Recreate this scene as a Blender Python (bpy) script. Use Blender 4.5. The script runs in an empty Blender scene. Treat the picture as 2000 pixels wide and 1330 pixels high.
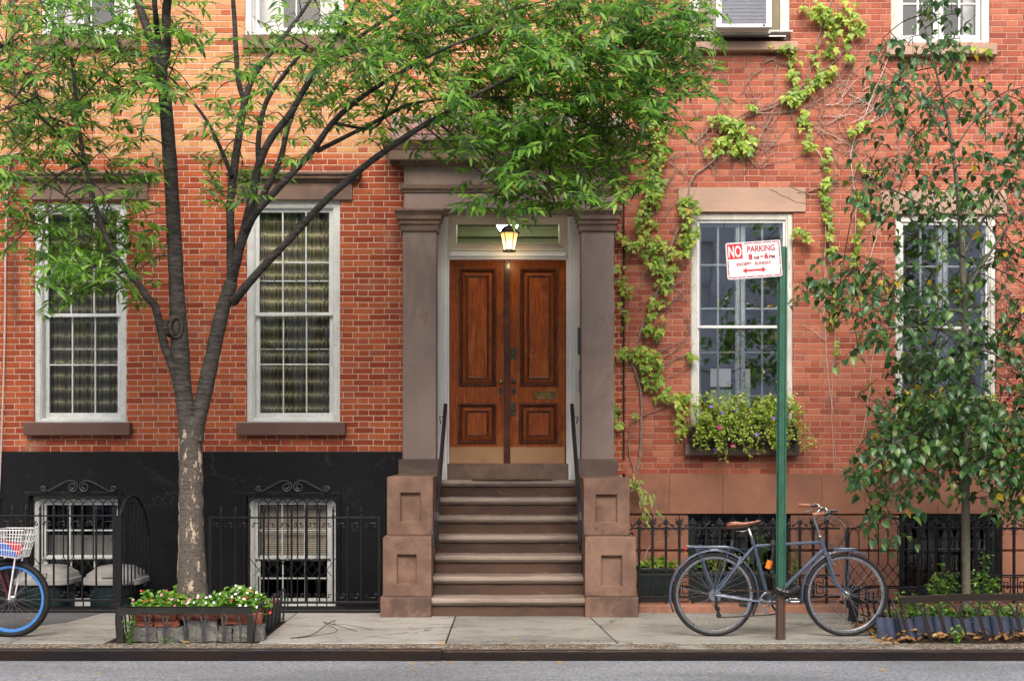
import bpy, bmesh, math, random
import numpy as np
from mathutils import Vector, Matrix
R = math.radians
SC = bpy.context.scene
COL = SC.collection
# ------------------------------------------------------------ camera, world, light
FOC, CAMY, EYE, VX, VY = 2600.0, -14.1, 1.6, 1000.0, 870.0
cam = bpy.data.cameras.new('camera'); camo = bpy.data.objects.new('camera', cam); COL.objects.link(camo)
camo.location = (0, CAMY, EYE); camo.rotation_euler = (R(90), 0, 0)
cam.lens = FOC / 2000 * 36; cam.sensor_width = 36; cam.shift_y = (VY - 665) / 2000; cam.clip_end = 500
SC.camera = camo
world = bpy.data.worlds.new('World'); SC.world = world; world.use_nodes = True
wt = world.node_tree; bg = wt.nodes['Background']
sky = wt.nodes.new('ShaderNodeTexSky'); sky.sky_type = 'NISHITA'; sky.sun_disc = False
SUN_EL, SUN_AZ = 43, 180      # elevation, compass azimuth of the sun (behind the camera)
sky.sun_elevation = R(SUN_EL); sky.sun_rotation = R(SUN_AZ); sky.dust_density = 6; sky.air_density = 1.0; sky.ozone_density = 1.0
wt.links.new(sky.outputs[0], bg.inputs[0]); bg.inputs[1].default_value = 0.145
sun = bpy.data.lights.new('sun', 'SUN'); sun.energy = 1.5; sun.angle = R(42); sun.color = (1, .95, .88)
suno = bpy.data.objects.new('sun', sun); COL.objects.link(suno)
sd = Vector((math.sin(R(SUN_AZ)) * math.cos(R(SUN_EL)), math.cos(R(SUN_AZ)) * math.cos(R(SUN_EL)), math.sin(R(SUN_EL))))
suno.rotation_euler = sd.to_track_quat('Z', 'Y').to_euler(); suno.location = (0, -20, 20)
SC.view_settings.view_transform = 'Standard'; SC.view_settings.look = 'None'; SC.view_settings.gamma = 1
SC.view_settings.exposure = 0.82
SC.render.engine = 'CYCLES'
SC.render.resolution_x = 1024; SC.render.resolution_y = 680

# ------------------------------------------------------------ geometry helpers
def S(y): return FOC / (y - CAMY)
def W(px, py, y):
    s = S(y); return Vector(((px - VX) / s, y, EYE + (VY - py) / s))
def X(px, y=0.0): return (px - VX) / S(y)
def Z(py, y=0.0): return EYE + (VY - py) / S(y)
RN = random.Random(7)

class MB:
    def __init__(s): s.v = []; s.f = []
    def add(s, vs, fs):
        n = len(s.v); s.v += [tuple(v) for v in vs]; s.f += [tuple(i + n for i in f) for f in fs]; return s
    def quad(s, a, b, c, d): return s.add([a, b, c, d], [(0, 1, 2, 3)])
    def box(s, x0, x1, y0, y1, z0, z1):
        return s.add([(x0,y0,z0),(x1,y0,z0),(x1,y1,z0),(x0,y1,z0),(x0,y0,z1),(x1,y0,z1),(x1,y1,z1),(x0,y1,z1)],
                     [(0,3,2,1),(4,5,6,7),(0,1,5,4),(1,2,6,5),(2,3,7,6),(3,0,4,7)])
    def bar(s, a, b, w, h=None, up=(0,0,1)):
        a = Vector(a); b = Vector(b); h = w if h is None else h
        d = (b - a).normalized(); u = Vector(up)
        if abs(d.dot(u)) > .98: u = Vector((0,1,0))
        sx = d.cross(u).normalized() * (w / 2); sy = sx.normalized().cross(d) * (h / 2)
        vs = [a-sx-sy, a+sx-sy, a+sx+sy, a-sx+sy, b-sx-sy, b+sx-sy, b+sx+sy, b-sx+sy]
        return s.add(vs, [(0,1,2,3),(4,7,6,5),(0,4,5,1),(1,5,6,2),(2,6,7,3),(3,7,4,0)])
    def tube(s, pts, r, n=8, closed=False, caps=True):
        pts = [Vector(p) for p in pts]; m = len(pts)
        rs = list(r) if isinstance(r, (list, tuple)) else [r] * m
        t0 = (pts[1] - pts[0]).normalized()
        u = t0.orthogonal().normalized(); base = len(s.v); prev = t0
        for i, p in enumerate(pts):
            if closed: t = (pts[(i+1) % m] - pts[i-1]).normalized()
            else: t = (pts[min(i+1, m-1)] - pts[max(i-1, 0)]).normalized()
            if t.length < .5: t = prev
            u = (prev.rotation_difference(t) @ u); u = (u - t * u.dot(t)).normalized(); w = t.cross(u); prev = t
            for k in range(n):
                a = 2 * math.pi * k / n
                s.v.append(tuple(p + (u * math.cos(a) + w * math.sin(a)) * rs[i]))
        for i in range(m if closed else m - 1):
            j = (i + 1) % m
            for k in range(n):
                l = (k + 1) % n
                s.f.append((base+i*n+k, base+i*n+l, base+j*n+l, base+j*n+k))
        if caps and not closed:
            s.f.append(tuple(base + k for k in reversed(range(n)))); s.f.append(tuple(base + (m-1)*n + k for k in range(n)))
        return s
    def lathe(s, prof, n=16, o=(0,0,0), ax='z', capped=True, ang=0):
        o = Vector(o); base = len(s.v); m = len(prof)
        for (r, h) in prof:
            for k in range(n):
                a = 2*math.pi*k/n + ang; c, q = r*math.cos(a), r*math.sin(a)
                s.v.append(tuple(o + (Vector((c,q,h)) if ax=='z' else Vector((c,h,q)) if ax=='y' else Vector((h,c,q)))))
        for i in range(m-1):
            for k in range(n):
                l = (k+1) % n; s.f.append((base+i*n+k, base+i*n+l, base+(i+1)*n+l, base+(i+1)*n+k))
        if capped:
            s.f.append(tuple(base+k for k in reversed(range(n)))); s.f.append(tuple(base+(m-1)*n+k for k in range(n)))
        return s
    def ball(s, c, r, n=8):
        c = Vector(c); rr = r if isinstance(r, (tuple, list)) else (r, r, r)
        prof = [(math.sin(math.pi*i/n), -math.cos(math.pi*i/n)) for i in range(n+1)]
        prof[0] = (.02, -1); prof[-1] = (.02, 1); b = len(s.v); s.lathe(prof, n+2)
        for i in range(b, len(s.v)):
            v = s.v[i]; s.v[i] = (c.x+v[0]*rr[0], c.y+v[1]*rr[1], c.z+v[2]*rr[2])
        return s
    def prism(s, poly, axis, a, b):
        # poly in the two other axes; axis 'x': (y,z), 'y': (x,z), 'z': (x,y)
        def mk(p, t): return {'x': (t,p[0],p[1]), 'y': (p[0],t,p[1]), 'z': (p[0],p[1],t)}[axis]
        n = len(poly); vs = [mk(p, a) for p in poly] + [mk(p, b) for p in poly]
        return s.add(vs, [tuple(range(n)), tuple(reversed(range(n, 2*n)))] + [(i, i+n, (i+1) % n + n, (i+1) % n) for i in range(n)])
    def build(s, name, mat, parent=None, smooth=False, bevel=0, loc=None, seg=2, recalc=True):
        L = Vector(loc) if loc is not None else Vector((0,0,0))
        P = Vector((0,0,0)) if parent is None else parent['_w'] if '_w' in parent else Vector((0,0,0))
        P = Vector(P)
        if parent is None: O = L
        elif loc is None: O = P
        else: O = L
        me = bpy.data.meshes.new(name)
        me.from_pydata([(v[0]-O.x, v[1]-O.y, v[2]-O.z) for v in s.v], [], s.f)
        if recalc:
            bm = bmesh.new(); bm.from_mesh(me); bmesh.ops.remove_doubles(bm, verts=bm.verts, dist=2e-5); bmesh.ops.recalc_face_normals(bm, faces=bm.faces); bm.to_mesh(me); bm.free()
        me.materials.append(mat)
        if smooth: me.polygons.foreach_set('use_smooth', [True]*len(me.polygons))
        ob = bpy.data.objects.new(name, me); COL.objects.link(ob)
        ob.location = O - P if parent is not None else O
        WP[ob.name] = O.copy()
        if parent is not None: ob.parent = parent
        if bevel:
            m = ob.modifiers.new('bevel', 'BEVEL'); m.width = bevel; m.segments = seg; m.limit_method = 'ANGLE'; m.angle_limit = R(40)
            m.harden_normals = False
        return ob
WP = {}
_b = MB.build
def _build(s, name, mat, parent=None, **k):
    # parent world position is tracked in WP (no rotations on parents at build time)
    P = WP.get(parent.name, Vector((0,0,0))) if parent is not None else Vector((0,0,0))
    loc = k.pop('loc', None); k2 = dict(k)
    O = Vector(loc) if loc is not None else P
    ob = _b(s, name, mat, None, loc=O, **k2)
    if parent is not None: ob.parent = parent; ob.location = O - P
    return ob
MB.build = _build
def tag(o, label=None, cat=None, group=None, kind=None):
    if label: o['label'] = label
    if cat: o['category'] = cat
    if group: o['group'] = group
    if kind: o['kind'] = kind
    return o
def thing(name, label, cat, loc=(0,0,0), group=None, kind=None):
    o = bpy.data.objects.new(name, None); COL.objects.link(o); o.location = loc; o.empty_display_size = .1
    WP[o.name] = Vector(loc)
    return tag(o, label, cat, group, kind)
def struct(o): o['kind'] = 'structure'; return o
def spline(pts, k=6):
    pts = [Vector(p) for p in pts]; out = []
    for i in range(len(pts)-1):
        p0 = pts[max(i-1,0)]; p1 = pts[i]; p2 = pts[i+1]; p3 = pts[min(i+2, len(pts)-1)]
        for j in range(k):
            t = j/k
            out.append(.5*((2*p1)+(p2-p0)*t+(2*p0-5*p1+4*p2-p3)*t*t+(3*p1-p0-3*p2+p3)*t**3))
    out.append(pts[-1]); return out
def wall_grid(mb, x0, x1, z0, z1, holes, y, depth=.2):
    xs = sorted({x0, x1, *[h[0] for h in holes], *[h[1] for h in holes]}); zs = sorted({z0, z1, *[h[2] for h in holes], *[h[3] for h in holes]})
    xs = [x for x in xs if x0 <= x <= x1]; zs = [z for z in zs if z0 <= z <= z1]
    for a, b in zip(xs, xs[1:]):
        for c, d in zip(zs, zs[1:]):
            cx, cz = (a+b)/2, (c+d)/2
            if any(h[0] < cx < h[1] and h[2] < cz < h[3] for h in holes): continue
            mb.quad((a,y,c),(b,y,c),(b,y,d),(a,y,d))
    for (a,b,c,d) in holes:
        e = y+depth
        mb.quad((a,y,c),(a,y,d),(a,e,d),(a,e,c)); mb.quad((b,y,c),(b,e,c),(b,e,d),(b,y,d))
        if d < z1: mb.quad((a,y,d),(b,y,d),(b,e,d),(a,e,d))
        if c > z0: mb.quad((a,y,c),(a,e,c),(b,e,c),(b,y,c))
    return mb
def rings(mb, x0, x1, z0, z1, prof, fill=True):
    # concentric rectangles; prof = [(inset, y)...]
    R_ = [[(x0+i,y,z0+i),(x1-i,y,z0+i),(x1-i,y,z1-i),(x0+i,y,z1-i)] for i, y in prof]
    for a, b in zip(R_, R_[1:]):
        for k in range(4):
            l = (k+1) % 4; mb.quad(a[k], a[l], b[l], b[k])
    if fill: mb.quad(*R_[-1])
    return mb
def cornice(mb, x0, x1, yw, prof, dp=0.0):
    # moulding with mitred returns on three sides; prof = [(projection, z)...]
    def ring(p, z): return [(x0-p, yw, z), (x0-p, yw-dp-p, z), (x1+p, yw-dp-p, z), (x1+p, yw, z)]
    L = [ring(p, z) for p, z in prof]
    for a, b in zip(L, L[1:]):
        for k in range(3): mb.quad(a[k], a[k+1], b[k+1], b[k])
    mb.quad(*L[0]); mb.quad(*L[-1]); return mb
def frame(mb, x0, x1, z0, z1, w, y0, y1, wb=None, wt=None):
    wb = w if wb is None else wb; wt = w if wt is None else wt
    mb.box(x0, x0+w, y0, y1, z0, z1); mb.box(x1-w, x1, y0, y1, z0, z1)
    mb.box(x0+w, x1-w, y0, y1, z0, z0+wb); mb.box(x0+w, x1-w, y0, y1, z1-wt, z1); return mb

# ------------------------------------------------------------ materials
def newmat(name):
    m = bpy.data.materials.new(name); m.use_nodes = True; nt = m.node_tree; nt.nodes.clear()
    out = nt.nodes.new('ShaderNodeOutputMaterial'); return m, nt, out
class NT:
    def __init__(s, nt): s.t = nt
    def n(s, typ, ins=None, out=0, **pr):
        nd = s.t.nodes.new('ShaderNode' + typ)
        for k, v in pr.items(): setattr(nd, k, v)
        for k, v in (ins or {}).items():
            if isinstance(v, bpy.types.NodeSocket): s.t.links.new(v, nd.inputs[k])
            elif v is not None:
                sk = nd.inputs[k]
                try: sk.default_value = v
                except Exception: sk.default_value = (*v, 1)
        return nd.outputs[out] if out is not None else nd
    def m(s, op, a, b=None, c=None):
        d = {0: a}
        if b is not None: d[1] = b
        if c is not None: d[2] = c
        return s.n('Math', d, operation=op)
    def mix(s, f, a, b, bt='MIX'):
        nd = s.t.nodes.new('ShaderNodeMix'); nd.data_type = 'RGBA'; nd.blend_type = bt; nd.clamp_factor = True
        for i, v in ((0, f), (6, a), (7, b)):
            if isinstance(v, bpy.types.NodeSocket): s.t.links.new(v, nd.inputs[i])
            else: nd.inputs[i].default_value = v if i == 0 or len(v) == 4 else (*v, 1)
        return nd.outputs[2]
    def ramp(s, f, stops, interp='LINEAR'):
        nd = s.t.nodes.new('ShaderNodeValToRGB'); nd.color_ramp.interpolation = interp
        s.t.links.new(f, nd.inputs[0]); e = nd.color_ramp.elements
        while len(e) < len(stops): e.new(.5)
        for i, (p, c) in enumerate(stops):
            e[i].position = p; e[i].color = (*c, 1) if hasattr(c, '__len__') else (c, c, c, 1)
        return nd.outputs[0]
    def ss(s, f, a, b, x=0., y=1.):
        nd = s.t.nodes.new('ShaderNodeMapRange'); nd.interpolation_type = 'SMOOTHSTEP'
        for i, v in ((0, f), (1, a), (2, b), (3, x), (4, y)):
            if isinstance(v, bpy.types.NodeSocket): s.t.links.new(v, nd.inputs[i])
            else: nd.inputs[i].default_value = v
        return nd.outputs[0]
    def noise(s, vec, sc, det=4, rough=.55, out=0, dist=0):
        return s.n('TexNoise', {'Vector': vec, 'Scale': sc, 'Detail': det, 'Roughness': rough, 'Distortion': dist}, out=out)
    def obj(s, scale=None, rnd=False):
        o = s.n('TexCoord', out=3)
        if rnd:
            r = s.n('ObjectInfo', out=5); o = s.n('VectorMath', {0: o, 1: s.n('CombineXYZ', {0: s.m('MULTIPLY', r, 37.), 1: s.m('MULTIPLY', r, 71.), 2: s.m('MULTIPLY', r, 13.)})}, operation='ADD')
        if scale: o = s.n('Mapping', {0: o, 3: scale})
        return o
    def bump(s, h, st=.3, dist=.01, nrm=None):
        d = {'Height': h, 'Strength': st, 'Distance': dist}
        if nrm: d['Normal'] = nrm
        return s.n('Bump', d)
    def bsdf(s, col, rough=.6, metal=0., nrm=None, spec=.5, coat=0., **kw):
        d = {'Base Color': col, 'Roughness': rough, 'Metallic': metal, 'Specular IOR Level': spec, 'Coat Weight': coat}
        if nrm: d['Normal'] = nrm
        d.update(kw)
        return s.n('BsdfPrincipled', d)
def fin(nt, out, sh): nt.links.new(sh, out.inputs[0])

def mat_gen(name, c1, c2=None, rough=.6, sc=6., metal=0., bump=.15, bsc=60., spec=.5, coat=0., c3=None, rnd=True, bd=.004, var=.15, lo=.35, hi=.65, stretch=None, crack=None, blot=None):
    m, nt, out = newmat(name); N = NT(nt); o = N.obj(stretch, rnd)
    c2 = c2 or tuple(v*(1-var) for v in c1)
    f = N.ss(N.noise(o, sc, 6, .6), lo, hi); col = N.mix(f, c1, c2)
    if c3: col = N.mix(N.ss(N.noise(o, sc*2.7, 6, .65), .6, .72), col, c3)
    fine = N.noise(o, bsc, 5, .6)
    if blot:
        for sc_, c_, a_, b_ in blot: col = N.mix(N.ss(N.noise(o, sc_, 6, .7, dist=.5), a_, a_+.10, 0., b_), col, c_)
    if crack:
        dv = N.n('VectorMath', {0: o, 1: N.n('VectorMath', {0: N.noise(o, 3, 4, .7, out=1), 3: .35}, operation='SCALE')}, operation='ADD')
        ce = N.n('TexVoronoi', {'Vector': dv, 'Scale': crack[0]}, out=0, feature='DISTANCE_TO_EDGE'); cf = N.m('MULTIPLY', N.ss(ce, .0, .012, 1., 0.), N.ss(N.noise(o, 1.3, 2), .5, .6)); col = N.mix(N.m('MULTIPLY', cf, crack[2]), col, crack[1])
    col = N.mix(.25, col, N.ramp(fine, [(.3, .5), (.7, 1)]), 'MULTIPLY')
    nr = N.bump(fine, bump, bd); r = N.ss(fine, .3, .7, rough*.85, min(1, rough*1.15))
    fin(nt, out, N.bsdf(col, r, metal, nr, spec, coat)); return m

def mat_brick(name, stops, mortar, P, H, ox, oz, top=None, mw=.0082, stain=None, mvar=.3):
    m, nt, out = newmat(name); N = NT(nt); o = N.obj()
    nd = N.n('SeparateXYZ', {0: o}, out=None); x0, y0, z0 = nd.outputs
    w1 = N.m('MULTIPLY', N.m('SUBTRACT', N.noise(o, 2.3, 2), .5), .016)
    w2 = N.m('MULTIPLY', N.m('SUBTRACT', N.noise(o, 9.1, 2), .5), .012)
    w3 = N.m('MULTIPLY', N.m('SUBTRACT', N.noise(o, 45, 2), .5), .006)
    u = N.m('ADD', N.m('ADD', N.m('ADD', x0, y0), -ox), N.m('ADD', w2, w3)); v = N.m('ADD', N.m('ADD', z0, -oz), N.m('ADD', w1, w3))
    vr = N.m('DIVIDE', v, H); row = N.m('FLOOR', vr); fz = N.m('FRACT', vr)
    # per-row slip
    rw = N.n('TexWhiteNoise', {1: row}, noise_dimensions='1D')
    uu = N.m('ADD', N.m('ADD', N.m('DIVIDE', u, P), N.m('MULTIPLY', N.m('FLOORED_MODULO', row, 2.), .5)), N.m('MULTIPLY', rw, .05))
    cell = N.m('FLOOR', uu); fu = N.m('FRACT', uu); hs = N.m('GREATER_THAN', fu, .66)
    du = N.m('MULTIPLY', N.m('MINIMUM', N.m('MINIMUM', fu, N.m('SUBTRACT', 1., fu)), N.m('ABSOLUTE', N.m('SUBTRACT', fu, .66))), P)
    dz = N.m('MULTIPLY', N.m('MINIMUM', fz, N.m('SUBTRACT', 1., fz)), H); d = N.m('MINIMUM', du, dz)
    mk = N.ss(d, mw*.5-.0012, mw*.5+.0016)
    idv = N.n('CombineXYZ', {0: row, 1: N.m('ADD', N.m('MULTIPLY', cell, 2.), hs), 2: 3.7})
    wn = N.n('TexWhiteNoise', {0: idv}, out=None); rv = wn.outputs[0]
    c = N.ramp(rv, stops)
    wn2 = N.n('TexWhiteNoise', {0: N.n('VectorMath', {0: idv, 1: (5.1, 2.2, 9.)}, operation='ADD')})
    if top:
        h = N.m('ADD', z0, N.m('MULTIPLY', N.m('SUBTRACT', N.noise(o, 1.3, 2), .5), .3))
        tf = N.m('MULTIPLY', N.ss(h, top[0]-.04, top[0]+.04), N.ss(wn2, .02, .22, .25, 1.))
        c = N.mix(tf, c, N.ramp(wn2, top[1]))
    # inside-brick mottling and big soft grime patches
    c = N.mix(.55, c, N.ramp(N.noise(o, 38, 5, .65), [(.3, .62), (.62, 1.0)]), 'MULTIPLY')
    c = N.mix(N.m('MULTIPLY', N.ss(N.noise(o, 26, 3), .62, .75), .5), c, N.mix(.5, c, (.04,.02,.018)))
    c = N.mix(N.ss(N.noise(o, .9, 5, .6), .45, .75, 0., .30), c, N.mix(.6, c, (.10,.045,.035)))
    mo = N.mix(N.ss(N.noise(o, 1.7, 5), .35, .7), mortar, tuple(q*(1-mvar) for q in mortar))
    mo = N.mix(N.ss(N.noise(o, 90, 3), .45, .8, 0., .5), mo, tuple(q*.5 for q in mortar))
    col = N.mix(mk, mo, c)
    if stain:
        sx = N.m('ABSOLUTE', N.m('SUBTRACT', x0, stain[0])); sf = N.m('MULTIPLY', N.ss(N.m('ADD', sx, N.m('MULTIPLY', N.noise(o, 5, 3), .2)), .07, .24, 1., 0.), N.ss(z0, 2.2, 3.3))
        col = N.mix(N.m('MULTIPLY', sf, .6), col, (.03,.02,.02))
    stk = N.noise(N.obj((6,1,.35)), 1.0, 5, .7); col = N.mix(N.ss(stk, .52, .78, 0., .30), col, (.075,.04,.032)); col = N.mix(N.ss(N.noise(o, 1.1, 4, .6), .58, .8, 0., .22), col, (.62,.47,.38))
    hgt = N.m('ADD', N.m('ADD', N.ss(d, .0, .009), N.m('MULTIPLY', rv, .45)), N.m('MULTIPLY', N.noise(o, 120, 4), .35))
    fin(nt, out, N.bsdf(col, .88, 0, N.bump(hgt, .7, .006), .12)); return m

M = {}
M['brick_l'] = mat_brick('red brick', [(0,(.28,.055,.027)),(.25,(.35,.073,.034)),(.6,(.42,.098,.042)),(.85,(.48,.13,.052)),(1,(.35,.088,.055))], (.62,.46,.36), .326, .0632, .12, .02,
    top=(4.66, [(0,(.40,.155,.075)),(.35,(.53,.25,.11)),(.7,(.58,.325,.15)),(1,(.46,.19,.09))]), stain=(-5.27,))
M['brick_r'] = mat_brick('repointed brick', [(0,(.26,.075,.052)),(.3,(.36,.10,.064)),(.6,(.43,.135,.085)),(.85,(.48,.175,.11)),(1,(.32,.105,.08))], (.52,.34,.25), .322, .0632, .05, .03, mw=.0062)
M['stone'] = mat_gen('brownstone', (.25,.155,.115), (.15,.09,.068), .85, 3.2, 0, .5, 140, .2, c3=(.095,.07,.062), bd=.006, crack=(1.4,(.06,.04,.035),.6), blot=[(1.3,(.07,.052,.047),.52,.65),(9,(.30,.22,.18),.66,.5)])
M['stone_pil'] = mat_gen('grey brown painted stone', (.34,.25,.215), (.26,.20,.18), .8, 2.2, 0, .35, 160, .25, c3=(.29,.18,.14), bd=.005, stretch=(1,1,.5), blot=[(1.1,(.20,.145,.125),.5,.45),(12,(.36,.30,.27),.68,.5)])
M['stone_step'] = mat_gen('worn brownstone', (.24,.17,.135), (.125,.085,.068), .7, 2.6, 0, .45, 130, .35, c3=(.11,.085,.075), bd=.006, stretch=(.4,1,1), blot=[(1.4,(.075,.055,.05),.5,.7)])
M['stone_base'] = mat_gen('orange brown stucco', (.36,.165,.105), (.26,.125,.085), .9, 1.6, 0, .4, 170, .2, c3=(.21,.12,.09), bd=.004, crack=(.8,(.12,.07,.055),.7), blot=[(.9,(.17,.095,.075),.5,.6),(.7,(.42,.23,.17),.6,.4)])
M['stone_lint'] = mat_gen('pale stone', (.46,.31,.235), (.38,.26,.20), .85, 3., 0, .3, 150, .25, bd=.003, stretch=(.4,1,1.6))
M['stone_corn'] = mat_gen('dark brown painted stone', (.23,.15,.115), (.15,.10,.08), .75, 4., 0, .5, 80, .3, c3=(.24,.17,.14), bd=.005)
M['attic'] = mat_gen('weathered pink grey stone', (.38,.24,.23), (.30,.27,.27), .9, 3.5, 0, .6, 60, .2, c3=(.16,.13,.13), bd=.006)
M['sill'] = mat_gen('flaking brown paint', (.135,.072,.055), (.115,.062,.05), .6, 5., 0, .8, 22, .4, bd=.008, stretch=(.5,1,1))
M['white'] = mat_gen('white paint', (.72,.74,.74), (.60,.62,.61), .5, 5., 0, .3, 45, .4, c3=(.42,.42,.40), bd=.004)
M['cream'] = mat_gen('cream paint', (.66,.60,.50), (.60,.53,.43), .5, 2., 0, .1, 60, .4)
M['tread'] = mat_gen('worn pale stone tread', (.33,.265,.225), (.22,.17,.14), .7, 4., 0, .45, 120, .35, c3=(.16,.125,.11), bd=.006, stretch=(.3,1,1), blot=[(2,(.14,.10,.09),.55,.6)])  # treads paler than the risers under them
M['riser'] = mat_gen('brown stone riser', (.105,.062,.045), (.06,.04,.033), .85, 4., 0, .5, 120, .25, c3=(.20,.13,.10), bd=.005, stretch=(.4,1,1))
M['jamb'] = mat_gen('white door frame paint', (.84,.85,.83), (.78,.78,.76), .45, 2., 0, .1, 60, .4)
M['white_old'] = mat_gen('weathered white wood', (.68,.68,.64), (.52,.50,.45), .7, 7., 0, .6, 40, .3, c3=(.22,.18,.14), stretch=(1,1,.25), bd=.006)
M['alu'] = mat_gen('white aluminium', (.76,.77,.78), (.70,.71,.72), .35, 3., 0, .05, 60, .5)
M['black'] = mat_gen('black stucco paint', (.007,.0075,.0095), (.0045,.0045,.006), .5, 2.5, 0, .35, 22, .2, c3=(.02,.021,.025), bd=.008, lo=.4, hi=.7, crack=(1.6,(.05,.053,.06),.5), blot=[(1.2,(.03,.03,.034),.58,.6),(7,(.045,.045,.05),.70,.6)])
M['iron'] = mat_gen('black painted iron', (.011,.0115,.013), (.007,.007,.008), .42, 30., 0, .4, 120, .35, c3=(.022,.02,.019))
M['iron_l'] = mat_gen('brightened grey iron', (.10,.105,.115), (.05,.052,.058), .4, 30., .3, .3, 120, .5)  # lighter than the black iron: light on scrolls and hoops put into the colour
M['iron_b'] = mat_gen('blue black iron', (.015,.017,.023), (.010,.011,.014), .32, 30., 0, .3, 120, .5)
M['iron_rust'] = mat_gen('rusty iron', (.032,.028,.026), (.04,.028,.022), .5, 14., .3, .5, 120, .4, c3=(.085,.045,.03))
M['guard_paint'] = mat_gen('dark green iron', (.03,.033,.028), (.022,.022,.02), .35, 14., .2, .3, 120, .5)
M['green_dk'] = mat_gen('dark green paint', (.012,.028,.028), (.008,.018,.018), .4, 5., 0, .1, 60, .5)
M['dark'] = mat_gen('dark interior', (.035,.03,.026), (.02,.018,.016), .9, 2., 0, 0, 30, .1)
M['dark_r'] = mat_gen('grey interior', (.10,.105,.11), (.07,.075,.08), .9, 1., 0, 0, 30, .1)
M['vest'] = mat_gen('green vestibule paint', (.26,.29,.14), (.22,.25,.12), .6, 1., 0, 0, 30, .3)
M['brass'] = mat_gen('aged brass', (.32,.22,.08), (.16,.12,.06), .38, 30., 1., .2, 90, .5)
M['bronze'] = mat_gen('tarnished bronze', (.14,.11,.075), (.08,.075,.06), .45, 30., .9, .3, 90, .5)
M['lampmetal'] = mat_gen('bronze black lamp metal', (.03,.022,.014), (.018,.014,.01), .45, 20., .5, .2, 90, .5)
M['pipe'] = mat_gen('pale cable', (.62,.52,.46), None, .6, 8.)
M['duct'] = mat_gen('black cable', (.015,.013,.013), None, .6, 8.)
M['screw'] = mat_gen('steel', (.45,.45,.46), None, .35, 8., 1.)

def mat_curtain():
    m, nt, out = newmat('patterned curtain'); N = NT(nt); nd = N.n('SeparateXYZ', {0: N.obj(None, True)}, out=None); x, y, z = nd.outputs
    th = N.m('FLOOR', N.m('DIVIDE', x, .0065)); wn = N.n('TexWhiteNoise', {1: th}, noise_dimensions='1D')
    th2 = N.m('FLOOR', N.m('DIVIDE', x, .031)); wn2 = N.n('TexWhiteNoise', {1: th2}, noise_dimensions='1D')
    off = N.m('MULTIPLY', N.m('SUBTRACT', wn, .5), .03)
    f = N.m('FRACT', N.m('DIVIDE', N.m('ADD', z, off), .143)); b = N.m('ABSOLUTE', N.m('SUBTRACT', f, .5))
    band = N.m('ADD', N.ss(b, .0, .10, .8, 0.), N.ss(b, .05, .42, .32, 0.))
    col = N.mix(N.m('MULTIPLY', band, N.m('ADD', N.m('MULTIPLY', wn, .5), .55)), (.07,.064,.044), (.82,.78,.50))
    col = N.mix(N.ss(wn, .72, 1., 0., .4), col, (.42,.37,.24)); col = N.mix(N.ss(wn2, .4, 1., 0., .5), col, (.03,.028,.022))
    fin(nt, out, N.bsdf(col, .9, 0, None, .1)); return m
M['curtain'] = mat_curtain()
def mat_glass(name, tint=(1,1,1), refl=.10, rough=.02, wav=.25):
    m, nt, out = newmat(name); N = NT(nt)
    lw = N.n('LayerWeight', {0: .35}, out=0); f = N.m('ADD', N.m('MULTIPLY', lw, .75), refl)
    b = N.bump(N.noise(N.obj(None, True), 1.6, 2), wav, .02)
    g = N.n('BsdfGlossy', {'Color': (.95,.98,1,1), 'Roughness': rough, 'Normal': b}); t = N.n('BsdfTransparent', {0: (*tint, 1)})
    mx = N.n('MixShader', {0: f, 1: t, 2: g}); fin(nt, out, mx); return m
M['glass'] = mat_glass('window glass', refl=.05)
M['glass_r'] = mat_glass('reflective window glass', (.92,.97,1.), .42)
def mat_door():
    m, nt, out = newmat('varnished door wood'); N = NT(nt); o = N.obj((1,1,.09), True)
    g = N.noise(o, 60, 5, .6, dist=.6); big = N.noise(N.obj(None, True), 3.2, 5, .6)
    col = N.ramp(g, [(.3,(.17,.032,.004)),(.5,(.29,.062,.007)),(.7,(.43,.11,.013))])
    col = N.mix(N.ss(big, .5, .75, 0., .75), col, (.075,.018,.006)); col = N.mix(N.ss(N.noise(N.obj(None, True), 5, 4), .56, .75, 0., .6), col, (.42,.155,.036))
    knot = N.ss(N.n('TexVoronoi', {'Vector': N.obj((1,1,.6), True), 'Scale': 5.}, out=0), .03, .1, .8, 0.)
    col = N.mix(knot, col, (.06,.018,.007))
    fin(nt, out, N.bsdf(col, N.ss(g, .3, .7, .30, .42), 0, N.bump(g, .12, .003), .35, .12, **{'Coat Roughness': .22})); return m
M['door'] = mat_door()
M['moulding'] = mat_gen('dark varnished moulding', (.135,.034,.009), (.065,.016,.006), .32, 9., 0, .15, 60, .5, .35, c3=(.25,.075,.018))
def mat_emit(name, col, st):
    m, nt, out = newmat(name); N = NT(nt); fin(nt, out, N.n('Emission', {0: (*col,1), 1: st})); return m
M['copper'] = mat_gen('polished copper brass', (.80,.44,.22), (.66,.36,.17), .2, 3., .55, .12, 5., .5, bd=.02)
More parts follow.
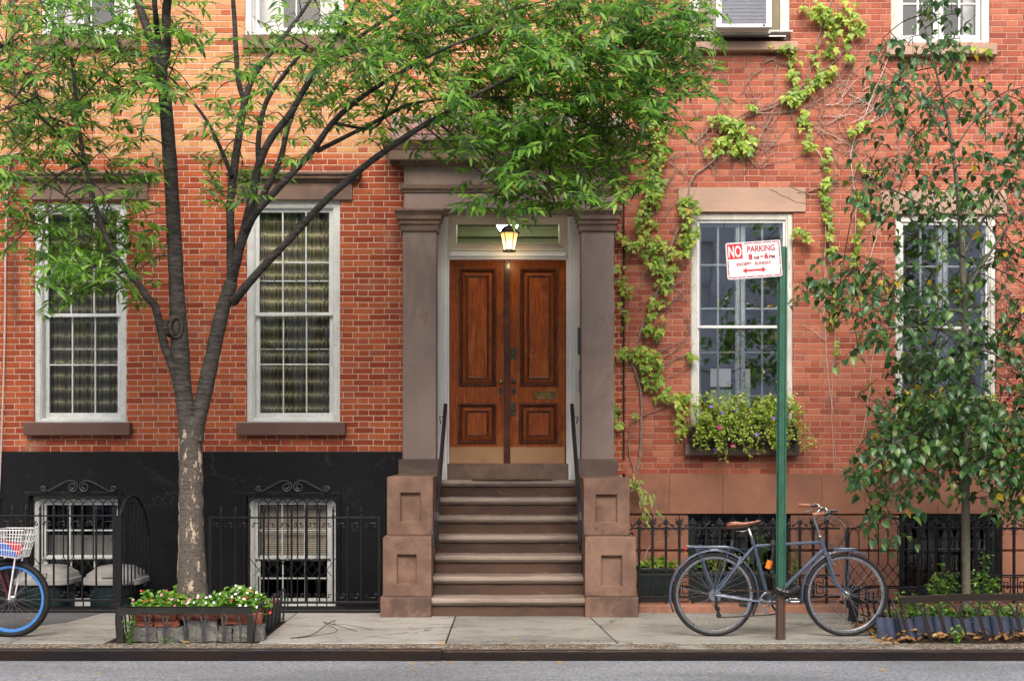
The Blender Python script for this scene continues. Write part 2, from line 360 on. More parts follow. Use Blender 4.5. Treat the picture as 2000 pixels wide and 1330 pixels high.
# ============================================================ LEFT HOUSE
XS = X(1216)          # party line between the two houses
def opening(a, b, t, bt): return (X(a), X(b), Z(bt), Z(t))
houseL = thing('brick_townhouse', 'red brick townhouse with black painted base, brown stone portal and varnished double doors', 'house')
W1 = opening(66, 247, 396, 827); W2 = opening(481, 664, 392, 827)
W3 = (X(80), X(262), Z(68), Z(68)+2.15); W4 = (X(478), X(672), Z(70), Z(70)+2.15)
DO = (X(850), X(1134), 1.2, Z(402, .0))
mb = MB(); wall_grid(mb, -9.5, XS, 1.2, 9.5, [W1, W2, W3, W4, DO], 0, .32)
mb.quad((-9.5,0,1.5),(-9.5,9,1.5),(-9.5,9,9.5),(-9.5,0,9.5)); mb.quad((-9.5,9,-.5),(XS,9,-.5),(XS,9,9.5),(-9.5,9,9.5))
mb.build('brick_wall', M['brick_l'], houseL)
mb = MB(); mb.box(-9.5, XS, -.25, 9, 9.5, 9.75); mb.build('roof', M['stone_corn'], houseL)
B1 = (X(62), X(247), -.16, Z(966)); B2 = (X(481), X(660), -.16, Z(966))
mb = MB(); yb = -.05; wall_grid(mb, -9.5, X(786), -.55, Z(883.5, yb), [B1, B2], yb, .3)
mb.quad((-9.5,yb,Z(883.5,yb)),(X(786),yb,Z(883.5,yb)),(X(786),0.01,Z(883.5,yb)+.012),(-9.5,0.01,Z(883.5,yb)+.012))
mb.build('basement_wall', M['black'], houseL)
# raised stucco surrounds of the basement windows
for (a,b,t) in ((52, 243, 960), (474, 667, 961)):
    mb = MB(); y0 = yb-.02
    x0, x1, zt = X(a), X(b), Z(t); mb.box(x0, x0+.05, y0, yb+.002, -.5, zt); mb.box(x1-.05, x1, y0, yb+.002, -.5, zt); mb.box(x0+.05, x1-.05, y0, yb+.002, zt-.045, zt)
    mb.build('window_surround', M['black'], houseL, bevel=.006)

def room(parent, x0, x1, z0, z1, depth=1.6, mat='dark', grow=.5):
    mb = MB(); a, b, c, d = x0-grow, x1+grow, z0-.4, z1+.3; y0, y1 = .34, .34+depth
    mb.quad((a,y1,c),(b,y1,c),(b,y1,d),(a,y1,d)); mb.quad((a,y0,c),(a,y1,c),(a,y1,d),(a,y0,d)); mb.quad((b,y0,c),(b,y1,c),(b,y1,d),(b,y0,d))
    mb.quad((a,y0,c),(b,y0,c),(b,y1,c),(a,y1,c)); mb.quad((a,y0,d),(b,y0,d),(b,y1,d),(a,y1,d))
    mb.quad((a,y0,c),(b,y0,c),(b,y0,z0),(a,y0,z0)); mb.quad((a,y0,z1),(b,y0,z1),(b,y0,d),(a,y0,d))
    mb.quad((a,y0,z0),(x0,y0,z0),(x0,y0,z1),(a,y0,z1)); mb.quad((x1,y0,z0),(b,y0,z0),(b,y0,z1),(x1,y0,z1))
    return mb.build('interior', M[mat], parent)
def sashwin(house, op, mat='white', cols=3, rows=2, cas=.062, y=.03, meet=.5, bars=(), glass='glass', label=None, st=.045, low=.075, curtain=True, one=False, mun=.014):
    x0, x1, z0, z1 = op
    mb = MB(); frame(mb, x0, x1, z0, z1, cas, y, y+.12, wb=.035, wt=.06)
    rings(mb, x0+cas, x1-cas, z0+.035, z1-.06, [(0,y+.004),(.012,y+.004),(.012,y+.02),(.022,y+.028),(.022,y+.1)], fill=False)
    w = mb.build('window', M[mat], house, bevel=.004)
    if label: w['label'] = label
    a, b, c, d = x0+cas+.018, x1-cas-.018, z0+.04, z1-.066; zm = c + (d-c)*meet
    for k, (e, f, ys) in enumerate(((zm-.018, d, y+.045), (c, zm+.018, y+.085))):
        mb = MB(); wb = .032 if k == 0 else low
        frame(mb, a, b, e, f, st, ys, ys+.035, wb=wb, wt=.045 if k == 0 else .034)
        ga, gb, gc, gd = a+st, b-st, e+wb, f-(.045 if k == 0 else .034)
        for i in range(1, cols): xx = ga + (gb-ga)*i/cols; mb.box(xx-mun/2, xx+mun/2, ys+.004, ys+.03, gc, gd)
        for i in range(1, rows):
            zz = gc + (gd-gc)*i/rows
            for j in range(cols):
                p0 = ga+(gb-ga)*j/cols+(mun/2 if j else 0); p1 = ga+(gb-ga)*(j+1)/cols-(mun/2 if j < cols-1 else 0)
                mb.box(p0, p1, ys+.004, ys+.03, zz-mun/2, zz+mun/2)
        mb.build('sash', M[mat], w, bevel=.003)
        mb = MB(); mb.quad((ga-.004,ys+.02,gc-.004),(gb+.004,ys+.02,gc-.004),(gb+.004,ys+.02,gd+.004),(ga-.004,ys+.02,gd+.004)); mb.build('pane', M[glass], w)
    for py in bars:
        mb = MB(); zz = Z(py, .2); mb.box(a+.02, b-.02, .195, .205, zz-.008, zz+.008); mb.build('storm_rail', M[mat], w)
    if curtain:
        mb = MB(); n = 120; yy = .215
        pts = [(a+(b-a)*i/n, yy + .014*math.sin(i*.9)+.01*math.sin(i*.37+1)) for i in range(n+1)]
        for p, q in zip(pts, pts[1:]): mb.quad((p[0],p[1],c),(q[0],q[1],c),(q[0],q[1],d),(p[0],p[1],d))
        mb.build('curtain', M['curtain'], w, smooth=True)
    return w
def sill(w, a, b, t, bt, mat='sill', proj=.1, y0=0.02):
    yy = -proj; mb = MB(); x0, x1, z0, z1 = X(a,yy), X(b,yy), Z(bt,yy), Z(t,yy)
    mb.prism([(yy, z0), (y0, z0), (y0, z1+.012), (yy, z1)], 'x', x0, x1); return mb.build('sill', M[mat], w, bevel=.006)
SPK = MB()
def spikes(mb, x0, x1, y0, y1, z, n, h=.095):
    for i in range(n):
        x = x0 + (x1-x0)*(i+RN.random()*.6)/n; y = RN.uniform(y0, y1); dx = RN.gauss(0, .012); hh = h*RN.uniform(.7, 1.1)
        if RN.random() < .06: continue
        mb.tube([(x,y,z), (x+dx, y+RN.gauss(0,.01), z+hh)], .0017, 3)
for op, cx, lab in ((W1, 157, 'tall white sash window left of the street tree'), (W2, 575, 'tall white sash window right of the street tree')):
    w = sashwin(houseL, op, bars=(549, 682), label=lab)
    sill(w, cx-112 if cx < 300 else 461, 253 if cx < 300 else 674, 826, 850)
    # hood: flat board with a moulded cornice on it
    mb = MB(); yf = -.035; l, r = (60, 288) if cx < 300 else (463, 688)
    mb.box(X(l,yf), X(r,yf), yf, .03, Z(390,yf), Z(358,yf)); x0, x1 = X(l+4), X(r-4)
    cornice(mb, x0, x1, 0, [(.035,Z(359)),(.06,Z(356)),(.06,Z(353)),(.085,Z(350,-.1)),(.10,Z(348,-.1)),(.10,Z(344,-.1)),(.125,Z(340,-.13)),(.13,Z(337,-.13)),(.0,Z(335,0))])
    mb.build('lintel', M['stone_corn'], w, bevel=.004)
    mb = MB(); spikes(mb, x0-.1, x1+.1, -.1, -.03, Z(337,-.1), 62); mb.build('bird_spikes', M['screw'], w)
for op, a, b, lab in ((W3, 60, 270, 'upper white window half hidden by leaves, at far left'), (W4, 474, 690, 'upper white window behind the green tree crown')):
    w = sashwin(houseL, op, cols=2, rows=1, cas=.07, curtain=False, label=lab); sill(w, a, b, 68, 94, 'stone', .08)
    room(w, *op, depth=.9); c_ = MB(); x0, x1, z0, z1 = op
    c_.quad((x0,.3,z0),(x0+.36,.3,z0),(x0+.36,.3,z1),(x0,.3,z1)); c_.quad((x1-.30,.3,z0),(x1,.3,z0),(x1,.3,z1),(x1-.30,.3,z1)); c_.build('curtain', M['white'], w)
# basement windows with guards
for k, (op, g0, g1) in enumerate(((B1, 66, 240), (B2, 486, 657))):
    lab = ('basement window behind the rubbish bins', 'basement window with slatted blind, right of the street tree')[k]
    w = sashwin(houseL, (op[0]+.01, op[1]-.01, op[2], op[3]), cols=3, rows=2 if k == 0 else 2, cas=.05, y=.03, meet=.47, curtain=False, label=lab, st=.05, low=.09)
    x0, x1, z0, z1 = op; room(w, *op, depth=.8, grow=.1)
    mb = MB()
    if k == 1:
        for i in range(26):
            zz = Z(1098) + i*.0228; mb.box(x0+.12, x1-.12, .2, .222, zz, zz+.0165)
        mb.build('blind', M['cream'], w)
    else:
        mb.box(x0+.1, x1-.1, .25, .26, Z(1095), Z(1048))
        mb.build('blind', mat_gen('grey blind', (.20,.195,.18), None, .8, 4.), w)
    # wrought iron guard
    yg = -.10; GS_ = MB(); G = MB(); n = 9; gx0, gx1 = X(g0,yg), X(g1,yg); st = (gx1-gx0)/n; zt = Z(971,yg); r = .0075
    G.bar((gx0,yg,zt),(gx1,yg,zt),.012); G.bar((gx0,yg,-.2),(gx0,yg,zt),.014); G.bar((gx1,yg,-.2),(gx1,yg,zt),.014)
    zs, zd1, zd2 = Z(988,yg), Z(1088,yg), Z(1125,yg)
    for i in range(n):
        cx = gx0+st*i
        for q in (0, 1):   # interlaced round arches
            c0 = cx + (q-.0)*st*.0
        a0 = cx; a1 = cx+2*st if i < n-1 else cx+st
        rr = (a1-a0)/2
        G.tube([(a0+rr-rr*math.cos(t*math.pi/12), yg, zs+(zt-zs-.006)*math.sin(t*math.pi/12)) for t in range(13)], r*.7, 5)
        if i > 0: G.tube([(cx,yg,zs),(cx,yg,zd1)], r, 5); G.tube([(cx,yg,zd2),(cx,yg,-.2)], r, 5)
    G.tube([(gx0,yg,zs),(gx0+st*.0,yg,zs-.02)], r, 4)
    zm = (zd1+zd2)/2; hz = (zd1-zd2)/2
    for i in range(n+1):
        cx = gx0+st*i
        for sg in (-1, 1):
            for (za, zb_) in ((zd1, zd2),):
                e = cx+sg*st*1.5
                if gx0-.01 <= e <= gx1+.01: G.tube([(cx,yg+.004*sg,za),(e,yg+.004*sg,zb_)], r*.62, 4)
    G.bar((gx0,yg,-.2),(gx1,yg,-.2),.014)
    # scroll ornament on top
    cx = (gx0+gx1)/2; zb0 = Z(960,yg); hw = (gx1-gx0)*.42
    def spiral(cx_, cz, r0, a0, turns, sg):
        return [(cx_+sg*(r0*(1-.72*t/20))*math.cos(a0+turns*2*math.pi*t/20), yg, cz+(r0*(1-.72*t/20))*math.sin(a0+turns*2*math.pi*t/20)) for t in range(21)]
    for sg in (-1, 1):
        p1 = [(cx+sg*hw*.80,yg,zb0+.01), (cx+sg*hw*.45,yg,zb0+.085), (cx+sg*hw*.25,yg,zb0+.118), (cx+sg*.05,yg,zb0+.108)] + spiral(cx+sg*.062, zb0+.052, .055, math.pi*.75, -1.6 if False else 1.5, sg)
        GS_.tube(spline(p1[:4],3)[:-1]+p1[4:], .0062, 6)
        GS_.tube([(cx+sg*hw*.80,yg,zb0+.01)]+spiral(cx+sg*(hw*.93), zb0+.035, .032, -math.pi*.75, 1.35, sg), .0062, 6)
    G.build('window_guard', M['iron'], w, smooth=False); GS_.build('scroll_ornament', M['iron_l'], w)

# ------------------------------------------------------------ portal
yp = -.16
def pil(a, b, name='pilaster'):
    mb = MB(); x0, x1 = X(a,yp), X(b,yp); mb.box(x0, x1, yp, .16, Z(897,yp), Z(452,yp))
    p = mb.build(name, M['stone_pil'], houseL, bevel=.007)
    mb = MB(); z = lambda q, pr: Z(q, yp-pr)
    cornice(mb, x0, x1, .10, [(.006,z(452,0)),(.008,z(451.5,0)),(.008+.012,z(451,.01)),(.024,z(438,.02)),(.038,z(437.5,.03)),(.038,z(429,.04)),(.055,z(428,.05)),(.055,z(420.5,.05)),(.075,z(413,.07)),(.085,z(412,.08)),(.085,z(408.4,.08)),(.0,z(407.8,0))], dp=.26)
    mb.build('capital', M['stone_corn'], p, bevel=.003)
    mb = MB(); bx0, bx1 = X(778,-.2), X(857,-.2)
    if a > 1000: bx0, bx1 = X(1129,-.2), X(1207,-.2)
    mb.box(bx0, bx1, -.2, .12, 1.25, Z(897,-.2)); mb.build('base', M['stone_step'], p, bevel=.008)
pil(786.5, 851.5); pil(1136, 1199.5)
mb = MB(); x0, x1 = X(789,yp), X(1200,yp)
mb.box(x0, x1, yp, .31, Z(408.5,yp), Z(376,yp)); mb.build('architrave', M['stone_pil'], houseL, bevel=.005)
mb = MB(); mb.box(x0, x1, yp+.006, .005, Z(363,yp), Z(318,yp)); mb.build('frieze', M['stone_pil'], houseL, bevel=.004)
mb = MB(); cornice(mb, x0, x1, 0, [(.0,Z(377.5,yp)),(.012,Z(377,yp)),(.02,Z(372,yp)),(.035,Z(370,yp)),(.04,Z(363,yp)),(.04,Z(361.5,yp)),(-.01,Z(360.8,yp))], dp=.16)
mb.build('moulding', M['stone_corn'], houseL, bevel=.003)
mb = MB(); z = lambda q, pr: Z(q, yp-pr)
cornice(mb, x0, x1, 0, [(.002,z(327,0)),(.012,z(326,.01)),(.02,z(321,.02)),(.05,z(314,.05)),(.06,z(310,.06)),(.145,z(312.5,.145)),(.15,z(308.5,.15)),(.152,z(293,.15)),(.165,z(291,.165)),(.172,z(287,.17)),(.20,z(279,.2)),(.225,z(275,.22)),(.232,z(274.5,.23)),(.232,z(271.2,.23)),(.0,z(268,0))], dp=.16)
mb.build('cornice', M['stone_corn'], houseL, bevel=.004)
mb = MB(); mb.box(X(764,-.12), X(1222,-.12), -.12, .01, Z(272,-.12), Z(224,-.12)); ax = mb.build('parapet_block', M['attic'], houseL, bevel=.012)
mb = MB(); mb.box(X(790,-.135), X(1196,-.135), -.135, -.11, Z(262,-.13), Z(245,-.13)); mb.build('band', mat_gen('pink flaking band', (.42,.20,.19), (.36,.17,.17), .8, 5., 0, .4, 60, .2, c3=(.3,.27,.27)), ax, bevel=.004)
mb = MB(); spikes(mb, X(750,-.3), X(1236,-.3), -.36, -.2, Z(271,-.3), 120); spikes(mb, X(785), X(1200), -.11, -.03, Z(225,-.1), 90, .07); mb.build('bird_spikes', M['screw'], houseL)
# white door frame
yd = .28
mb = MB(); zt, zb = Z(420,.1), Z(906, yd)
for sg, a, b in ((1, 850.5, 877), (-1, 1106.5, 1136)):
    x0, x1 = X(a,.2), X(b,.2)
    if sg > 0: mb.box(x0, x1-.05, .15, .3, 1.22, zt); mb.box(x1-.05, x1-.02, .18, .3, 1.22, zt); mb.box(x1-.02, x1, .225, .32, zb, zt)
    else: mb.box(x0+.05, x1, .15, .3, 1.22, zt); mb.box(x0+.02, x0+.05, .18, .3, 1.22, zt); mb.box(x0, x0+.02, .225, .32, zb, zt)
xa, xb = X(877,.2), X(1106.5,.2)
mb.box(xa, xb, .2, .3, Z(506.5,.2), Z(501,.2)); mb.box(xa, xb, .175, .3, Z(501,.2), Z(494,.2)); mb.box(xa, xb, .21, .3, Z(494,.2), Z(490,.2))
df = mb.build('door_frame', M['jamb'], houseL, bevel=.004)
ta, tb = X(876,.2), X(1108,.2); tz0, tz1 = Z(490,.21), Z(421,.21)
mb = MB(); rings(mb, ta, tb, tz0, tz1, [(0,.2),(.03,.2),(.034,.215),(.06,.222),(.068,.24),(.085,.245),(.09,.28)], fill=False)
tr = mb.build('transom', M['cream'], houseL)
mb = MB(); mb.quad((ta+.09,.27,tz0+.09),(tb-.09,.27,tz0+.09),(tb-.09,.27,tz1-.09),(ta+.09,.27,tz1-.09)); mb.build('pane', M['glass'], tr)
# vestibule behind the transom
mb = MB(); a, b, c, d, e, f = -.95, .88, 1.3, 4.75, .33, 1.9
mb.quad((a,f,c),(b,f,c),(b,f,d),(a,f,d)); mb.quad((a,e,c),(a,f,c),(a,f,d),(a,e,d)); mb.quad((b,e,c),(b,f,c),(b,f,d),(b,e,d)); mb.quad((a,e,d),(b,e,d),(b,f,d),(a,f,d)); mb.quad((a,e,c),(b,e,c),(b,f,c),(a,f,c))
for k, (zz, pr) in enumerate(((4.5,.2),(4.40,.15),(4.28,.10),(4.14,.06),(4.02,.04))): mb.box(a+.01, b-.01, f-pr*2, f-.004, zz-.05, zz+.02)
mb.build('vestibule', M['vest'], houseL)
mb = MB(); mb.box(-.62, .56, 1.80, 1.83, 1.4, 3.93); mb.build('inner_door', M['dark'], houseL)
mb = MB(); mb.ball((X(991,1.1), 1.1, Z(436,1.1)), (.125,.125,.125), 14); mb.build('ceiling_lamp', mat_emit('lit globe', (1,.97,.9), 9), houseL, smooth=True)
# door leaves
pls = {}
for k, (a, b) in enumerate(((877.5, 989), (992, 1106))):
    x0, x1, z0, z1 = X(a,yd), X(b,yd), Z(905,yd), Z(507,yd)
    pa, pb = ((896.5, 969), (1015.8, 1089))[k]
    P = [(X(pa,yd), X(pb,yd), Z(754,yd), Z(524,yd)), (X(pa-1.5,yd), X(pb,yd), Z(866,yd), Z(787.5,yd))]
    mb = MB(); wall_grid(mb, x0, x1, z0, z1, P, yd, .02); mb.box(x0, x1, yd+.07, yd+.08, z0, z1)
    mb.quad((x0,yd,z0),(x0,yd+.07,z0),(x0,yd+.07,z1),(x0,yd,z1)); mb.quad((x1,yd,z0),(x1,yd+.07,z0),(x1,yd+.07,z1),(x1,yd,z1))
    for p in P: mb.quad((p[0]+.1,yd+.012,p[2]+.1),(p[1]-.1,yd+.012,p[2]+.1),(p[1]-.1,yd+.012,p[3]-.1),(p[0]+.1,yd+.012,p[3]-.1))
    leaf = mb.build('door_leaf', M['door'], houseL)
    for p in P:
        mb = MB(); rings(mb, *p, [(-.002,yd+.002),(0,yd-.012),(.008,yd-.02),(.018,yd-.02),(.026,yd-.004),(.034,yd+.012),(.04,yd+.02),(.046,yd+.02)], fill=False)
        mb.build('panel_moulding', M['moulding'], leaf, smooth=False)
        mb = MB(); rings(mb, *p, [(.046,yd+.02),(.075,yd+.004)], fill=False); mb.build('panel', M['door'], leaf)
        mb = MB(); rings(mb, *p, [(.075,yd+.004),(.080,yd-.003),(.087,yd-.003),(.092,yd+.008),(.1,yd+.013),(.104,yd+.013)], fill=False); mb.build('panel_moulding', M['moulding'], leaf)
    ka, kb = ((876.5, 983), (995, 1102.5))[k]
    mb = MB(); mb.box(X(ka,yd), X(kb,yd), yd-.004, yd-.001, Z(904.6,yd), Z(872.8,yd)); mb.build('kick_plate', M['copper'], leaf)
    kx = X((978, 1003.5)[k], yd); kz = Z((746.5, 745)[k], yd)
    mb = MB(); mb.lathe([(.012,-.0),(.012,.03),(.02,.036),(.027,.046),(.027,.056),(.02,.066),(.004,.069)][::-1], 14, (kx, yd-.069, kz), 'y')
    for i in range(len(mb.v)): v = mb.v[i]; mb.v[i] = (v[0], 2*(yd-.0345)-v[1]-.0, v[2])
    mb.build('door_knob', M['brass'] if k == 0 else M['bronze'], leaf, smooth=True)
    ex = X((978, 1003.5)[k], yd); mb = MB()
    pr = [(ex+.026*math.cos(t)*1, Z(764,yd)+.042*math.sin(t)) for t in [i*math.pi/8 for i in range(16)]]
    mb.prism(pr, 'y', yd-.006, yd+.001); mb.build('escutcheon', M['bronze'], leaf)
    mb = MB(); mb.box(ex-.004, ex+.004, yd-.0075, yd-.005, Z(768,yd), Z(760,yd)); mb.build('keyhole', M['duct'], leaf)
    if k == 1:
        for cx, cy, w_, h_ in ((1002.5, 690.5, .078, .13), (1001.8, 799, .07, .145)):
            mb = MB(); c = W(cx, cy, yd); mb.box(c.x-w_/2, c.x+w_/2, yd-.005, yd, c.z-h_/2, c.z+h_/2); lp = mb.build('lock_plate', M['bronze'], leaf, bevel=.003)
            mb = MB(); mb.lathe([(.014,0),(.012,.012),(.007,.014)][::-1], 12, (c.x, yd-.02, c.z), 'y'); mb.build('lock_cylinder', M['brass'], leaf, smooth=True)
        mb = MB(); x0, x1, z0, z1 = X(1044.8,yd), X(1087.5,yd), Z(779,yd), Z(764,yd)
        rings(mb, x0, x1, z0, z1, [(0,yd),(0,yd-.007),(.012,yd-.007),(.016,yd-.003),(.018,yd-.003)], fill=False); mb.box(x0+.02, x1-.02, yd-.006, yd-.002, z0+.018, z1-.02)
        mb.build('mail_slot', M['brass'], leaf, bevel=.0015)
mb = MB(); mb.box(X(984.5,yd), X(996.5,yd), yd-.018, yd, Z(905,yd), Z(507,yd)); mb.build('astragal', M['moulding'], houseL, bevel=.005)
mb = MB(); c = W(1132, 665, .0); frame(mb, 1.0*c.x-.012, c.x+.012, Z(691,.1), Z(640,.1), .006, .12, .15)
mb.build('intercom_plate', M['duct'], houseL)
mb = MB(); mb.box(X(1124,.15), X(1131,.15), .13, .16, Z(765,.15), Z(722,.15)); mb.build('doorbell', M['alu'], houseL, bevel=.004)
mb = MB(); mb.tube([(XS+.01,-.012,Z(350)),(XS+.012,-.012,1.45)], .009, 6); mb.build('cable', M['duct'], houseL)

# ============================================================ STOOP
stoop = thing('stoop', 'brown stone front steps between square panelled stone piers, leading up to the double doors', 'front steps', (-.035,-.8,0))
XL, XR = -.752, .682
NOSE = [(-1.66+.277*i, .174+.1768*i) for i in range(7)]
for i, (yn, zt) in enumerate(NOSE):
    zb = NOSE[i-1][1]-.0 if i else 0.0; yx = (NOSE[i+1][0] + .06) if i < 6 else .24
    arc = [(yn+.024-.024*math.cos(t), zt-.028+.028*math.sin(t)) for t in [(-.35+.95*k/6*1.0)*math.pi/1.2 for k in range(7)]]
    poly = [(yn+.05, zb-.02), (yn+.05, zt-.082), (yn+.034, zt-.078), (yn+.026, zt-.066)] + [(yn+.010, zt-.052)] + [(yn+.002, zt-.042), (yn, zt-.028), (yn+.004, zt-.012), (yn+.013, zt-.003), (yn+.024, zt)] + [(yx, zt), (yx, zb-.02)]
    rz = zt-.068
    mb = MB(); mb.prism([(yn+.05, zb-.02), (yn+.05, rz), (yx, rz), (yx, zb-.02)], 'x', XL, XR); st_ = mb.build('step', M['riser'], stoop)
    mb = MB(); n_ = 40; pr_ = [(yn+.05, rz+.001), (yn+.026, rz+.001), (yn+.026, zt-.058), (yn+.012, zt-.054), (yn+.002, zt-.042), (yn, zt-.028), (yn+.004, zt-.012), (yn+.013, zt-.003), (yn+.026, zt), (yx-.012, zt), (yx-.012, rz+.001)]
    base = len(mb.v); k_ = len(pr_)
    for q in range(n_+1):
        xx = XL+(XR-XL)*q/n_; w1 = .0022*math.sin(q*.7+i)+.0016*math.sin(q*1.9+2*i)+RN.uniform(-.0012,.0012); sg_ = -.004*math.exp(-((q/n_-.5)/.22)**2)
        for (py_, pz_) in pr_: f_ = 1 if py_ < yn+.027 else .0; mb.v.append((xx, py_-w1*f_, pz_+(sg_+w1*.5 if pz_ > zt-.03 else 0)))
    for q in range(n_):
        for j in range(k_): j2 = (j+1) % k_; mb.f.append((base+q*k_+j, base+q*k_+j2, base+(q+1)*k_+j2, base+(q+1)*k_+j))
    mb.f.append(tuple(base+j for j in range(k_))); mb.f.append(tuple(base+n_*k_+j for j in reversed(range(k_))))
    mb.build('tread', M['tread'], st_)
mb = MB(); mb.box(X(866,.2), X(1121,.2), .2, .36, 1.2, Z(905,.24)); mb.build('door_sill', M['stone_corn'], stoop, bevel=.006)
def block(name, x0, x1, y0, y1, z0, z1, rec=None, mat='stone', bev=.009):
    mb = MB()
    if rec: wall_grid(mb, x0, x1, z0, z1, [rec], y0, .045); mb.quad((rec[0],y0+.045,rec[2]),(rec[1],y0+.045,rec[2]),(rec[1],y0+.045,rec[3]),(rec[0],y0+.045,rec[3]))
    else: mb.quad((x0,y0,z0),(x1,y0,z0),(x1,y0,z1),(x0,y0,z1))
    mb.quad((x0,y1,z0),(x1,y1,z0),(x1,y1,z1),(x0,y1,z1)); mb.quad((x0,y0,z0),(x0,y1,z0),(x0,y1,z1),(x0,y0,z1)); mb.quad((x1,y0,z0),(x1,y1,z0),(x1,y1,z1),(x1,y0,z1))
    if rec:   # caps split to match the front grid
        xs = [x0, rec[0], rec[1], x1]
        for a, b in zip(xs, xs[1:]):
            for zz in (z0, z1): mb.quad((a,y0,zz),(b,y0,zz),(b,y1,zz),(a,y1,zz))
        mb.f = [f for f in mb.f]
    else:
        for zz in (z0, z1): mb.quad((x0,y0,zz),(x1,y0,zz),(x1,y1,zz),(x0,y1,zz))
    return mb.build(name, M[mat], stoop, bevel=bev)
y1_, y2_ = -1.67, -1.42
def ex(a, b, t, bt, y): return (X(a,y), X(b,y), Z(bt,y), Z(t,y))
for sd_, lo, lor, pl, up, upr in (('l', (748,841.6), (775.4,813,1083,1140.5), (742.5,843.5), (756,847), (782.5,821.5,962.5,1018.5)),
                         ('r', (1138.6,1242), (1175,1215,1085,1145), (1143.5,1247), (1136.5,1229.5), (1164,1205,966,1020))):
    xa, xb = X(lo[0],y1_), X(lo[1],y1_)
    if sd_ == 'r': xa = XR+.002
    else: xb = XL-.002
    block('pier', xa, xb, y1_, y2_+.06, Z(1165,y1_), Z(1048.5,y1_), ex(*lor, y1_))
    pa, pb = X(pl[0],y1_-.02), X(pl[1],y1_-.02)
    if sd_ == 'r': pa = XR+.001
    else: pb = XL-.001
    block('plinth', pa, pb, y1_-.02, y2_+.08, -.02, Z(1165,y1_)-.001)
    ua, ub = X(up[0],y2_), X(up[1],y2_)
    if sd_ == 'r': ua = XR+.003
    else: ub = XL-.003
    block('pier', ua, ub, y2_, .0, Z(1048.5,y1_)+.001, Z(931 if sd_ == 'l' else 934,y2_), ex(*upr, y2_))
    block('cheek_wall', ua+.006, ub-.006, y2_+.01, -.0, -.5, Z(1048.5,y1_), None)
# handrails
for sg, xr in ((-1, XL+.045), (1, XR-.045)):
    mb = MB(); sl = .1768/.277
    pts = [(.08, NOSE[6][1]+.76)]
    pts += [(-1.50, NOSE[0][1]+.76+.16*sl)]
    prof = [(xr, .06, NOSE[6][1]+.80), (xr, .04, NOSE[6][1]+.78), (xr, -1.48, NOSE[6][1]+.76-1.5*sl), (xr, -1.56, .965), (xr, -1.60, .90), (xr, -1.60, .72), (xr,-1.585,.665),(xr,-1.55,.645)]
    for a, b in zip(prof, prof[1:]): mb.bar(a, b, .040, .014, up=(1,0,0) if False else (0,0,1))
    mb.tube(prof, .019, 8)
    r_ = mb.build('handrail', M['iron_b'], stoop, smooth=False)
    xo = XL if sg < 0 else XR
    for (yy, zz) in ((-1.58, .74), (-1.30, 1.10), (-.06, 1.93)):
        mb = MB(); mb.tube([(xr, yy, zz), (xr+sg*.02, yy, zz-.03), (xo+sg*.012, yy, zz-.03), (xo+sg*.0, yy, zz-.10)], .006, 6); mb.build('bracket', M['iron'], stoop)
mb = MB(); mb.box(-.42, .43, -.01, .19, NOSE[6][1]+.001, NOSE[6][1]+.014)
tag(mb.build('doormat', mat_gen('coir mat', (.16,.11,.07), (.10,.07,.05), .95, 30., 0, .8, 200, .1), loc=(0,.09,NOSE[6][1])), 'thin brown doormat on the top landing of the front steps', 'doormat')

# ============================================================ RIGHT HOUSE
houseR = thing('brick_rowhouse', 'orange red brick rowhouse with pale stone lintels, brown stucco base and climbing vines', 'house')
R1 = opening(1349, 1549, 416, 868); R2 = opening(1748, 1946, 420, 868)
R3 = (X(1347), X(1543), Z(79), Z(79)+2.1); R4 = (X(1740), X(1934), Z(84), Z(84)+2.1)
mb = MB(); wall_grid(mb, XS, 9.5, Z(925), 9.5, [R1, R2, R3, R4], 0, .32)
mb.quad((9.5,0,1.3),(9.5,9,1.3),(9.5,9,9.5),(9.5,0,9.5)); mb.quad((XS,9,-.5),(9.5,9,-.5),(9.5,9,9.5),(XS,9,9.5))
mb.build('brick_wall', M['brick_r'], houseR)
mb = MB(); mb.box(XS+.002, 9.5, -.25, 9, 9.5, 9.75); mb.build('roof', M['stone_corn'], houseR)
yb = -.06
xs = [XS+.02, X(1252,yb), X(1307,yb), X(1412,yb), X(1605,yb), X(1690,yb), X(1833,yb), X(1990,yb), 7.2, 9.5]
mb = MB()
for a, b in zip(xs, xs[1:]): mb.box(a+.001, b-.001, yb, .01, Z(1003,yb), Z(925,yb))
mb.build('water_table', M['stone_base'], houseR, bevel=.003)
mb = MB(); D1, D2 = (X(1345,yb), X(1545,yb)), (X(1757,yb), X(1956,yb))
zz = [-.35, -.06, Z(1147,yb), Z(1076,yb), Z(1003,yb)-.004]
segs = [(XS+.02, D1[0]), (D1[1], D2[0]), (D2[1], 9.5)]
for (a, b) in segs:
    for i, (c, d) in enumerate(zip(zz, zz[1:])): mb.box(a, b, yb+.012, .3, c+.014, d-.014)
    mb.box(a+.01, b-.01, yb+.045, .28, zz[0], zz[-1]+.004)
mb.box(D1[0], D1[1], yb+.012, .3, -.35, Z(1174,yb)); mb.box(D2[0], D2[1], yb+.012, .3, -.35, Z(1165,yb))
mb.build('basement_wall', M['stone_base'], houseR, bevel=.01)
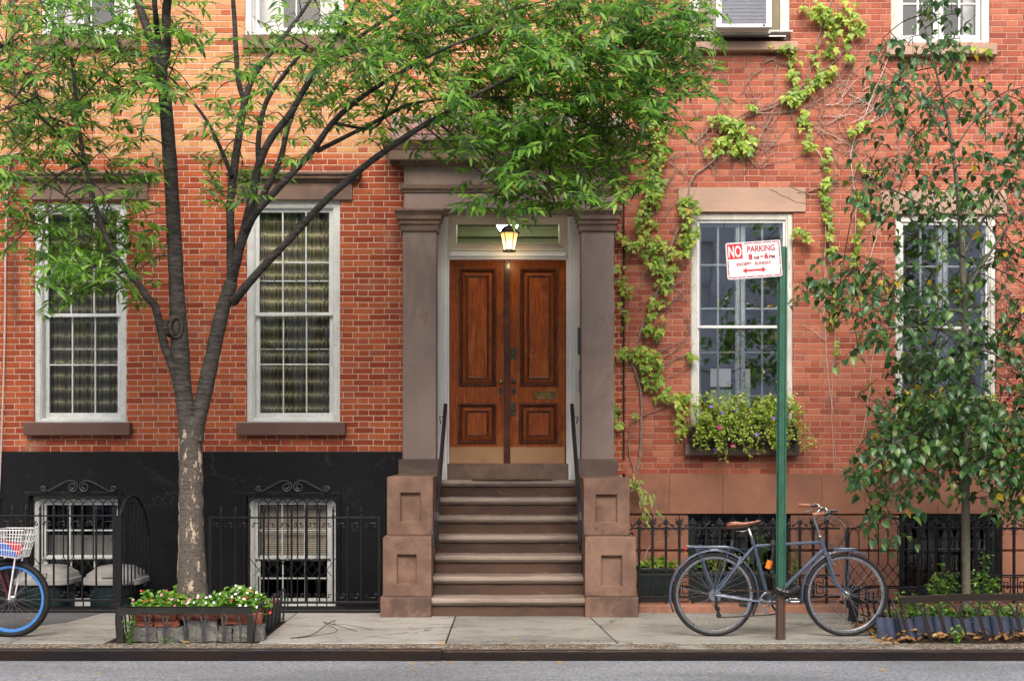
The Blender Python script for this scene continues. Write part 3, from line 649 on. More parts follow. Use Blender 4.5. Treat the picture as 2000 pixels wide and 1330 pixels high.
for k, (d, bt) in enumerate(((D1, 1174), (D2, 1165))):
    z0, z1 = Z(bt,yb), Z(1004,yb)
    mb = MB(); frame(mb, d[0]+.002, d[1]-.002, z0+.002, z1, .055, .06, .14); zm = Z(1075); 
    frame(mb, d[0]+.06, d[1]-.06, z0+.06, z1-.06, .035, .10, .13); mb.box(d[0]+.09, d[1]-.09, .1, .13, zm-.012, zm+.012)
    for i in (1, 2): xx = d[0]+(d[1]-d[0])*i/3; mb.box(xx-.008, xx+.008, .105, .125, z0+.09, z1-.09)
    w = mb.build('window', M['green_dk'], houseR, bevel=.003)
    w['label'] = ('dark green basement window behind the bicycle', 'dark green basement window behind the slim tree')[k]
    mb = MB(); mb.quad((d[0]+.08,.118,z0+.08),(d[1]-.08,.118,z0+.08),(d[1]-.08,.118,z1-.08),(d[0]+.08,.118,z1-.08)); mb.build('pane', M['glass'], w)
    room(w, d[0], d[1], z0, z1, .8, grow=.1)
    # cast iron guard with palmettes
    yg = -.02; G = MB(); n = 7; G.bar((d[0]+.01,yg,z0+.04),(d[1]-.01,yg,z0+.04),.014); G.bar((d[0]+.01,yg,Z(1055,yg)),(d[1]-.01,yg,Z(1055,yg)),.012)
    for i in range(n):
        cx = d[0]+.1+(d[1]-d[0]-.2)*i/(n-1); G.tube([(cx,yg,z0+.04),(cx,yg,Z(1055,yg))], .007, 5)
        zc = Z(1046,yg); G.ball((cx,yg,zc-.01),(.018,.012,.026),6)
        for a in (-70,-35,0,35,70):
            dx, dz = math.sin(R(a)), math.cos(R(a)); G.tube([(cx,yg,zc+.01),(cx+dx*.022,yg,zc+.01+dz*.04),(cx+dx*.03,yg,zc+.012+dz*.065)],[.006,.009,.003],5)
    G.build('window_guard', M['iron'], w)
def lint(w, a, b, t, bt):
    mb = MB(); y = -.02; mb.box(X(a,y), X(b,y), y, .03, Z(bt,y), Z(t,y)); mb.build('lintel', M['stone_lint'], w, bevel=.006)
def rwin(op, lab, upper=False):
    """old white box frame, aluminium storm sashes, casements behind the glass"""
    x0, x1, z0, z1 = op
    mb = MB(); frame(mb, x0, x1, z0, z1, .075, .025, .14, wb=.05, wt=.07); mb.box(x0+.01, x0+.055, .012, .03, z0, z1-.02); mb.box(x1-.055, x1-.01, .012, .03, z0, z1-.02)
    w = mb.build('window', M['white_old'], houseR, bevel=.004); w['label'] = lab
    a, b, c, d = x0+.076, x1-.076, z0+.051, z1-.071; zm = c+(d-c)*.515
    for k, (e, f, ys) in enumerate(((zm-.014, d, .045), (c, zm+.014, .065))):
        mb = MB(); frame(mb, a, b, e, f, .022, ys, ys+.018, wb=.024, wt=.028); mb.build('storm_sash', M['alu'], w, bevel=.003)
        mb = MB(); mb.quad((a+.02,ys+.009,e+.02),(b-.02,ys+.009,e+.02),(b-.02,ys+.009,f-.02),(a+.02,ys+.009,f-.02)); mb.build('pane', M['glass_r'], w)
    xm = (a+b)/2; yc = .10
    for (e, f) in ((a-.0, xm-.006), (xm+.006, b+.0)):
        mb = MB(); frame(mb, e, f, c, d, .045, yc, yc+.04, wb=.07, wt=.06); mid = (e+f)/2; mb.box(mid-.011, mid+.011, yc+.006, yc+.034, c+.07, d-.06)
        n = 5
        for i in range(1, n): q = c+(d-c)*i/n; mb.box(e+.045, mid-.011, yc+.006, yc+.034, q-.010, q+.010); mb.box(mid+.011, f-.045, yc+.006, yc+.034, q-.010, q+.010)
        mb.build('casement', M['white'], w, bevel=.003)
    return w
w1 = rwin(R1, 'tall white storm window behind the parking sign'); lint(w1, 1325, 1574, 366, 414); sill(w1, 1338, 1562, 866, 889, 'stone_step', .1)
w2 = rwin(R2, 'tall white storm window behind the slim tree'); lint(w2, 1720, 1968, 372, 418); sill(w2, 1736, 1960, 866, 889, 'stone_step', .1)
# room behind the first window, glowing panels past its far window stand for daylight
x0, x1, z0, z1 = R1; a, b, c, d, e, f = x0-.7, x1+.7, z0-.6, z1+.35, .34, 5.2
FH = (X(1383,f), X(1432,f), Z(800,f), Z(716,f)); FH2 = (X(1445,f), X(1470,f), Z(800,f), Z(716,f))
mb = MB(); wall_grid(mb, a, b, c, d, [FH, FH2], f, .1)
mb.quad((a,e,c),(a,f,c),(a,f,d),(a,e,d)); mb.quad((b,e,c),(b,f,c),(b,f,d),(b,e,d)); mb.quad((a,e,c),(b,e,c),(b,f,c),(a,f,c)); mb.quad((a,e,d),(b,e,d),(b,f,d),(a,f,d))
mb.quad((a,e,c),(x0,e,c),(x0,e,d),(a,e,d)); mb.quad((x1,e,c),(b,e,c),(b,e,d),(x1,e,d)); mb.build('interior', M['dark_r'], w1)
mb = MB(); frame(mb, *FH, .03, f-.02, f+.02); mb.box(FH[0], FH[1], f-.01, f+.01, (FH[2]+FH[3])/2-.02, (FH[2]+FH[3])/2+.02); frame(mb, *FH2, .03, f-.02, f+.02); mb.build('far_window', M['dark'], w1)
mb = MB(); mb.box(a, b, f+.6, f+.7, c, Z(752,f)); mb.build('glowing_hedge_panel', mat_emit('glowing daylit garden', (.30,.42,.27), .35), w1)
mb = MB(); mb.box(a, b, f+.72, f+.8, c, d); mb.build('glowing_wall_panel', mat_emit('glowing daylit garden wall', (.6,.55,.52), .4), w1)
x0, x1, z0, z1 = R2; room(w2, *R2, depth=2., mat='dark_r')
# upper right window: paired casements
x0, x1, z0, z1 = R4; mb = MB(); frame(mb, x0, x1, z0, z1, .085, .02, .14, wb=.03, wt=.07); w = mb.build('window', M['white_old'], houseR, bevel=.004); w['label'] = 'upper white casement window at the top right'
xm = (x0+x1)/2-.01
for (p, q) in ((x0+.088, xm-.004), (xm+.004, x1-.088)):
    mb = MB(); frame(mb, p, q, z0+.033, z1-.075, .05, .045, .085, wb=.06); mid = (p+q)/2; mb.box(mid-.011, mid+.011, .05, .08, z0+.093, z1-.125)
    for i in range(1, 6): zq = z0+.093+.345*i-.01; mb.box(p+.05, mid-.011, .05, .08, zq-.010, zq+.010); mb.box(mid+.011, q-.05, .05, .08, zq-.010, zq+.010)
    mb.build('casement', M['white'], w, bevel=.003)
    mb = MB(); mb.quad((p+.04,.066,z0+.06),(q-.04,.066,z0+.06),(q-.04,.066,z1-.1),(p+.04,.066,z1-.1)); mb.build('pane', M['glass'], w)
room(w, *R4, depth=1., mat='dark'); sill(w, 1732, 1948, 85, 107, 'stone_lint', .09)
mb = MB(); mb.box(x1-.22, x1-.1, .2, .23, z0, z1); mb.build('shutter', M['white'], w, bevel=.01)
# window with the air conditioner
x0, x1, z0, z1 = R3; mb = MB(); frame(mb, x0, x1, z0, z1, .1, .02, .14, wb=.03, wt=.07); w = mb.build('window', M['white_old'], houseR, bevel=.004); w['label'] = 'upper white window holding the air conditioner'
mb = MB(); frame(mb, x0+.1, x1-.1, z0+.46, z1-.07, .04, .05, .08, wb=.09); mb.build('sash', M['white'], w, bevel=.003)
mb = MB(); mb.quad((x0+.13,.065,z0+.5),(x1-.13,.065,z0+.5),(x1-.13,.065,z1-.1),(x0+.13,.065,z1-.1)); mb.build('pane', M['glass_r'], w); room(w, *R3, depth=.8)
sill(w, 1335, 1558, 81, 98, 'stone_lint', .1)
for (p, q) in ((x0+.1, X(1391)), (X(1505), x1-.1)):
    mb = MB(); n = 9; 
    for i in range(n):
        u0, u1 = p+(q-p)*i/n, p+(q-p)*(i+1)/n; mb.quad((u0,.06,z0+.03),((u0+u1)/2,.045,z0+.03),((u0+u1)/2,.045,z0+.46),(u0,.06,z0+.46)); mb.quad(((u0+u1)/2,.045,z0+.03),(u1,.06,z0+.03),(u1,.06,z0+.46),((u0+u1)/2,.045,z0+.46))
    mb.build('accordion_panel', mat_gen('yellowed plastic', (.55,.53,.42), (.42,.38,.27), .5, 8., stretch=(1,1,.2)), w)
ac = thing('air_conditioner', 'white louvred air conditioner sticking out of the upper window', 'air conditioner', (X(1450),-.2,Z(79)))
ya, yb2 = -.36, .12; xa, xb, za, zb_ = X(1399,ya), X(1507,ya), Z(54,ya), Z(54,ya)+.42
mb = MB(); mb.box(xa, xb, ya+.006, yb2, za, zb_); mb.build('casing', M['alu'], ac, bevel=.012)
mb = MB(); frame(mb, xa, xb, za, zb_, .055, ya-.006, ya+.01, wb=.035); mb.build('front_frame', M['alu'], ac, bevel=.004)
mb = MB(); 
for i in range(24): q = za+.04+i*.0142; mb.prism([(ya-.004,q),(ya+.004,q+.010),(ya+.006,q+.010),(ya-.002,q)], 'x', xa+.056, xb-.056)
mb.box(xa+.05, xb-.05, ya+.0065, ya+.0085, za+.035, zb_-.06); mb.build('grille', mat_gen('grey louvres', (.42,.44,.50), (.36,.38,.44), .4, 5., .3), ac)
mb = MB(); mb.lathe([(.012,0),(.012,.004)], 12, (xb-.08, ya-.009, za+.018), 'y'); mb.build('badge', M['duct'], ac)
mb = MB(); mb.box(X(1395), X(1498), -.2, .03, Z(79)+.012, Z(79)+.05); mb.box(X(1362), X(1544), -.12, .03, Z(79)+.052, Z(79)+.07); mb.build('support_board', M['white_old'], ac)
mb = MB(); mb.box(X(1362,-.14), X(1535,-.14), -.14, .0, Z(80)+.0, Z(80)+.012); mb.build('drip_tray', M['screw'], ac)

# ============================================================ lantern under the portal
yl = -.03; lx = X(994.6, yl)
lan = thing('hanging_lantern', 'lit six sided black metal lantern with amber glass hanging above the double doors', 'lantern', (lx, yl, Z(494,yl)))
mb = MB(); zt = Z(440,yl); n6 = 6
mb.lathe([(.118,zt-.088),(.112,zt-.078),(.088,zt-.062),(.078,zt-.035),(.05,zt-.012),(.018,zt+.0),(.006,zt+.014)], 6, (lx,yl,0), ang=R(0)); mb.build('roof', M['lampmetal'], lan, bevel=.002)
mb = MB(); zc = zt
for k in range(4):
    c = zc+.012+k*.021; pts = [(lx+(.006*math.cos(t) if k % 2 else 0), yl+(0 if k % 2 else .006*math.cos(t)), c+.011*math.sin(t)+.006) for t in [i*math.pi/4 for i in range(8)]]
    mb.tube(pts, .0022, 4, closed=True)
mb.build('chain', M['lampmetal'], lan)
zg0, zg1 = Z(489,yl), zt-.078
mb = MB(); mb.lathe([(.057,zg0),(.095,zg1)], 6, (lx,yl,0), capped=False)
m, nt, out = newmat('lit amber glass'); N = NT(nt); nd = N.n('SeparateXYZ', {0: N.obj()}, out=None)
g = N.ss(nd.outputs[2], 0.02, .22, 1., .22); fin(nt, out, N.n('Emission', {0: N.mix(g, (1,.42,.08), (1,.75,.36)), 1: N.m('MULTIPLY_ADD', g, 2.4, .35)}))
mb.build('glass_shade', m, lan)
mb = MB(); 
for k in range(6):
    a = R(60*k); mb.tube([(lx+.058*math.cos(a), yl+.058*math.sin(a), zg0), (lx+.097*math.cos(a), yl+.097*math.sin(a), zg1)], .0048, 5)
    b0 = R(60*k+30)   # curved tracery on each pane
    rr = lambda t: (.0505+(.084-.0505)*t)
    for sg in (-1, 1): mb.tube([(lx+rr(t)*math.cos(b0)-sg*math.sin(b0)*.034*math.sin(t*2.6+.3), yl+rr(t)*math.sin(b0)+sg*math.cos(b0)*.034*math.sin(t*2.6+.3), zg0+(zg1-zg0)*t) for t in (.05,.3,.5,.65,.72)], .0017, 4)
mb.lathe([(.066,zg0-.018),(.074,zg0-.012),(.066,zg0),(.058,zg0+.006)], 6, (lx,yl,0), capped=False); mb.lathe([(.064,zg0-.018),(.05,zg0-.018)], 6, (lx,yl,0), capped=False); mb.build('frame', M['lampmetal'], lan)
pl = bpy.data.lights.new('bulb', 'POINT'); pl.energy = .8; pl.color = (1,.68,.35); pl.shadow_soft_size = .03
po = bpy.data.objects.new('bulb', pl); COL.objects.link(po); po.parent = lan; po.location = (0, -.0, -.06)
vl = bpy.data.lights.new('lamp_light', 'POINT'); vl.energy = 5; vl.color = (1,.93,.75); vl.shadow_soft_size = .12
vo = bpy.data.objects.new('lamp_light', vl); COL.objects.link(vo); vo.parent = houseL; vo.location = (0, .9, 4.1)
# pale cable hanging down the far left of the facade
mb = MB(); mb.tube(spline([(X(116,-.05),-.04,Z(360)),(X(30,-.05),-.03,Z(300)),(X(12,-.05),-.03,Z(395)),(X(8,-.05),-.03,Z(650)),(X(2,-.05),-.06,Z(900,-.06)),(X(-4,-.08),-.09,Z(1010))],6), .0085, 6)
tag(mb.build('cable', M['pipe'], loc=(X(5),-.05,1.)), 'pale cable hanging down the brick wall at the far left edge', 'cable')
# ============================================================ GROUND
def mat_asphalt():
    m, nt, out = newmat('worn asphalt'); N = NT(nt); o = N.obj()
    big = N.noise(N.obj((.35,1.2,1)), 1.1, 5, .6); f = N.noise(o, 55, 4, .7)
    v = N.n('TexVoronoi', {'Vector': o, 'Scale': 70.}, out=None)
    c = N.ramp(N.noise(o, 42, 4, .85), [(.35,(.11,.118,.13)),(.52,(.245,.26,.285)),(.68,(.43,.45,.485))])
    c = N.mix(N.ss(big, .4, .68, 0., .5), c, (.09,.095,.10)); c = N.mix(N.ss(v.outputs[0], .0, .22, .35, 0.), c, (.34,.35,.36))
    fin(nt, out, N.bsdf(c, .85, 0, N.bump(N.m('ADD', f, v.outputs[0]), .6, .006), .3)); return m
def mat_concrete(name, a, b, spk=.35, st=.4):
    m, nt, out = newmat(name); N = NT(nt); o = N.obj(None, True); big = N.noise(o, 1.4, 6, .65); f = N.noise(o, 60, 5, .8)
    c = N.mix(N.ss(big, .38, .66), a, b); c = N.mix(spk, c, N.ramp(f, [(.32,.3),(.68,1.)]), 'MULTIPLY')
    c = N.mix(N.ss(N.noise(N.obj((.8,3.5,1)), 7, 5, .7), .60, .68, 0., st), c, (.10,.09,.08))
    c = N.mix(N.ss(N.noise(N.obj((.7,1.6,1)), 2.2, 6, .75), .5, .62, 0., .55), c, (.12,.115,.10)); c = N.mix(N.ss(N.noise(o, 17, 4, .7), .62, .70, 0., .5), c, (.46,.45,.42))
    ce = N.n('TexVoronoi', {'Vector': N.n('VectorMath', {0: o, 1: N.n('VectorMath', {0: N.noise(o, 3, 4, .7, out=1), 3: .5}, operation='SCALE')}, operation='ADD'), 'Scale': .55}, out=0, feature='DISTANCE_TO_EDGE'); c = N.mix(N.ss(ce, 0., .009, .9, 0.), c, (.05,.045,.04))
    gum = N.n('TexVoronoi', {'Vector': o, 'Scale': 2.6}, out=0); c = N.mix(N.ss(gum, .035, .06, .45, 0.), c, (.09,.085,.08))
    fin(nt, out, N.bsdf(c, .85, 0, N.bump(f, .4, .004), .3)); return m
def mat_pebble():
    m, nt, out = newmat('exposed aggregate'); N = NT(nt); o = N.obj()
    v = N.n('TexVoronoi', {'Vector': o, 'Scale': 38.}, out=None); c = N.ramp(N.n('SeparateColor', {0: v.outputs[1]}), [(0,(.16,.13,.10)),(.5,(.34,.29,.22)),(.8,(.46,.38,.28)),(1,(.25,.17,.12))])
    c = N.mix(N.ss(v.outputs[0], .25, .6), c, (.09,.08,.065)); c = N.mix(N.ss(N.noise(o, 3, 5), .55, .7, 0., .75), c, (.33,.32,.29))
    fin(nt, out, N.bsdf(c, .85, 0, N.bump(N.m('SUBTRACT', 1., v.outputs[0]), .8, .008), .3)); return m
M['asphalt'] = mat_asphalt(); M['walk'] = mat_concrete('sidewalk concrete', (.33,.325,.29), (.22,.215,.195)); M['walk2'] = mat_concrete('patched concrete', (.40,.39,.36), (.31,.30,.28)); M['walkd'] = mat_concrete('dark patch', (.13,.135,.14), (.09,.095,.10))
M['pebble'] = mat_pebble()
M['curb'] = mat_gen('steel kerb face', (.018,.016,.018), (.040,.024,.018), .34, 3., .5, .5, 60, .5, c3=(.03,.028,.03), stretch=(.3,1,3))
M['soil'] = mat_gen('dark soil and mulch', (.055,.038,.026), (.025,.018,.013), .95, 30., 0, 1., 60, .1, c3=(.16,.085,.04), bd=.02)
M['dirt'] = mat_gen('areaway concrete', (.06,.058,.055), (.035,.034,.033), .9, 3., 0, .4, 60, .2)
M['cobble'] = mat_gen('granite block', (.21,.205,.19), (.12,.12,.115), .85, 9., 0, 1., 38, .3, c3=(.28,.27,.25), bd=.015)
M['pitbrick'] = mat_gen('old paving brick', (.36,.12,.075), (.22,.075,.052), .85, 12., 0, .8, 70, .3, c3=(.34,.15,.09), bd=.006)
mb = MB(); mb.quad((-80,-90,-.088),(80,-90,-.088),(80,-3.6,-.088),(-80,-3.6,-.088)); struct(mb.build('road', M['asphalt']))
mb = MB(); mb.quad((-80,-3.66,-.56),(80,-3.66,-.56),(80,40,-.56),(-80,40,-.56)); struct(mb.build('ground', M['dirt']))
YC0, YC1, YS0, YS1 = -3.66, -3.60, -3.31, -1.25
mb = MB(); xj = X(865,-3.66)
mb.box(-40, xj-.003, YC0, YC1, -.3, .006); mb.box(xj+.003, 40, YC0+.006, YC1, -.3, -.003); struct(mb.build('kerb', M['curb'], bevel=.016, seg=3))
mb = MB(); mb.box(-40, 40, YC1, YS0, -.5, -.006); mb.box(-3.30, -2.06, YS0+.0005, -3.24, -.5, -.008); mb.box(3.10, 5.3, YS0+.0005, -3.24, -.5, -.008); struct(mb.build('kerb_strip', M['pebble']))
PLx0, PLx1, PLy0, PLy1 = -3.30, -2.06, -3.24, -1.85
PRx0, PRx1 = 3.10, 5.3
mb = MB(); mb.box(-40, PLx0, YS0+.001, YS1, -.5, -.03); mb.box(PLx0, PLx1, YS0+.001, PLy0, -.5, -.03); mb.box(PLx0, PLx1, PLy1, YS1, -.5, -.03); mb.box(PLx1, PRx0, YS0+.001, YS1, -.5, -.03); mb.box(PRx0, PRx1, PLy1, YS1, -.5, -.03); mb.box(PRx1, 40, YS0+.001, YS1, -.5, -.03)
struct(mb.build('sidewalk_base', M['soil']))
def slab(poly, mat='walk', top=0.0): 
    mb = MB(); mb.prism(poly, 'z', -.029, top); return struct(mb.build('sidewalk', M[mat], bevel=.004, loc=(sum(p[0] for p in poly)/len(poly), -2.4, 0)))
g = .005
def rect(a, b, c, d): return [(a+g,c),(b-g,c),(b-g,d),(a+g,d)]
for a, b in ((-40,-12),(-12,-9),(-9,-6.9),(-6.9,-5.35)): slab(rect(a,b,YS0,YS1))
slab([(-5.35+g,YS0),(PLx0-g,YS0),(PLx0-g,-2.05),(-4.05,-2.05),(-4.45,-2.6),(-5.35+g,-2.6)]); slab([(-5.35+g,-2.594),(-4.46,-2.594),(-4.06,-2.044),(-3.9,YS1),(-5.35+g,YS1)], 'walkd', .002)
slab([(-4.04,-2.044),(PLx0-g,-2.044),(PLx0-g,YS1),(-3.89,YS1)])
slab(rect(PLx0,PLx1,PLy1,YS1)); slab([(PLx1+g,YS0),(-.545,YS0),(-.535,YS1),(PLx1+g,YS1)], 'walk2'); slab([(-.532,YS0),(.85,YS0),(.69,YS1),(-.524,YS1)]); slab([(.862,YS0),(PRx0-g,YS0),(PRx0-g,YS1),(.702,YS1)], 'walk', .002)
slab(rect(PRx0,PRx1,PLy1,YS1)); 
for a, b in ((PRx1,7.2),(7.2,9.5),(9.5,40)): slab(rect(a,b,YS0,YS1))
mb = MB(); n = 16
for (a,b) in ((PLx0,PLx1),(PRx0,PRx1)):
    nx, ny = 24, 24; base = len(mb.v)
    for i in range(nx+1):
        for j in range(ny+1):
            u, v = i/nx, j/ny; hgt = .17*max(0, min(1, 7*(min(u,1-u,v,1-v)-.11))) if a < 0 else .09*min(1, 4*min(u,1-u,v,1-v))
            mb.v.append((a+(b-a)*u, YS0+.0+(PLy1-YS0)*v, -.02+hgt+RN.uniform(-.012,.012)))
    for i in range(nx):
        for j in range(ny): k = base+i*(ny+1)+j; mb.f.append((k, k+ny+1, k+ny+2, k+1))
struct(mb.build('soil', M['soil'], smooth=True))
# opposite side of the street (seen only in the window reflections)
mb = MB(); mb.box(-40, 40, -21.5, -17.5, -.2, .02); struct(mb.build('far_sidewalk', M['walk']))

far = thing('rowhouses', 'row of pale houses across the street, mirrored in the window panes', 'houses', (0,-23,0))
holes = []
for i in range(-9, 10):
    for zz in (1.6, 5.2, 8.6): holes.append((i*1.75-.5, i*1.75+.5, zz, zz+2.1))
mb = MB(); wall_grid(mb, -17, 17, -.1, 11.5, holes, 23.0, .25)
mb.v = [(v[0], -v[1], v[2]) for v in mb.v]; mb.box(-17, 17, -30, -23.3, -.1, 11.5); mb.build('wall', mat_gen('pale painted stone', (.80,.79,.76), (.74,.72,.69), .8, 1., 0, .2, 60, .2), far)
mb = MB(); mb.box(-17, 17, -30, -22.6, 11.5, 11.9); mb.build('cornice', M['stone_corn'], far)
for h in holes:
    if abs(h[0]) < 9 and h[2] < 8: mb = MB(); frame(mb, h[0], h[1], h[2], h[3], .07, -23.2, -23.1); mb.box(h[0]+.07, h[1]-.07, -23.2, -23.1, h[2]+1.0, h[2]+1.06); mb.box(h[0]-.1, h[1]+.1, -23.0, -22.92, h[3], h[3]+.22); mb.build('window', M['white'], far)
# fence kerbs
def low_wall(name, lab, x0, x1, z1, mat, y0=-1.36, y1=-1.08):
    mb = MB(); mb.box(x0, x1, y0, y1, -.55, z1); o = mb.build(name, M[mat], bevel=.014, loc=((x0+x1)/2, (y0+y1)/2, 0)); return tag(o, lab, 'kerb')
low_wall('stone_kerb', 'low black painted kerb under the iron fence by the rubbish bins', -9.5, X(236,-1.3), .034, 'black')
low_wall('stone_kerb', 'low black kerb under the iron fence between tree and stoop', X(405,-1.3), X(744,-1.3)-.001, .034, 'black')
low_wall('stone_kerb', 'low brown stone kerb under the ornate fence behind the bicycle', X(1246,-1.3), X(1650,-1.3), .075, 'stone_base')
low_wall('stone_kerb', 'brown stone threshold under the arched iron gate', X(1650,-1.3)+.002, X(1802,-1.3), .028, 'stone_base')
low_wall('stone_kerb', 'brown stone kerb under the ornate fence behind the slim tree', X(1802,-1.3)+.002, 9.5, .075, 'stone_base')

# ============================================================ FENCES
YF = -1.22
FZ = lambda py: Z(py, YF)
def spear(mb, x, z0, zr, zt, y=YF):
    mb.tube([(x,y,z0),(x,y,zr)], .0105, 6)
    h = zt-zr; mb.lathe([(.010,zr),(.018,zr+.1*h),(.009,zr+.2*h),(.013,zr+.28*h),(.008,zr+.36*h),(.015,zr+.55*h),(.010,zr+.75*h),(.004,zr+.88*h),(.006,zr+.93*h),(.002,zt)], 8, (x,y,0))
def vol(x, z, r, a0, turns, sg, y=YF, n=12): return [(x+sg*r*(1-.75*t/n)*math.cos(a0+turns*6.283*t/n), y, z+r*(1-.75*t/n)*math.sin(a0+turns*6.283*t/n)) for t in range(n+1)]
def spear_fence(lab, xs, x0, x1, zr, zb):
    f = thing('iron_fence', lab, 'fence', ((x0+x1)/2, YF, .034), 'plain black spear fences')
    for zz, hh in ((zr, .014), (zb, .022)):
        mb = MB(); mb.box(x0, x1, YF-.014, YF+.014, zz-hh/2, zz+hh/2); mb.build('rail', M['iron'], f, bevel=.002)
    first = None; zt = zr+.112
    for x in xs:
        if first is None:
            mb = MB(); spear(mb, x, zb-.01, zr, zt); first = mb.build('picket', M['iron'], f, loc=(x, YF, zb)); fx = x
        else:
            c = first.copy(); COL.objects.link(c); c.parent = f; c.location = first.location + Vector((x-fx, 0, 0))
    for xx in (x0+.012, x1-.012):
        mb = MB(); mb.box(xx-.013, xx+.013, YF-.013, YF+.013, .03, zr); mb.build('post', M['iron'], f, bevel=.002)
    mb = MB(); sx = sorted([x0]+list(xs)+[x1])
    for zc, sg in ((zr-.078, 1), (zb+.07, -1)):
        for a, b in zip(sx, sx[1:]):
            if b-a < .08: continue
            q = (b-a)*.26; m_ = (a+b)/2
            for s_ in (-1, 1):
                p = vol(m_+s_*q, zc, .021, math.pi/2, .95, s_)
                p = [(m_, YF, zc+.026)] + p if sg > 0 else [(m_, YF, zc-.026)] + [(u[0], u[1], 2*zc-u[2]) for u in p]
                mb.tube(p, .0048, 5)
    mb.build('scrollwork', M['iron'], f); return f
sp = 27.2
xsl = [X(px,YF) for px in (188,160.5,133,105,78.5,50.5,23.5,-4,-31,-58,-85,-112,-140,-167,-194)]
spear_fence('black spear topped iron fence in front of the rubbish bins', xsl, X(-215,YF), X(232,YF), FZ(1007), FZ(1172))
spear_fence('black spear topped iron fence between the street tree and the stoop', [X(px,YF) for px in (432,460,487,515,542,569.5,597,624,651,679,706)], X(408,YF), X(743,YF), FZ(1010.5), FZ(1176))
# open gate
gx, gy = X(228,YF), YF; ex_, ey = X(291,-.42), -.42; gt = thing('iron_gate', 'black iron gate with arched top, swung open beside the rubbish bins', 'gate', (gx, gy, .03))
def GP(t, z): return Vector((gx+.035+(ex_-gx-.035)*t, gy+(ey-gy)*t, z))
HT = [(0,.93),(.08,1.01),(.2,1.07),(.38,1.10),(.56,1.075),(.75,.99),(.9,.84),(1,.66)]
def gh(t):
    for (a,b),(c,d) in zip(HT, HT[1:]):
        if a <= t <= c: return b+(d-b)*(t-a)/(c-a)
mb = MB(); P = spline([GP(t,h) for t,h in HT], 3)
for a, b in zip(P, P[1:]): mb.bar(a, b, .03, .012)
mb.bar(GP(0,.05), GP(0,.95), .03); mb.bar(GP(1,.05), GP(1,.66), .022); mb.bar(GP(0,.13), GP(1,.13), .022); mb.build('gate_frame', M['iron'], gt, bevel=.002)
for i in range(1,8):
    t = i/8; mb = MB(); mb.tube([GP(t,.13), GP(t,gh(t)-.01)], .008, 6); mb.build('picket', M['iron'], gt)
mb = MB()
for i in range(8):
    t = (i+.5)/8
    for z in (.225, gh(t)-.055):
        c = GP(t,z); mb.tube([c+Vector((.0, .02*math.cos(a)*(1-a/14), .026*math.sin(a)*(1-a/14))) for a in [k*.7 for k in range(11)]], .004, 4)
        mb.ball(c, .008, 5)
mb.build('scrollwork', M['iron_b'], gt)
mb = MB(); mb.bar((gx-.02,gy,.03),(gx-.02,gy,1.0),.032); mb.box(gx-.05, gx+.04, gy-.03, gy+.03, .034, .075); mb.bar((gx-.02,gy,.98),(gx+.02,0,1.0) if False else (gx-.05,gy+.2,1.0),.02); mb.build('gate_post', M['iron'], gt, bevel=.003)
# small stay bars from wall to fence
mb = MB(); 
for px in (47, 462): mb.bar((X(px,YF),YF,FZ(1000)),(X(px+20,-.07),-.07,FZ(1000)+.01),.022); mb.ball((X(px,YF),YF,FZ(1000)),.028,6)
# ornate right fence
ZR, ZM, ZB, ZF = FZ(1031.5), FZ(1123), FZ(1165), .074
def palmette(mb, x, y=YF):
    z = ZR+.010; n0 = len(mb.v); mb.box(x-.014, x+.014, y-.012, y+.012, z-.004, z+.010); mb.ball((x,y,z+.022),(.014,.01,.014),6)
    for a in (-100,-66,-33,0,33,66,100):
        dx, dz = math.sin(R(a)), math.cos(R(a)); L = .062 if abs(a) < 40 else .05 if abs(a) < 80 else .036
        mb.tube([(x+dx*.008,y,z+.03+dz*.006),(x+dx*L*.55,y,z+.03+dz*L*.6),(x+dx*L*.8,y,z+.032+dz*L)], [.0035,.0075,.002], 5)
    mb.tube([(x,y,z+.09),(x,y,z+.115)],[.006,.001],5); mb.v[n0:] = [(x+(a-x)*1.25, y+(b-y)*1.5, z+(c-z)*1.08) for a, b, c in mb.v[n0:]]
def bud(mb, x, y=YF):
    z = ZR+.010; n0 = len(mb.v); mb.box(x-.016, x+.016, y-.012, y+.012, z-.004, z+.008)
    mb.ball((x,y,z+.03),(.016,.01,.018),6); mb.ball((x-.013,y,z+.046),(.010,.008,.015),5); mb.ball((x+.013,y,z+.046),(.010,.008,.015),5); mb.tube([(x,y,z+.04),(x,y,z+.062),(x,y,z+.082)],[.012,.011,.001],6)
    for s in (-1,1):
        mb.tube([(x+s*.012,y,z+.03),(x+s*.03,y,z+.034),(x+s*.045,y,z+.018),(x+s*.058,y,z+.006)]+vol(x+s*.055,z+.017,.013,-math.pi/2,.8,s,y,8), .0052, 5)
    mb.v[n0:] = [(x+(a-x)*1.15, y+(b-y)*1.5, z+(c-z)*1.15) for a, b, c in mb.v[n0:]]
def key(mb, a, b, z0, z1, y):
    m_ = (a+b)/2
    for s in (-1, 1):
        w = (b-a)/2*.82; P = [(0,0),(0,1),(1,1),(1,.08),(.28,.08),(.28,.72),(.72,.72),(.72,.34),(.5,.34)]
        P = [(m_+s*(.006+u*w), y, z0+.012+(z1-z0-.024)*v) for u, v in P]
        for p, q in zip(P, P[1:]): mb.bar(p, q, .009, .009)
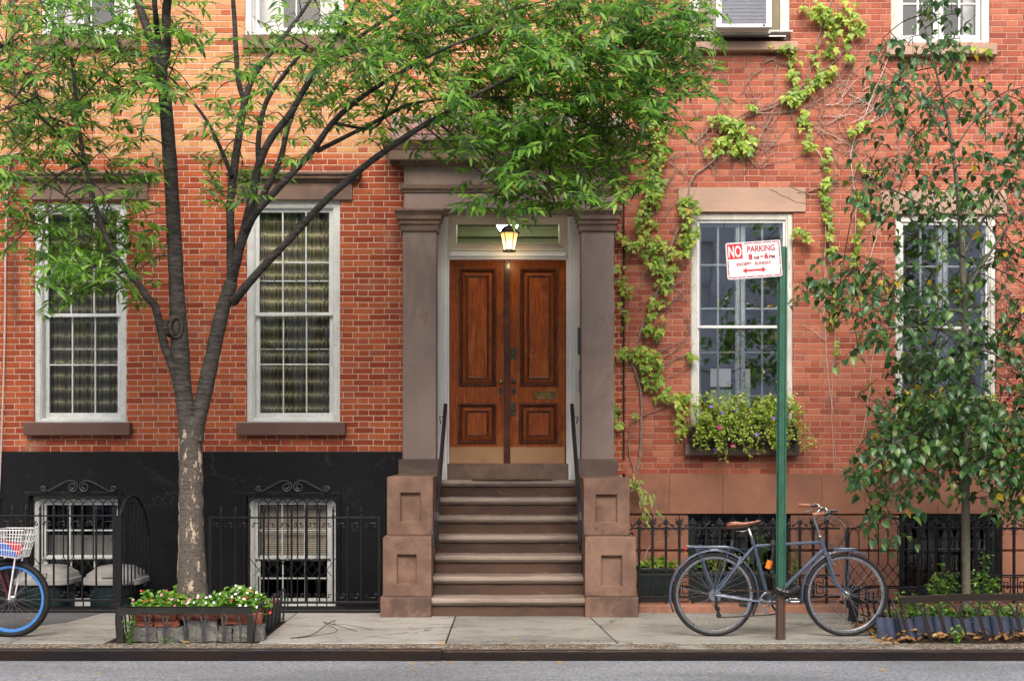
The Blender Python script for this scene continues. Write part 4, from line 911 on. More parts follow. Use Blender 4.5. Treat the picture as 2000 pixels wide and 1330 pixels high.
def ornate(lab, pxs, x0, x1, start, scroll=False):
    f = thing('ornate_fence', lab, 'fence', ((x0+x1)/2, YF, .074), 'ornate black cast iron fences')
    for zz, hh, nm in ((ZR,.018,'rail'),(ZM,.016,'rail'),(ZB,.02,'rail')):
        mb = MB(); mb.box(x0, x1, YF-.013, YF+.013, zz-hh/2, zz+hh/2); mb.build(nm, M['iron'], f, bevel=.002)
    for k, px in enumerate(pxs):
        x = X(px,YF); mb = MB(); mb.box(x-.012, x+.012, YF-.012, YF+.012, ZF if (k+start) % 2 == 0 else ZB, ZR); p = mb.build('picket', M['iron'], f, bevel=.002)
        mb = MB(); (bud if (k+start) % 2 == 0 else palmette)(mb, x); mb.build('finial', M['iron_b'], p)
    mb = MB(); X_ = [X(p,YF) for p in pxs]
    for a, b in zip(X_, X_[1:]):
        for s, c in ((1,a),(-1,b)):
            mb.tube([(c+s*.010,YF,ZR-.05),(c+s*.014,YF,ZR-.028),(c+s*.03,YF,ZR-.014),(c+s*.05,YF,ZR-.016)]+[(2*(c+s*.032)-q[0]+s*.0,YF,q[2]) for q in vol(c+s*.032-s*.02,ZR-.03,.012,1.0,.75,-s,YF,7)][:0], .0042, 5)
            mb.tube(vol(c+s*.024,ZR-.052,.011,math.pi,.9,-s,YF,8), .0035, 4)
    mb.build('scrollwork', M['iron_b'], f)
    mb = MB()
    for i in range(0, len(X_)-2, 2):
        a, b = X_[i]+.012, X_[i+2]-.012; 
        if start: pass
        key(mb, a+.01, b-.01, ZB+.008, ZM-.006, YF)
        for u in (a+.008, b-.008):
            for v in (ZB+.024, ZM-.02): mb.ball((u,YF-.008,v),.0095,5)
    mb.build('key_panel', M['iron'], f); return f
pr = [1248.4+26.15*i for i in range(15)]
fr = ornate('ornate black cast iron fence behind the bicycle, topped with alternating buds and palmettes', pr, X(1244,YF), X(1640,YF), 0)
mb = MB(); xe = X(1246,YF); mb.tube([(xe+.02,YF,ZR),(xe-.05,YF,ZR),(xe-.085,YF,ZR-.02),(xe-.10,YF,ZR-.055)]+vol(xe-.068,ZR-.06,.03,math.pi,1.1,1,YF,10), .008, 6); mb.build('end_scroll', M['iron'], fr)
ornate('ornate black cast iron fence behind the slim tree at the right edge', [1828+25.4*i for i in range(16)], X(1803,YF), X(2215,YF), 0)
ag = thing('iron_gate', 'black iron gate with wavy arched top and diamond lattice beside the front wheel', 'gate', (X(1725,YF), YF, .03))
a, b = X(1651,YF), X(1797,YF); w_ = b-a
TP = [(-.0,FZ(1031)),(.10,FZ(1031.5)),(.17,FZ(1029)),(.27,FZ(1018)),(.40,FZ(1011)),(.55,FZ(1009)),(.68,FZ(1012)),(.80,FZ(1020)),(.90,FZ(1029)),(.96,FZ(1031.5)),(1.0,FZ(1031.5))]
def th_(t):
    for (p,q),(r_,s_) in zip(TP,TP[1:]):
        if p <= t <= r_: return q+(s_-q)*(t-p)/(r_-p)
mb = MB(); P = spline([(a+t*w_,YF,z) for t,z in TP],3)
for p, q in zip(P,P[1:]): mb.bar(p,q,.03,.018)
mb.bar((a+.02,YF,.03),(a+.02,YF,ZR),.034); mb.bar((b-.016,YF,.03),(b-.016,YF,ZR-.01),.026); mb.bar((a,YF,.1),(b,YF,.1),.016); mb.bar((a,YF,FZ(1148)),(b,YF,FZ(1148)),.014); mb.build('gate_frame', M['iron_b'], ag, bevel=.003)
mb = MB(); n = 7; st = (w_-.07)/n; za, zb_ = FZ(1100), FZ(1148); x0 = a+.04
for i in range(n+1):
    cx = x0+st*i
    if 0 < i < n: mb.tube([(cx,YF,th_((cx-a)/w_)-.10),(cx,YF,za)], .006, 5)
    if i < n:
        zc = th_((cx+st/2-a)/w_); z0 = th_((cx+st/2-a)/w_)-.10; mb.tube([(cx+st/2-st*.5*math.cos(t*math.pi/10),YF,z0+(zc-z0-.012)*math.sin(t*math.pi/10)) for t in range(11)], .005, 5)
    for sg in (-1,1):
        e = cx+sg*st*2
        if x0-.001 <= e <= x0+st*n+.001: mb.tube([(cx,YF+.004*sg,za),(e,YF+.004*sg,zb_)], .0045, 4)
        e = cx+sg*st
        if x0-.001 <= e <= x0+st*n+.001: mb.tube([(cx,YF+.004*sg,(za+zb_)/2),(e,YF+.004*sg,zb_ if True else za)], .0045, 4); mb.tube([(cx,YF+.004*sg,(za+zb_)/2),(e,YF+.004*sg,za)], .0045, 4)
for i in range(0, n+1): mb.tube([(x0+st*i,YF,.1),(x0+st*i,YF,zb_)], .006, 5)
mb.build('lattice', M['iron'], ag)

# ============================================================ BINS
M['bin'] = mat_gen('dark green plastic', (.012,.03,.035), (.008,.02,.024), .45, 4., 0, .15, 60, .5); M['lid'] = mat_gen('grey plastic lid', (.34,.335,.32), (.27,.26,.25), .55, 6., 0, .2, 50, .4, c3=(.25,.24,.22))
def sring(cx, cy, a, b, z, n=28, e=3.2):
    out = []
    for k in range(n):
        t = 2*math.pi*k/n; c, s = math.cos(t), math.sin(t); out.append((cx+a*math.copysign(abs(c)**(2/e),c), cy+b*math.copysign(abs(s)**(2/e),s), z))
    return out
def loft(mb, rs):
    n = len(rs[0]); base = len(mb.v)
    for r in rs: mb.v += r
    for i in range(len(rs)-1):
        for k in range(n): l = (k+1) % n; mb.f.append((base+i*n+k, base+i*n+l, base+(i+1)*n+l, base+(i+1)*n+k))
    mb.f.append(tuple(base+k for k in reversed(range(n)))); mb.f.append(tuple(base+(len(rs)-1)*n+k for k in range(n)))
for cpx, lab in ((95,'dark green rubbish bin with grey domed lid, behind the wheel with the blue rim'),(228,'dark green rubbish bin with grey domed lid, behind the open iron gate')):
    y = -.6; cx = X(cpx,y); zt = Z(1131,y); t = thing('rubbish_bin', lab, 'rubbish bin', (cx,y,-.5), 'rubbish bins behind the fence')
    mb = MB(); loft(mb, [sring(cx,y,.2,.2,-.5), sring(cx,y,.255,.25,zt-.02), sring(cx,y,.275,.27,zt-.018), sring(cx,y,.275,.27,zt-.045), sring(cx,y,.262,.255,zt-.05)][:3]); mb.box(cx-.315, cx-.25, y-.06, y+.06, zt-.06, zt-.02); mb.box(cx+.25, cx+.315, y-.06, y+.06, zt-.06, zt-.02); mb.build('body', M['bin'], t, smooth=False)
    mb = MB(); loft(mb, [sring(cx,y,.286,.278,zt-.035,e=5), sring(cx,y,.292,.284,zt-.03,e=5), sring(cx,y,.290,.282,zt+.02,e=5), sring(cx,y,.272,.262,zt+.026,e=5), sring(cx,y,.258,.25,zt+.068,e=5), sring(cx,y,.20,.19,zt+.112,e=4), sring(cx,y,.185,.175,zt+.114,e=4), sring(cx,y,.17,.16,zt+.135,e=4), sring(cx,y,.10,.09,zt+.148,e=3)]); mb.box(cx-.07, cx+.07, y-.28, y-.18, zt+.045, zt+.085); mb.build('lid', M['lid'], t, bevel=.004)

# ============================================================ TREE PIT GUARDS AND EDGING
def rock(name, mat, x0, x1, y0, y1, z0, z1, lab, cat, grp, amp=.008, rot=0):
    bm = bmesh.new(); bmesh.ops.create_cube(bm, size=1); bmesh.ops.bevel(bm, geom=bm.edges[:], offset=.05, segments=1, affect='EDGES')
    bmesh.ops.subdivide_edges(bm, edges=bm.edges[:], cuts=2, use_grid_fill=True)
    sx, sy, sz = x1-x0, y1-y0, z1-z0
    for v in bm.verts: v.co = Vector((v.co.x*sx + RN.uniform(-amp,amp), v.co.y*sy + RN.uniform(-amp,amp), v.co.z*sz + RN.uniform(-amp,amp)*.8))
    me = bpy.data.meshes.new(name); bm.to_mesh(me); bm.free(); me.materials.append(M[mat]); o = bpy.data.objects.new(name, me); COL.objects.link(o)
    o.location = ((x0+x1)/2, (y0+y1)/2, (z0+z1)/2); o.rotation_euler = (0, RN.uniform(-.03,.03), rot+RN.uniform(-.04,.04)); return tag(o, lab, cat, grp)
ya = -3.20; order = ['leftmost','second from the left','third from the left','fourth from the left','fifth from the left','rightmost']
pz = lambda p: (p-VX)/S(ya)
for k, (p, q, h) in enumerate(((252,306,.115),(307,360,.115),(367,425,.17),(426.5,452,.125),(454,491,.13),(493,514,.13))):
    rock('granite_block', 'cobble', pz(p), pz(q), ya, ya+.13, -.01, h, 'rough grey granite block in the front edge of the flower bed, '+order[k], 'stone block', 'granite blocks edging the flower bed', .007)
for k, (p, q, z0, z1, lab) in enumerate(((262,298,.118,.168,'dark red brick, low at the left end of the flower bed edging'),(299,349,.118,.168,'dull red brick lying on the second granite block'),(256,297,.17,.222,'red brick on top of the left end of the flower bed edging'),(300,343,.17,.222,'red brick in the top row behind the left iron hoops'),(346,376,.172,.226,'short red brick above the gap beside the tallest granite block'),(377,426,.175,.226,'red brick lying on the tallest granite block'),(430,481,.135,.225,'big worn orange red brick under the right end of the rail'),(483,508,.135,.22,'rounded red brick at the right corner of the flower bed'))):
    rock('brick', 'pitbrick', pz(p), pz(q), ya+.01, ya+.12, z0, z1, lab, 'brick', 'bricks edging the flower bed', .004)
for k, y in enumerate((-2.95,-2.73,-2.5,-2.28,-2.05)):
    rock('granite_block', 'cobble', -2.24, -2.13, y, y+.2, -.01, .12, 'granite block in the right side of the flower bed edging, '+('nearest the street','second from the street','middle one','second from the fence','nearest the fence')[k], 'stone block', 'granite blocks edging the flower bed', .007)
    rock('brick', 'pitbrick', -2.235, -2.135, y+.0, y+.19, .125, .19+.03*(k % 2), 'red brick on the right side of the flower bed edging, '+('nearest the street','second from the street','middle one','second from the fence','nearest the fence')[k], 'brick', 'bricks edging the flower bed', .004)
def arch(mb, p0, p1, z0, zs, zt, r, lean=(0,0)):
    p0, p1 = Vector(p0), Vector(p1); P = []
    for t in range(15):
        a = math.pi*t/14; c = (p0+p1)/2 - (p1-p0)/2*math.cos(a); z = zs+(zt-zs)*math.sin(a); f = z/zt; P.append((c.x+lean[0]*f, c.y+lean[1]*f, z))
    P = [(p0.x, p0.y, z0)] + P + [(p1.x, p1.y, z0)]; mb.tube(P, r, 6)
yg = -3.29; G1 = thing('tree_guard', 'low dark iron hoop guard around the flower bed of the big tree', 'tree guard', (-2.67, yg, 0))
x0, x1 = (228-VX)/S(yg), (494-VX)/S(yg); zt_ = Z(1184.5,yg)
mb = MB(); mb.box(x0, x1, yg, yg+.008, zt_-.062, zt_); mb.box(x0, x1, yg, yg+.035, zt_-.008, zt_); mb.box(x0, x0+.055, yg+.001, yg+.0085, 0, zt_-.062); mb.box(x1-.05, x1, yg+.001, yg+.0085, 0, zt_-.062); mb.build('rail', M['guard_paint'], G1, bevel=.003)
sx = [(p-VX)/S(yg) for p in (251,287,321.6,362.5,396.7,437.5,470.8)]
mb = MB()
for p, q in zip(sx, sx[1:]): arch(mb, (p+.008,yg+.016,0), (q-.008,yg+.016,0), 0, .11, zt_-.03, .0075)
mb.build('hoops', M['iron_l'], G1)
for sg, xx in ((-1, x0+.0), (1, x1-.0)):
    mb = MB()
    for i in range(7): y = yg+.02+i*.19; arch(mb, (xx,y,0), (xx,y+.26,0), 0, .17, .30 if sg > 0 else .27, .008, (sg*.02 if sg < 0 else .03,0))
    mb.build('side_hoops', M['iron_b'], G1)
# right guard: bent rail, leaning stems
yg = -3.2; zr = lambda px: Z(1167 - 7*math.sin(min(1,max(0,(px-1757)/150))*1.57), yg); G2 = thing('tree_guard', 'bent rusty iron hoop guard leaning over the blue edging tiles', 'tree guard', (4.1, yg, 0))
mb = MB(); P = [((p-VX)/S(yg), yg, zr(p)) for p in range(1757, 2200, 20)]
for p, q in zip(P, P[1:]):
    p, q = Vector(p), Vector(q); mb.add([p, q, q+Vector((0,.012,-.054)), p+Vector((0,.012,-.054)), p+Vector((0,.045,0)), q+Vector((0,.045,0)), q+Vector((0,.02,-.054)), p+Vector((0,.02,-.054))], [(0,1,2,3),(0,4,5,1),(4,7,6,5),(3,2,6,7)])
mb.bar(Vector(P[0])+Vector((.02,.02,-.02)), Vector(P[0])+Vector((.10,.0,-zr(1757)+0.0)), .055, .01); mb.build('rail', M['iron_rust'], G2)
mb = MB(); stx = [1772,1818,1849,1888,1925,1961,1998,2036,2073,2110,2147,2184]
for p, q in zip(stx, stx[1:]):
    a, b = (p-VX)/S(yg), (q-VX)/S(yg); arch(mb, (a+.015,yg-.0,0), (b-.003,yg-.0,0), 0, .20, .325, .008, (-.085,.02))
mb.build('hoops', M['iron_rust'], G2)
mb = MB()
for i in range(5): y = -3.15+i*.24; arch(mb, (3.21,y,0), (3.21,y+.2,0), 0, .2, .33, .008, (-.07,0))
mb.bar((3.13,-1.98,.33),(3.10,-1.98,0),.09,.012); mb.build('side_hoops', M['iron_b'], G2)
M['tile'] = mat_gen('blue grey edging tile', (.040,.055,.105), (.028,.038,.072), .45, 8., 0, .3, 70, .5, c3=(.09,.10,.13))
tn = ['leftmost','second from the left','third from the left','fourth from the left','fifth from the left','sixth from the left','seventh from the left','rightmost']
for k in range(8):
    px = 1716+37.5*k if k else 1716; y = -3.10 + (.02 if k % 2 else 0); s_ = S(y); x = (px-VX)/s_; w = .155; mb = MB(); n = 12; zt = Z(1204 + (3 if k % 3 == 1 else 0) , y) if k else Z(1207,y)
    for i in range(n):
        f = lambda t: .014*abs(math.sin(t*math.pi*2))**.6
        a, b = i/n, (i+1)/n; c = lambda t, z: (x+w*t-(.02*(z/.19)), y-f(t)+.03*(z/.19), z)
        mb.quad(c(a,-.02), c(b,-.02), c(b,zt), c(a,zt)); d = lambda t, z: (c(t,z)[0], y+.014+.03*(z/.19), z); mb.quad(d(a,-.02), d(b,-.02), d(b,zt), d(a,zt)); mb.quad(c(a,zt), c(b,zt), d(b,zt), d(a,zt))
    tag(mb.build('edging_tile', M['tile'], loc=(x+w/2,y,0)), 'blue grey ribbed clay tile standing along the right tree pit, '+tn[k], 'edging tile', 'blue edging tiles of the right tree pit')

# ============================================================ PARKING SIGN
yp_ = -3.14; bx = (1525-VX)/S(yp_); hz = Z(482, yp_)
def mat_post():
    m, nt, out = newmat('green painted steel post'); N = NT(nt); o = N.obj(); z = N.n('SeparateXYZ', {0: o}, out=2)
    n_ = N.noise(N.obj((1,1,.3)), 14, 5, .7); f = N.ss(N.m('ADD', z, N.m('MULTIPLY', N.m('SUBTRACT', n_, .5), .5)), .28, .50)
    c = N.mix(N.ss(N.noise(o, 9, 5), .35, .7), (.016,.08,.05), (.024,.11,.072)); c = N.mix(f, N.mix(N.noise(o, 25, 4), (.10,.05,.035), (.045,.03,.025)), c)
    c = N.mix(N.ss(N.noise(o, 40, 4), .66, .72, 0., .8), c, (.10,.13,.10)); fin(nt, out, N.bsdf(c, .45, 0, N.bump(n_, .2, .003), .5)); return m
post = thing('parking_sign', 'red and white parking sign on a green perforated steel post in front of the bicycle', 'street sign', (bx, yp_, 0))
tilt = (1529-1525)/S(yp_)/hz
sec = [(-.040,.022),(-.032,.022),(-.020,-.008),(.012,-.008),(.026,.022),(.042,.022),(.042,.017),(.030,.017),(.016,-.013),(-.024,-.013),(-.036,.017),(-.040,.017)]
mb = MB(); mb.add([(bx+p[0], yp_+p[1], -.02) for p in sec]+[(bx+p[0]+tilt*hz, yp_+p[1], hz) for p in sec], [tuple(range(12)), tuple(range(23,11,-1))]+[(i,(i+1)%12,(i+1)%12+12,i+12) for i in range(12)]); mb.build('post', mat_post(), post)
mb = MB(); z = .06
while z < hz-.1:
    cx = bx-.004+tilt*z; mb.add([(cx+.0045*math.cos(k*math.pi/4), yp_-.0136, z+.0045*math.sin(k*math.pi/4)) for k in range(8)], [tuple(range(8))]); z += .0255
mb.build('bolt_holes', M['duct'], post)
sc_ = W(1472.5, 507.5, yp_-.03); sw, sh = .452, .30
M['sign_w'] = mat_gen('white sign face', (.64,.66,.69), (.60,.62,.65), .35, 3., 0, .02, 60, .5); M['sign_r'] = mat_gen('red sign paint', (.62,.012,.02), (.55,.01,.018), .4, 3., 0, .02, 60, .5); M['sign_d'] = mat_gen('dark red lettering', (.40,.012,.03), (.36,.012,.03), .4, 3., 0, .02, 60, .5)
def rrect(w, h, r, n=5): return [(sx*(w/2-r)+r*math.cos(a), sz*(h/2-r)+r*math.sin(a)) for sx, sz, a0 in ((1,1,0),(-1,1,90),(-1,-1,180),(1,-1,270)) for a in [R(a0+90*k/n) for k in range(n+1)]]
mb = MB(); mb.prism([(sc_.x+p[0], sc_.z+p[1]) for p in rrect(sw, sh, .018)], 'y', sc_.y, sc_.y+.003); plate = mb.build('sign_plate', M['sign_w'], post, loc=sc_)
yy = sc_.y; SX = lambda u: sc_.x-sw/2+u; SZ = lambda v: sc_.z+sh/2-v
def flat(pts, name, mat, dy=.0008, par=None): mb = MB(); mb.prism([(SX(u), SZ(v)) for u, v in pts], 'y', yy-dy, yy+.0005); return mb.build(name, M[mat], par or plate)
flat([(.011,.011),(.135,.011),(.135,.134),(.011,.134)], 'red_square', 'sign_r')
mb = MB(); i0, i1, th = .0085, .0165, .008
def seg(u0, v0, u1, v1): mb.prism([(SX(u0),SZ(v0)),(SX(u1),SZ(v0)),(SX(u1),SZ(v1)),(SX(u0),SZ(v1))], 'y', yy-.0006, yy+.0005)
for a, b in ((.15,.225),(.232,.30),(.308,.375),(.383,sw-.012)): seg(a, i0, b, i1)
for a, b in ((.014,.075),(.083,.15),(.158,.225),(.233,.30),(.308,.375),(.383,sw-.012)): seg(a, sh-i1, b, sh-i0)
for a, b in ((.145,.21),(.218,.262),(.27,sh-.017)): seg(i0, a, i1, b)
for a, b in ((.017,.065),(.075,.14),(.148,.205),(.222,sh-.017)): seg(sw-i1, a, sw-i0, b)
mb.build('red_border', M['sign_d'], plate)
def lettering(txt, u0, u1, v0, v1, mat, w=.0, par=None):
    cu = bpy.data.curves.new('t', 'FONT'); cu.body = txt; cu.offset = w; cu.extrude = .02; ob = bpy.data.objects.new('t', cu); COL.objects.link(ob)
    dg = bpy.context.evaluated_depsgraph_get(); me = bpy.data.meshes.new_from_object(ob.evaluated_get(dg)); bpy.data.objects.remove(ob)
    n = len(me.vertices); co = np.empty(n*3); me.vertices.foreach_get('co', co); co = co.reshape(-1,3)
    mn, mx = co.min(0), co.max(0); q = np.empty_like(co)
    q[:,0] = (SX(u0)-sc_.x)+(co[:,0]-mn[0])/(mx[0]-mn[0])*(u1-u0); q[:,2] = (SZ(v1)-sc_.z)+(co[:,1]-mn[1])/(mx[1]-mn[1])*(v1-v0); q[:,1] = -.0012+(co[:,2] < 0)*.001
    me.vertices.foreach_set('co', q.ravel()); me.materials.clear(); me.materials.append(M[mat]); o = bpy.data.objects.new('lettering', me); COL.objects.link(o); o.parent = plate; me.name = 'lettering'; return o
lettering('NO', .020,.128,.026,.122,'sign_w',.03); lettering('PARKING', .176,.404,.036,.086,'sign_d',.022)
lettering('8', .184,.214,.101,.148,'sign_d',.05); lettering('AM', .222,.270,.120,.148,'sign_d',.035); flat([(.279,.122),(.303,.122),(.303,.132),(.279,.132)], 'lettering', 'sign_d'); lettering('6', .313,.345,.101,.148,'sign_d',.05); lettering('PM', .351,.399,.120,.148,'sign_d',.035)
lettering('EXCEPT', .082,.202,.169,.193,'sign_d',.03); lettering('SUNDAY', .232,.368,.169,.193,'sign_d',.03)
flat([(.128,.235),(.160,.211),(.160,.2275),(.288,.2275),(.288,.211),(.320,.235),(.288,.259),(.288,.2425),(.160,.2425),(.160,.259)], 'arrow', 'sign_r')
mb = MB()
for v in (.07,.225): mb.lathe([(.007,0),(.007,.004)], 8, (SX(sw-.012), yy-.004, SZ(v)), 'y')
mb.build('bolts', M['screw'], plate); plate.rotation_euler = (0, -R(3.9), 0)
# ============================================================ BICYCLES
M['rubber'] = mat_gen('black rubber', (.018,.018,.019), (.012,.012,.013), .7, 20., 0, .3, 90, .3); M['chrome'] = mat_gen('brushed silver metal', (.62,.62,.63), (.50,.50,.51), .25, 20., 1., .1, 90, .5)
M['bikeblue'] = mat_gen('slate blue bike paint', (.075,.105,.165), (.06,.085,.14), .35, 8., .2, .1, 80, .5, .5); M['leather'] = mat_gen('brown leather', (.33,.125,.075), (.25,.09,.055), .42, 12., 0, .4, 120, .5)
M['bluerim'] = mat_gen('blue rim paint', (.07,.24,.62), (.055,.20,.54), .35, 8., .1, .05, 80, .5); M['maroon'] = mat_gen('maroon bike paint', (.09,.015,.025), (.06,.01,.018), .35, 8., .1, .1, 80, .5, .4)
M['plastic'] = mat_gen('black plastic', (.02,.02,.022), (.013,.013,.014), .4, 12., 0, .1, 90, .5); M['orange'] = mat_gen('orange lock sleeve', (.85,.24,.015), (.7,.18,.01), .45, 12.); M['redp'] = mat_gen('red plastic', (.45,.01,.012), None, .3); M['rustc'] = mat_gen('rusty chain', (.10,.05,.03), (.05,.035,.03), .6, 90., .6)
def wheel(bike, c, r, rimmat='chrome', tw=.0175, rw=.012, yaw=0, knobs=False):
    c = Vector(c); n = 72
    mb = MB(); 
    for rr, ww, h in ((r-2*tw-.014, rw, .018),):
        prof = [(rr-.006, -ww*.55), (rr, -ww), (rr+h, -ww*1.05), (rr+h, ww*1.05), (rr, ww), (rr-.006, ww*.55)]
        b = len(mb.v)
        for k in range(n):
            a = 2*math.pi*k/n
            for p in prof: mb.v.append((c.x+p[0]*math.cos(a), c.y+p[1], c.z+p[0]*math.sin(a)))
        for k in range(n):
            for j in range(6): k2 = (k+1) % n; j2 = (j+1) % 6; mb.f.append((b+k*6+j, b+k*6+j2, b+k2*6+j2, b+k2*6+j))
    w = mb.build('wheel', M[rimmat], bike, smooth=False, loc=c)
    mb = MB(); mb.tube([(c.x+(r-tw)*math.cos(2*math.pi*k/n), c.y, c.z+(r-tw)*math.sin(2*math.pi*k/n)) for k in range(n)], tw, 12, closed=True)
    if knobs:
        for k in range(110):
            a = 2*math.pi*k/110
            for dy in (-.012, 0, .012):
                q = r-tw+math.sqrt(tw**2-dy*dy)+.001; a2 = a+(.028 if dy == 0 else 0); p = Vector((c.x+q*math.cos(a2), c.y+dy, c.z+q*math.sin(a2))); d = Vector((math.cos(a2),0,math.sin(a2))); mb.bar(p-d*.002, p+d*.004, .009, .010)
    mb.build('tyre', M['rubber'], w, smooth=True, loc=c)
    mb = MB(); ns = 32
    for k in range(ns):
        a = 2*math.pi*k/ns; side = 1 if k % 2 else -1; off = R(62) * (1 if (k//2) % 2 else -1); ha = a+off
        mb.tube([(c.x+.022*math.cos(ha), c.y+side*.022, c.z+.022*math.sin(ha)), (c.x+(r-2*tw-.014)*math.cos(a), c.y+side*.002, c.z+(r-2*tw-.014)*math.sin(a))], .00135, 4)
    mb.build('spokes', M['chrome'], w, loc=c)
    mb = MB(); mb.lathe([(.006,-.055),(.012,-.05),(.012,-.03),(.026,-.025),(.024,-.02),(.013,-.015),(.013,.015),(.024,.02),(.026,.025),(.012,.03),(.012,.05),(.006,.055)], 16, c, 'y'); mb.build('hub', M['chrome'], w, smooth=False, loc=c); return w
def arcpts(c, r, a0, a1, n, y=None): return [(c[0]+r*math.cos(R(a0+(a1-a0)*k/n)), c[1], c[2]+r*math.sin(R(a0+(a1-a0)*k/n))) for k in range(n+1)]
def fender(bike, c, r, a0, a1, mat, hw=.024):
    mb = MB(); n = 26; prof = [(-hw,-.010),(-hw*.75,.0),(0,.006),(hw*.75,.0),(hw,-.010)]; b = len(mb.v)
    for k in range(n+1):
        a = R(a0+(a1-a0)*k/n)
        for p in prof: mb.v.append((c.x+(r+p[1])*math.cos(a), c.y+p[0], c.z+(r+p[1])*math.sin(a)))
    for k in range(n):
        for j in range(4): mb.f.append((b+k*5+j, b+k*5+j+1, b+k*5+j+6, b+k*5+j+5))
    o = mb.build('mudguard', M[mat], bike, smooth=True); m = o.modifiers.new('s','SOLIDIFY'); m.thickness = .002; return o
YB = -2.93
def B(px, py, dy=0.0): p = W(px, py, YB); p.y += dy; return p
bike = thing('city_bicycle', 'slate blue city bicycle with brown leather saddle leaning on the green sign post', 'bicycle', (X(1520,YB), YB, 0))
RH, FH_ = B(1394.5,1161), B(1652,1159.5); RH.z = FH_.z = .352; WR = .352
wheel(bike, RH, WR); wheel(bike, FH_, WR)
BBk, ST, SL, HT0, HT1 = B(1502.5,1176), B(1469,1051), B(1470.5,1064), B(1601.5,1050), B(1611.5,1079.5)
mb = MB(); r = .0155
mb.tube([ST, BBk], .0155, 10); mb.tube([SL+(BBk-ST)*.02, B(1603,1058.5)], .0135, 10); mb.tube([B(1608,1073), BBk], .0175, 10); mb.tube([HT0+Vector((0,0,.004)), HT1-Vector((0,0,.004))], .020, 12)
for s in (-1, 1):
    mb.tube([B(1471,1068)+Vector((0,s*.012,0)), (SL*.6+RH*.4)+Vector((0,s*.045,0)), RH+Vector((0,s*.062,0))], [.009,.009,.008], 8)
    mb.tube([BBk+Vector((-.01,s*.03,0)), BBk*.55+RH*.45+Vector((0,s*.05,-.004)), RH+Vector((0,s*.062,0))], [.011,.010,.009], 8)
    mb.lathe([(.018,-.003),(.018,.003)], 12, RH+Vector((0,s*.062,0)), 'y')
mb.lathe([(.022,-.038),(.022,.038)], 16, BBk, 'y'); mb.build('frame', M['bikeblue'], bike, smooth=False, bevel=0)
mb = MB(); FC = HT1+Vector((.006,0,-.012)); mb.lathe([(.02,-.014),(.022,.0),(.018,.01)], 12, HT1+Vector((.003,0,-.006)))
mb.tube([FC+Vector((0,-.04,-.01)), FC+Vector((0,.04,-.01))], .014, 8)
for s in (-1, 1): mb.tube(spline([FC+Vector((0,s*.035,-.005)), B(1622,1112)+Vector((0,s*.045,0)), B(1632,1138)+Vector((0,s*.05,0)), FH_+Vector((0,s*.055,0))],5), [.0135-.006*k/15 for k in range(16)], 8)
mb.build('fork', M['bikeblue'], bike)
mb = MB(); mb.lathe([(.021,0),(.023,.008),(.019,.018)], 14, HT0+Vector((-.001,0,.004))); mb.tube(spline([HT0+Vector((0,0,.01)), B(1596,1030), B(1590.5,1014), B(1594,1003), B(1604,993)],4), .0115, 10); mb.build('stem', M['chrome'], bike, smooth=True)
cl = B(1605,993)
mb = MB(); gN, gF = [Vector((x, YB+dy, z)) for x, dy, z in ((2.46,-.27,1.035),(2.46,.27,1.088))]; gN2, gF2 = Vector((2.565,YB-.245,1.045)), Vector((2.565,YB+.245,1.088))
P = [gN2, Vector((2.60,YB-.20,1.055)), Vector((2.605,YB-.12,1.075)), Vector((cl.x-.005,YB-.04,cl.z)), Vector((cl.x-.005,YB+.04,cl.z)), Vector((2.605,YB+.12,1.09)), Vector((2.60,YB+.20,1.095)), gF2]
mb.tube(spline(P,5), .0105, 10); mb.lathe([(.019,-.025),(.019,.025)], 12, (cl.x-.003,YB,cl.z), 'y'); mb.build('handlebar', M['chrome'], bike, smooth=True)
for a, b in ((gN, gN2), (gF, gF2)): mb = MB(); mb.tube([a+(b-a)*t for t in (0,.04,.5,.96,1)], [.012,.0165,.015,.016,.012], 12); mb.build('grip', M['leather'], bike, smooth=True)
for s, g2 in ((-1, gN2), (1, gF2)):
    mb = MB(); mb.lathe([(.018,-.016),(.02,0),(.018,.016)], 10, g2+Vector((.015,0,0)), 'x'); mb.tube([g2+Vector((.02,-.012*s,-.01)), g2+Vector((.0,-.02,-.045)), g2+Vector((-.05,-.015,-.055))], .006, 6); mb.ball(g2+Vector((.035,0,.005)), (.028,.022,.018), 7); mb.build('brake_lever', M['plastic'], bike)
mb = MB(); mb.ball(B(1610,1005)+Vector((0,-.12,0)), (.03,.03,.022), 8); mb.build('bell', M['chrome'], bike, smooth=True)
mb = MB(); mb.box(2.60,2.68,YB-.23,YB-.19,1.055,1.075); mb.build('mirror', M['plastic'], bike, bevel=.008)
mb = MB()
for o_, s in ((0,-1),(.02,1),(.03,-1)): mb.tube(spline([Vector((2.60,YB+s*.2,1.06)), B(1640,1006+o_*300)+Vector((0,s*.1,0)), B(1655,1030+o_*200)+Vector((0,s*.04,0)), B(1640,1062)+Vector((0,s*.03,0)), B(1612,1086)],5), .0026, 5)
mb.tube(spline([B(1611,1012), B(1640,1020), B(1650,1048), B(1626,1075), B(1607,1070)],5), .0026, 5); mb.build('brake_cable', M['plastic'], bike)
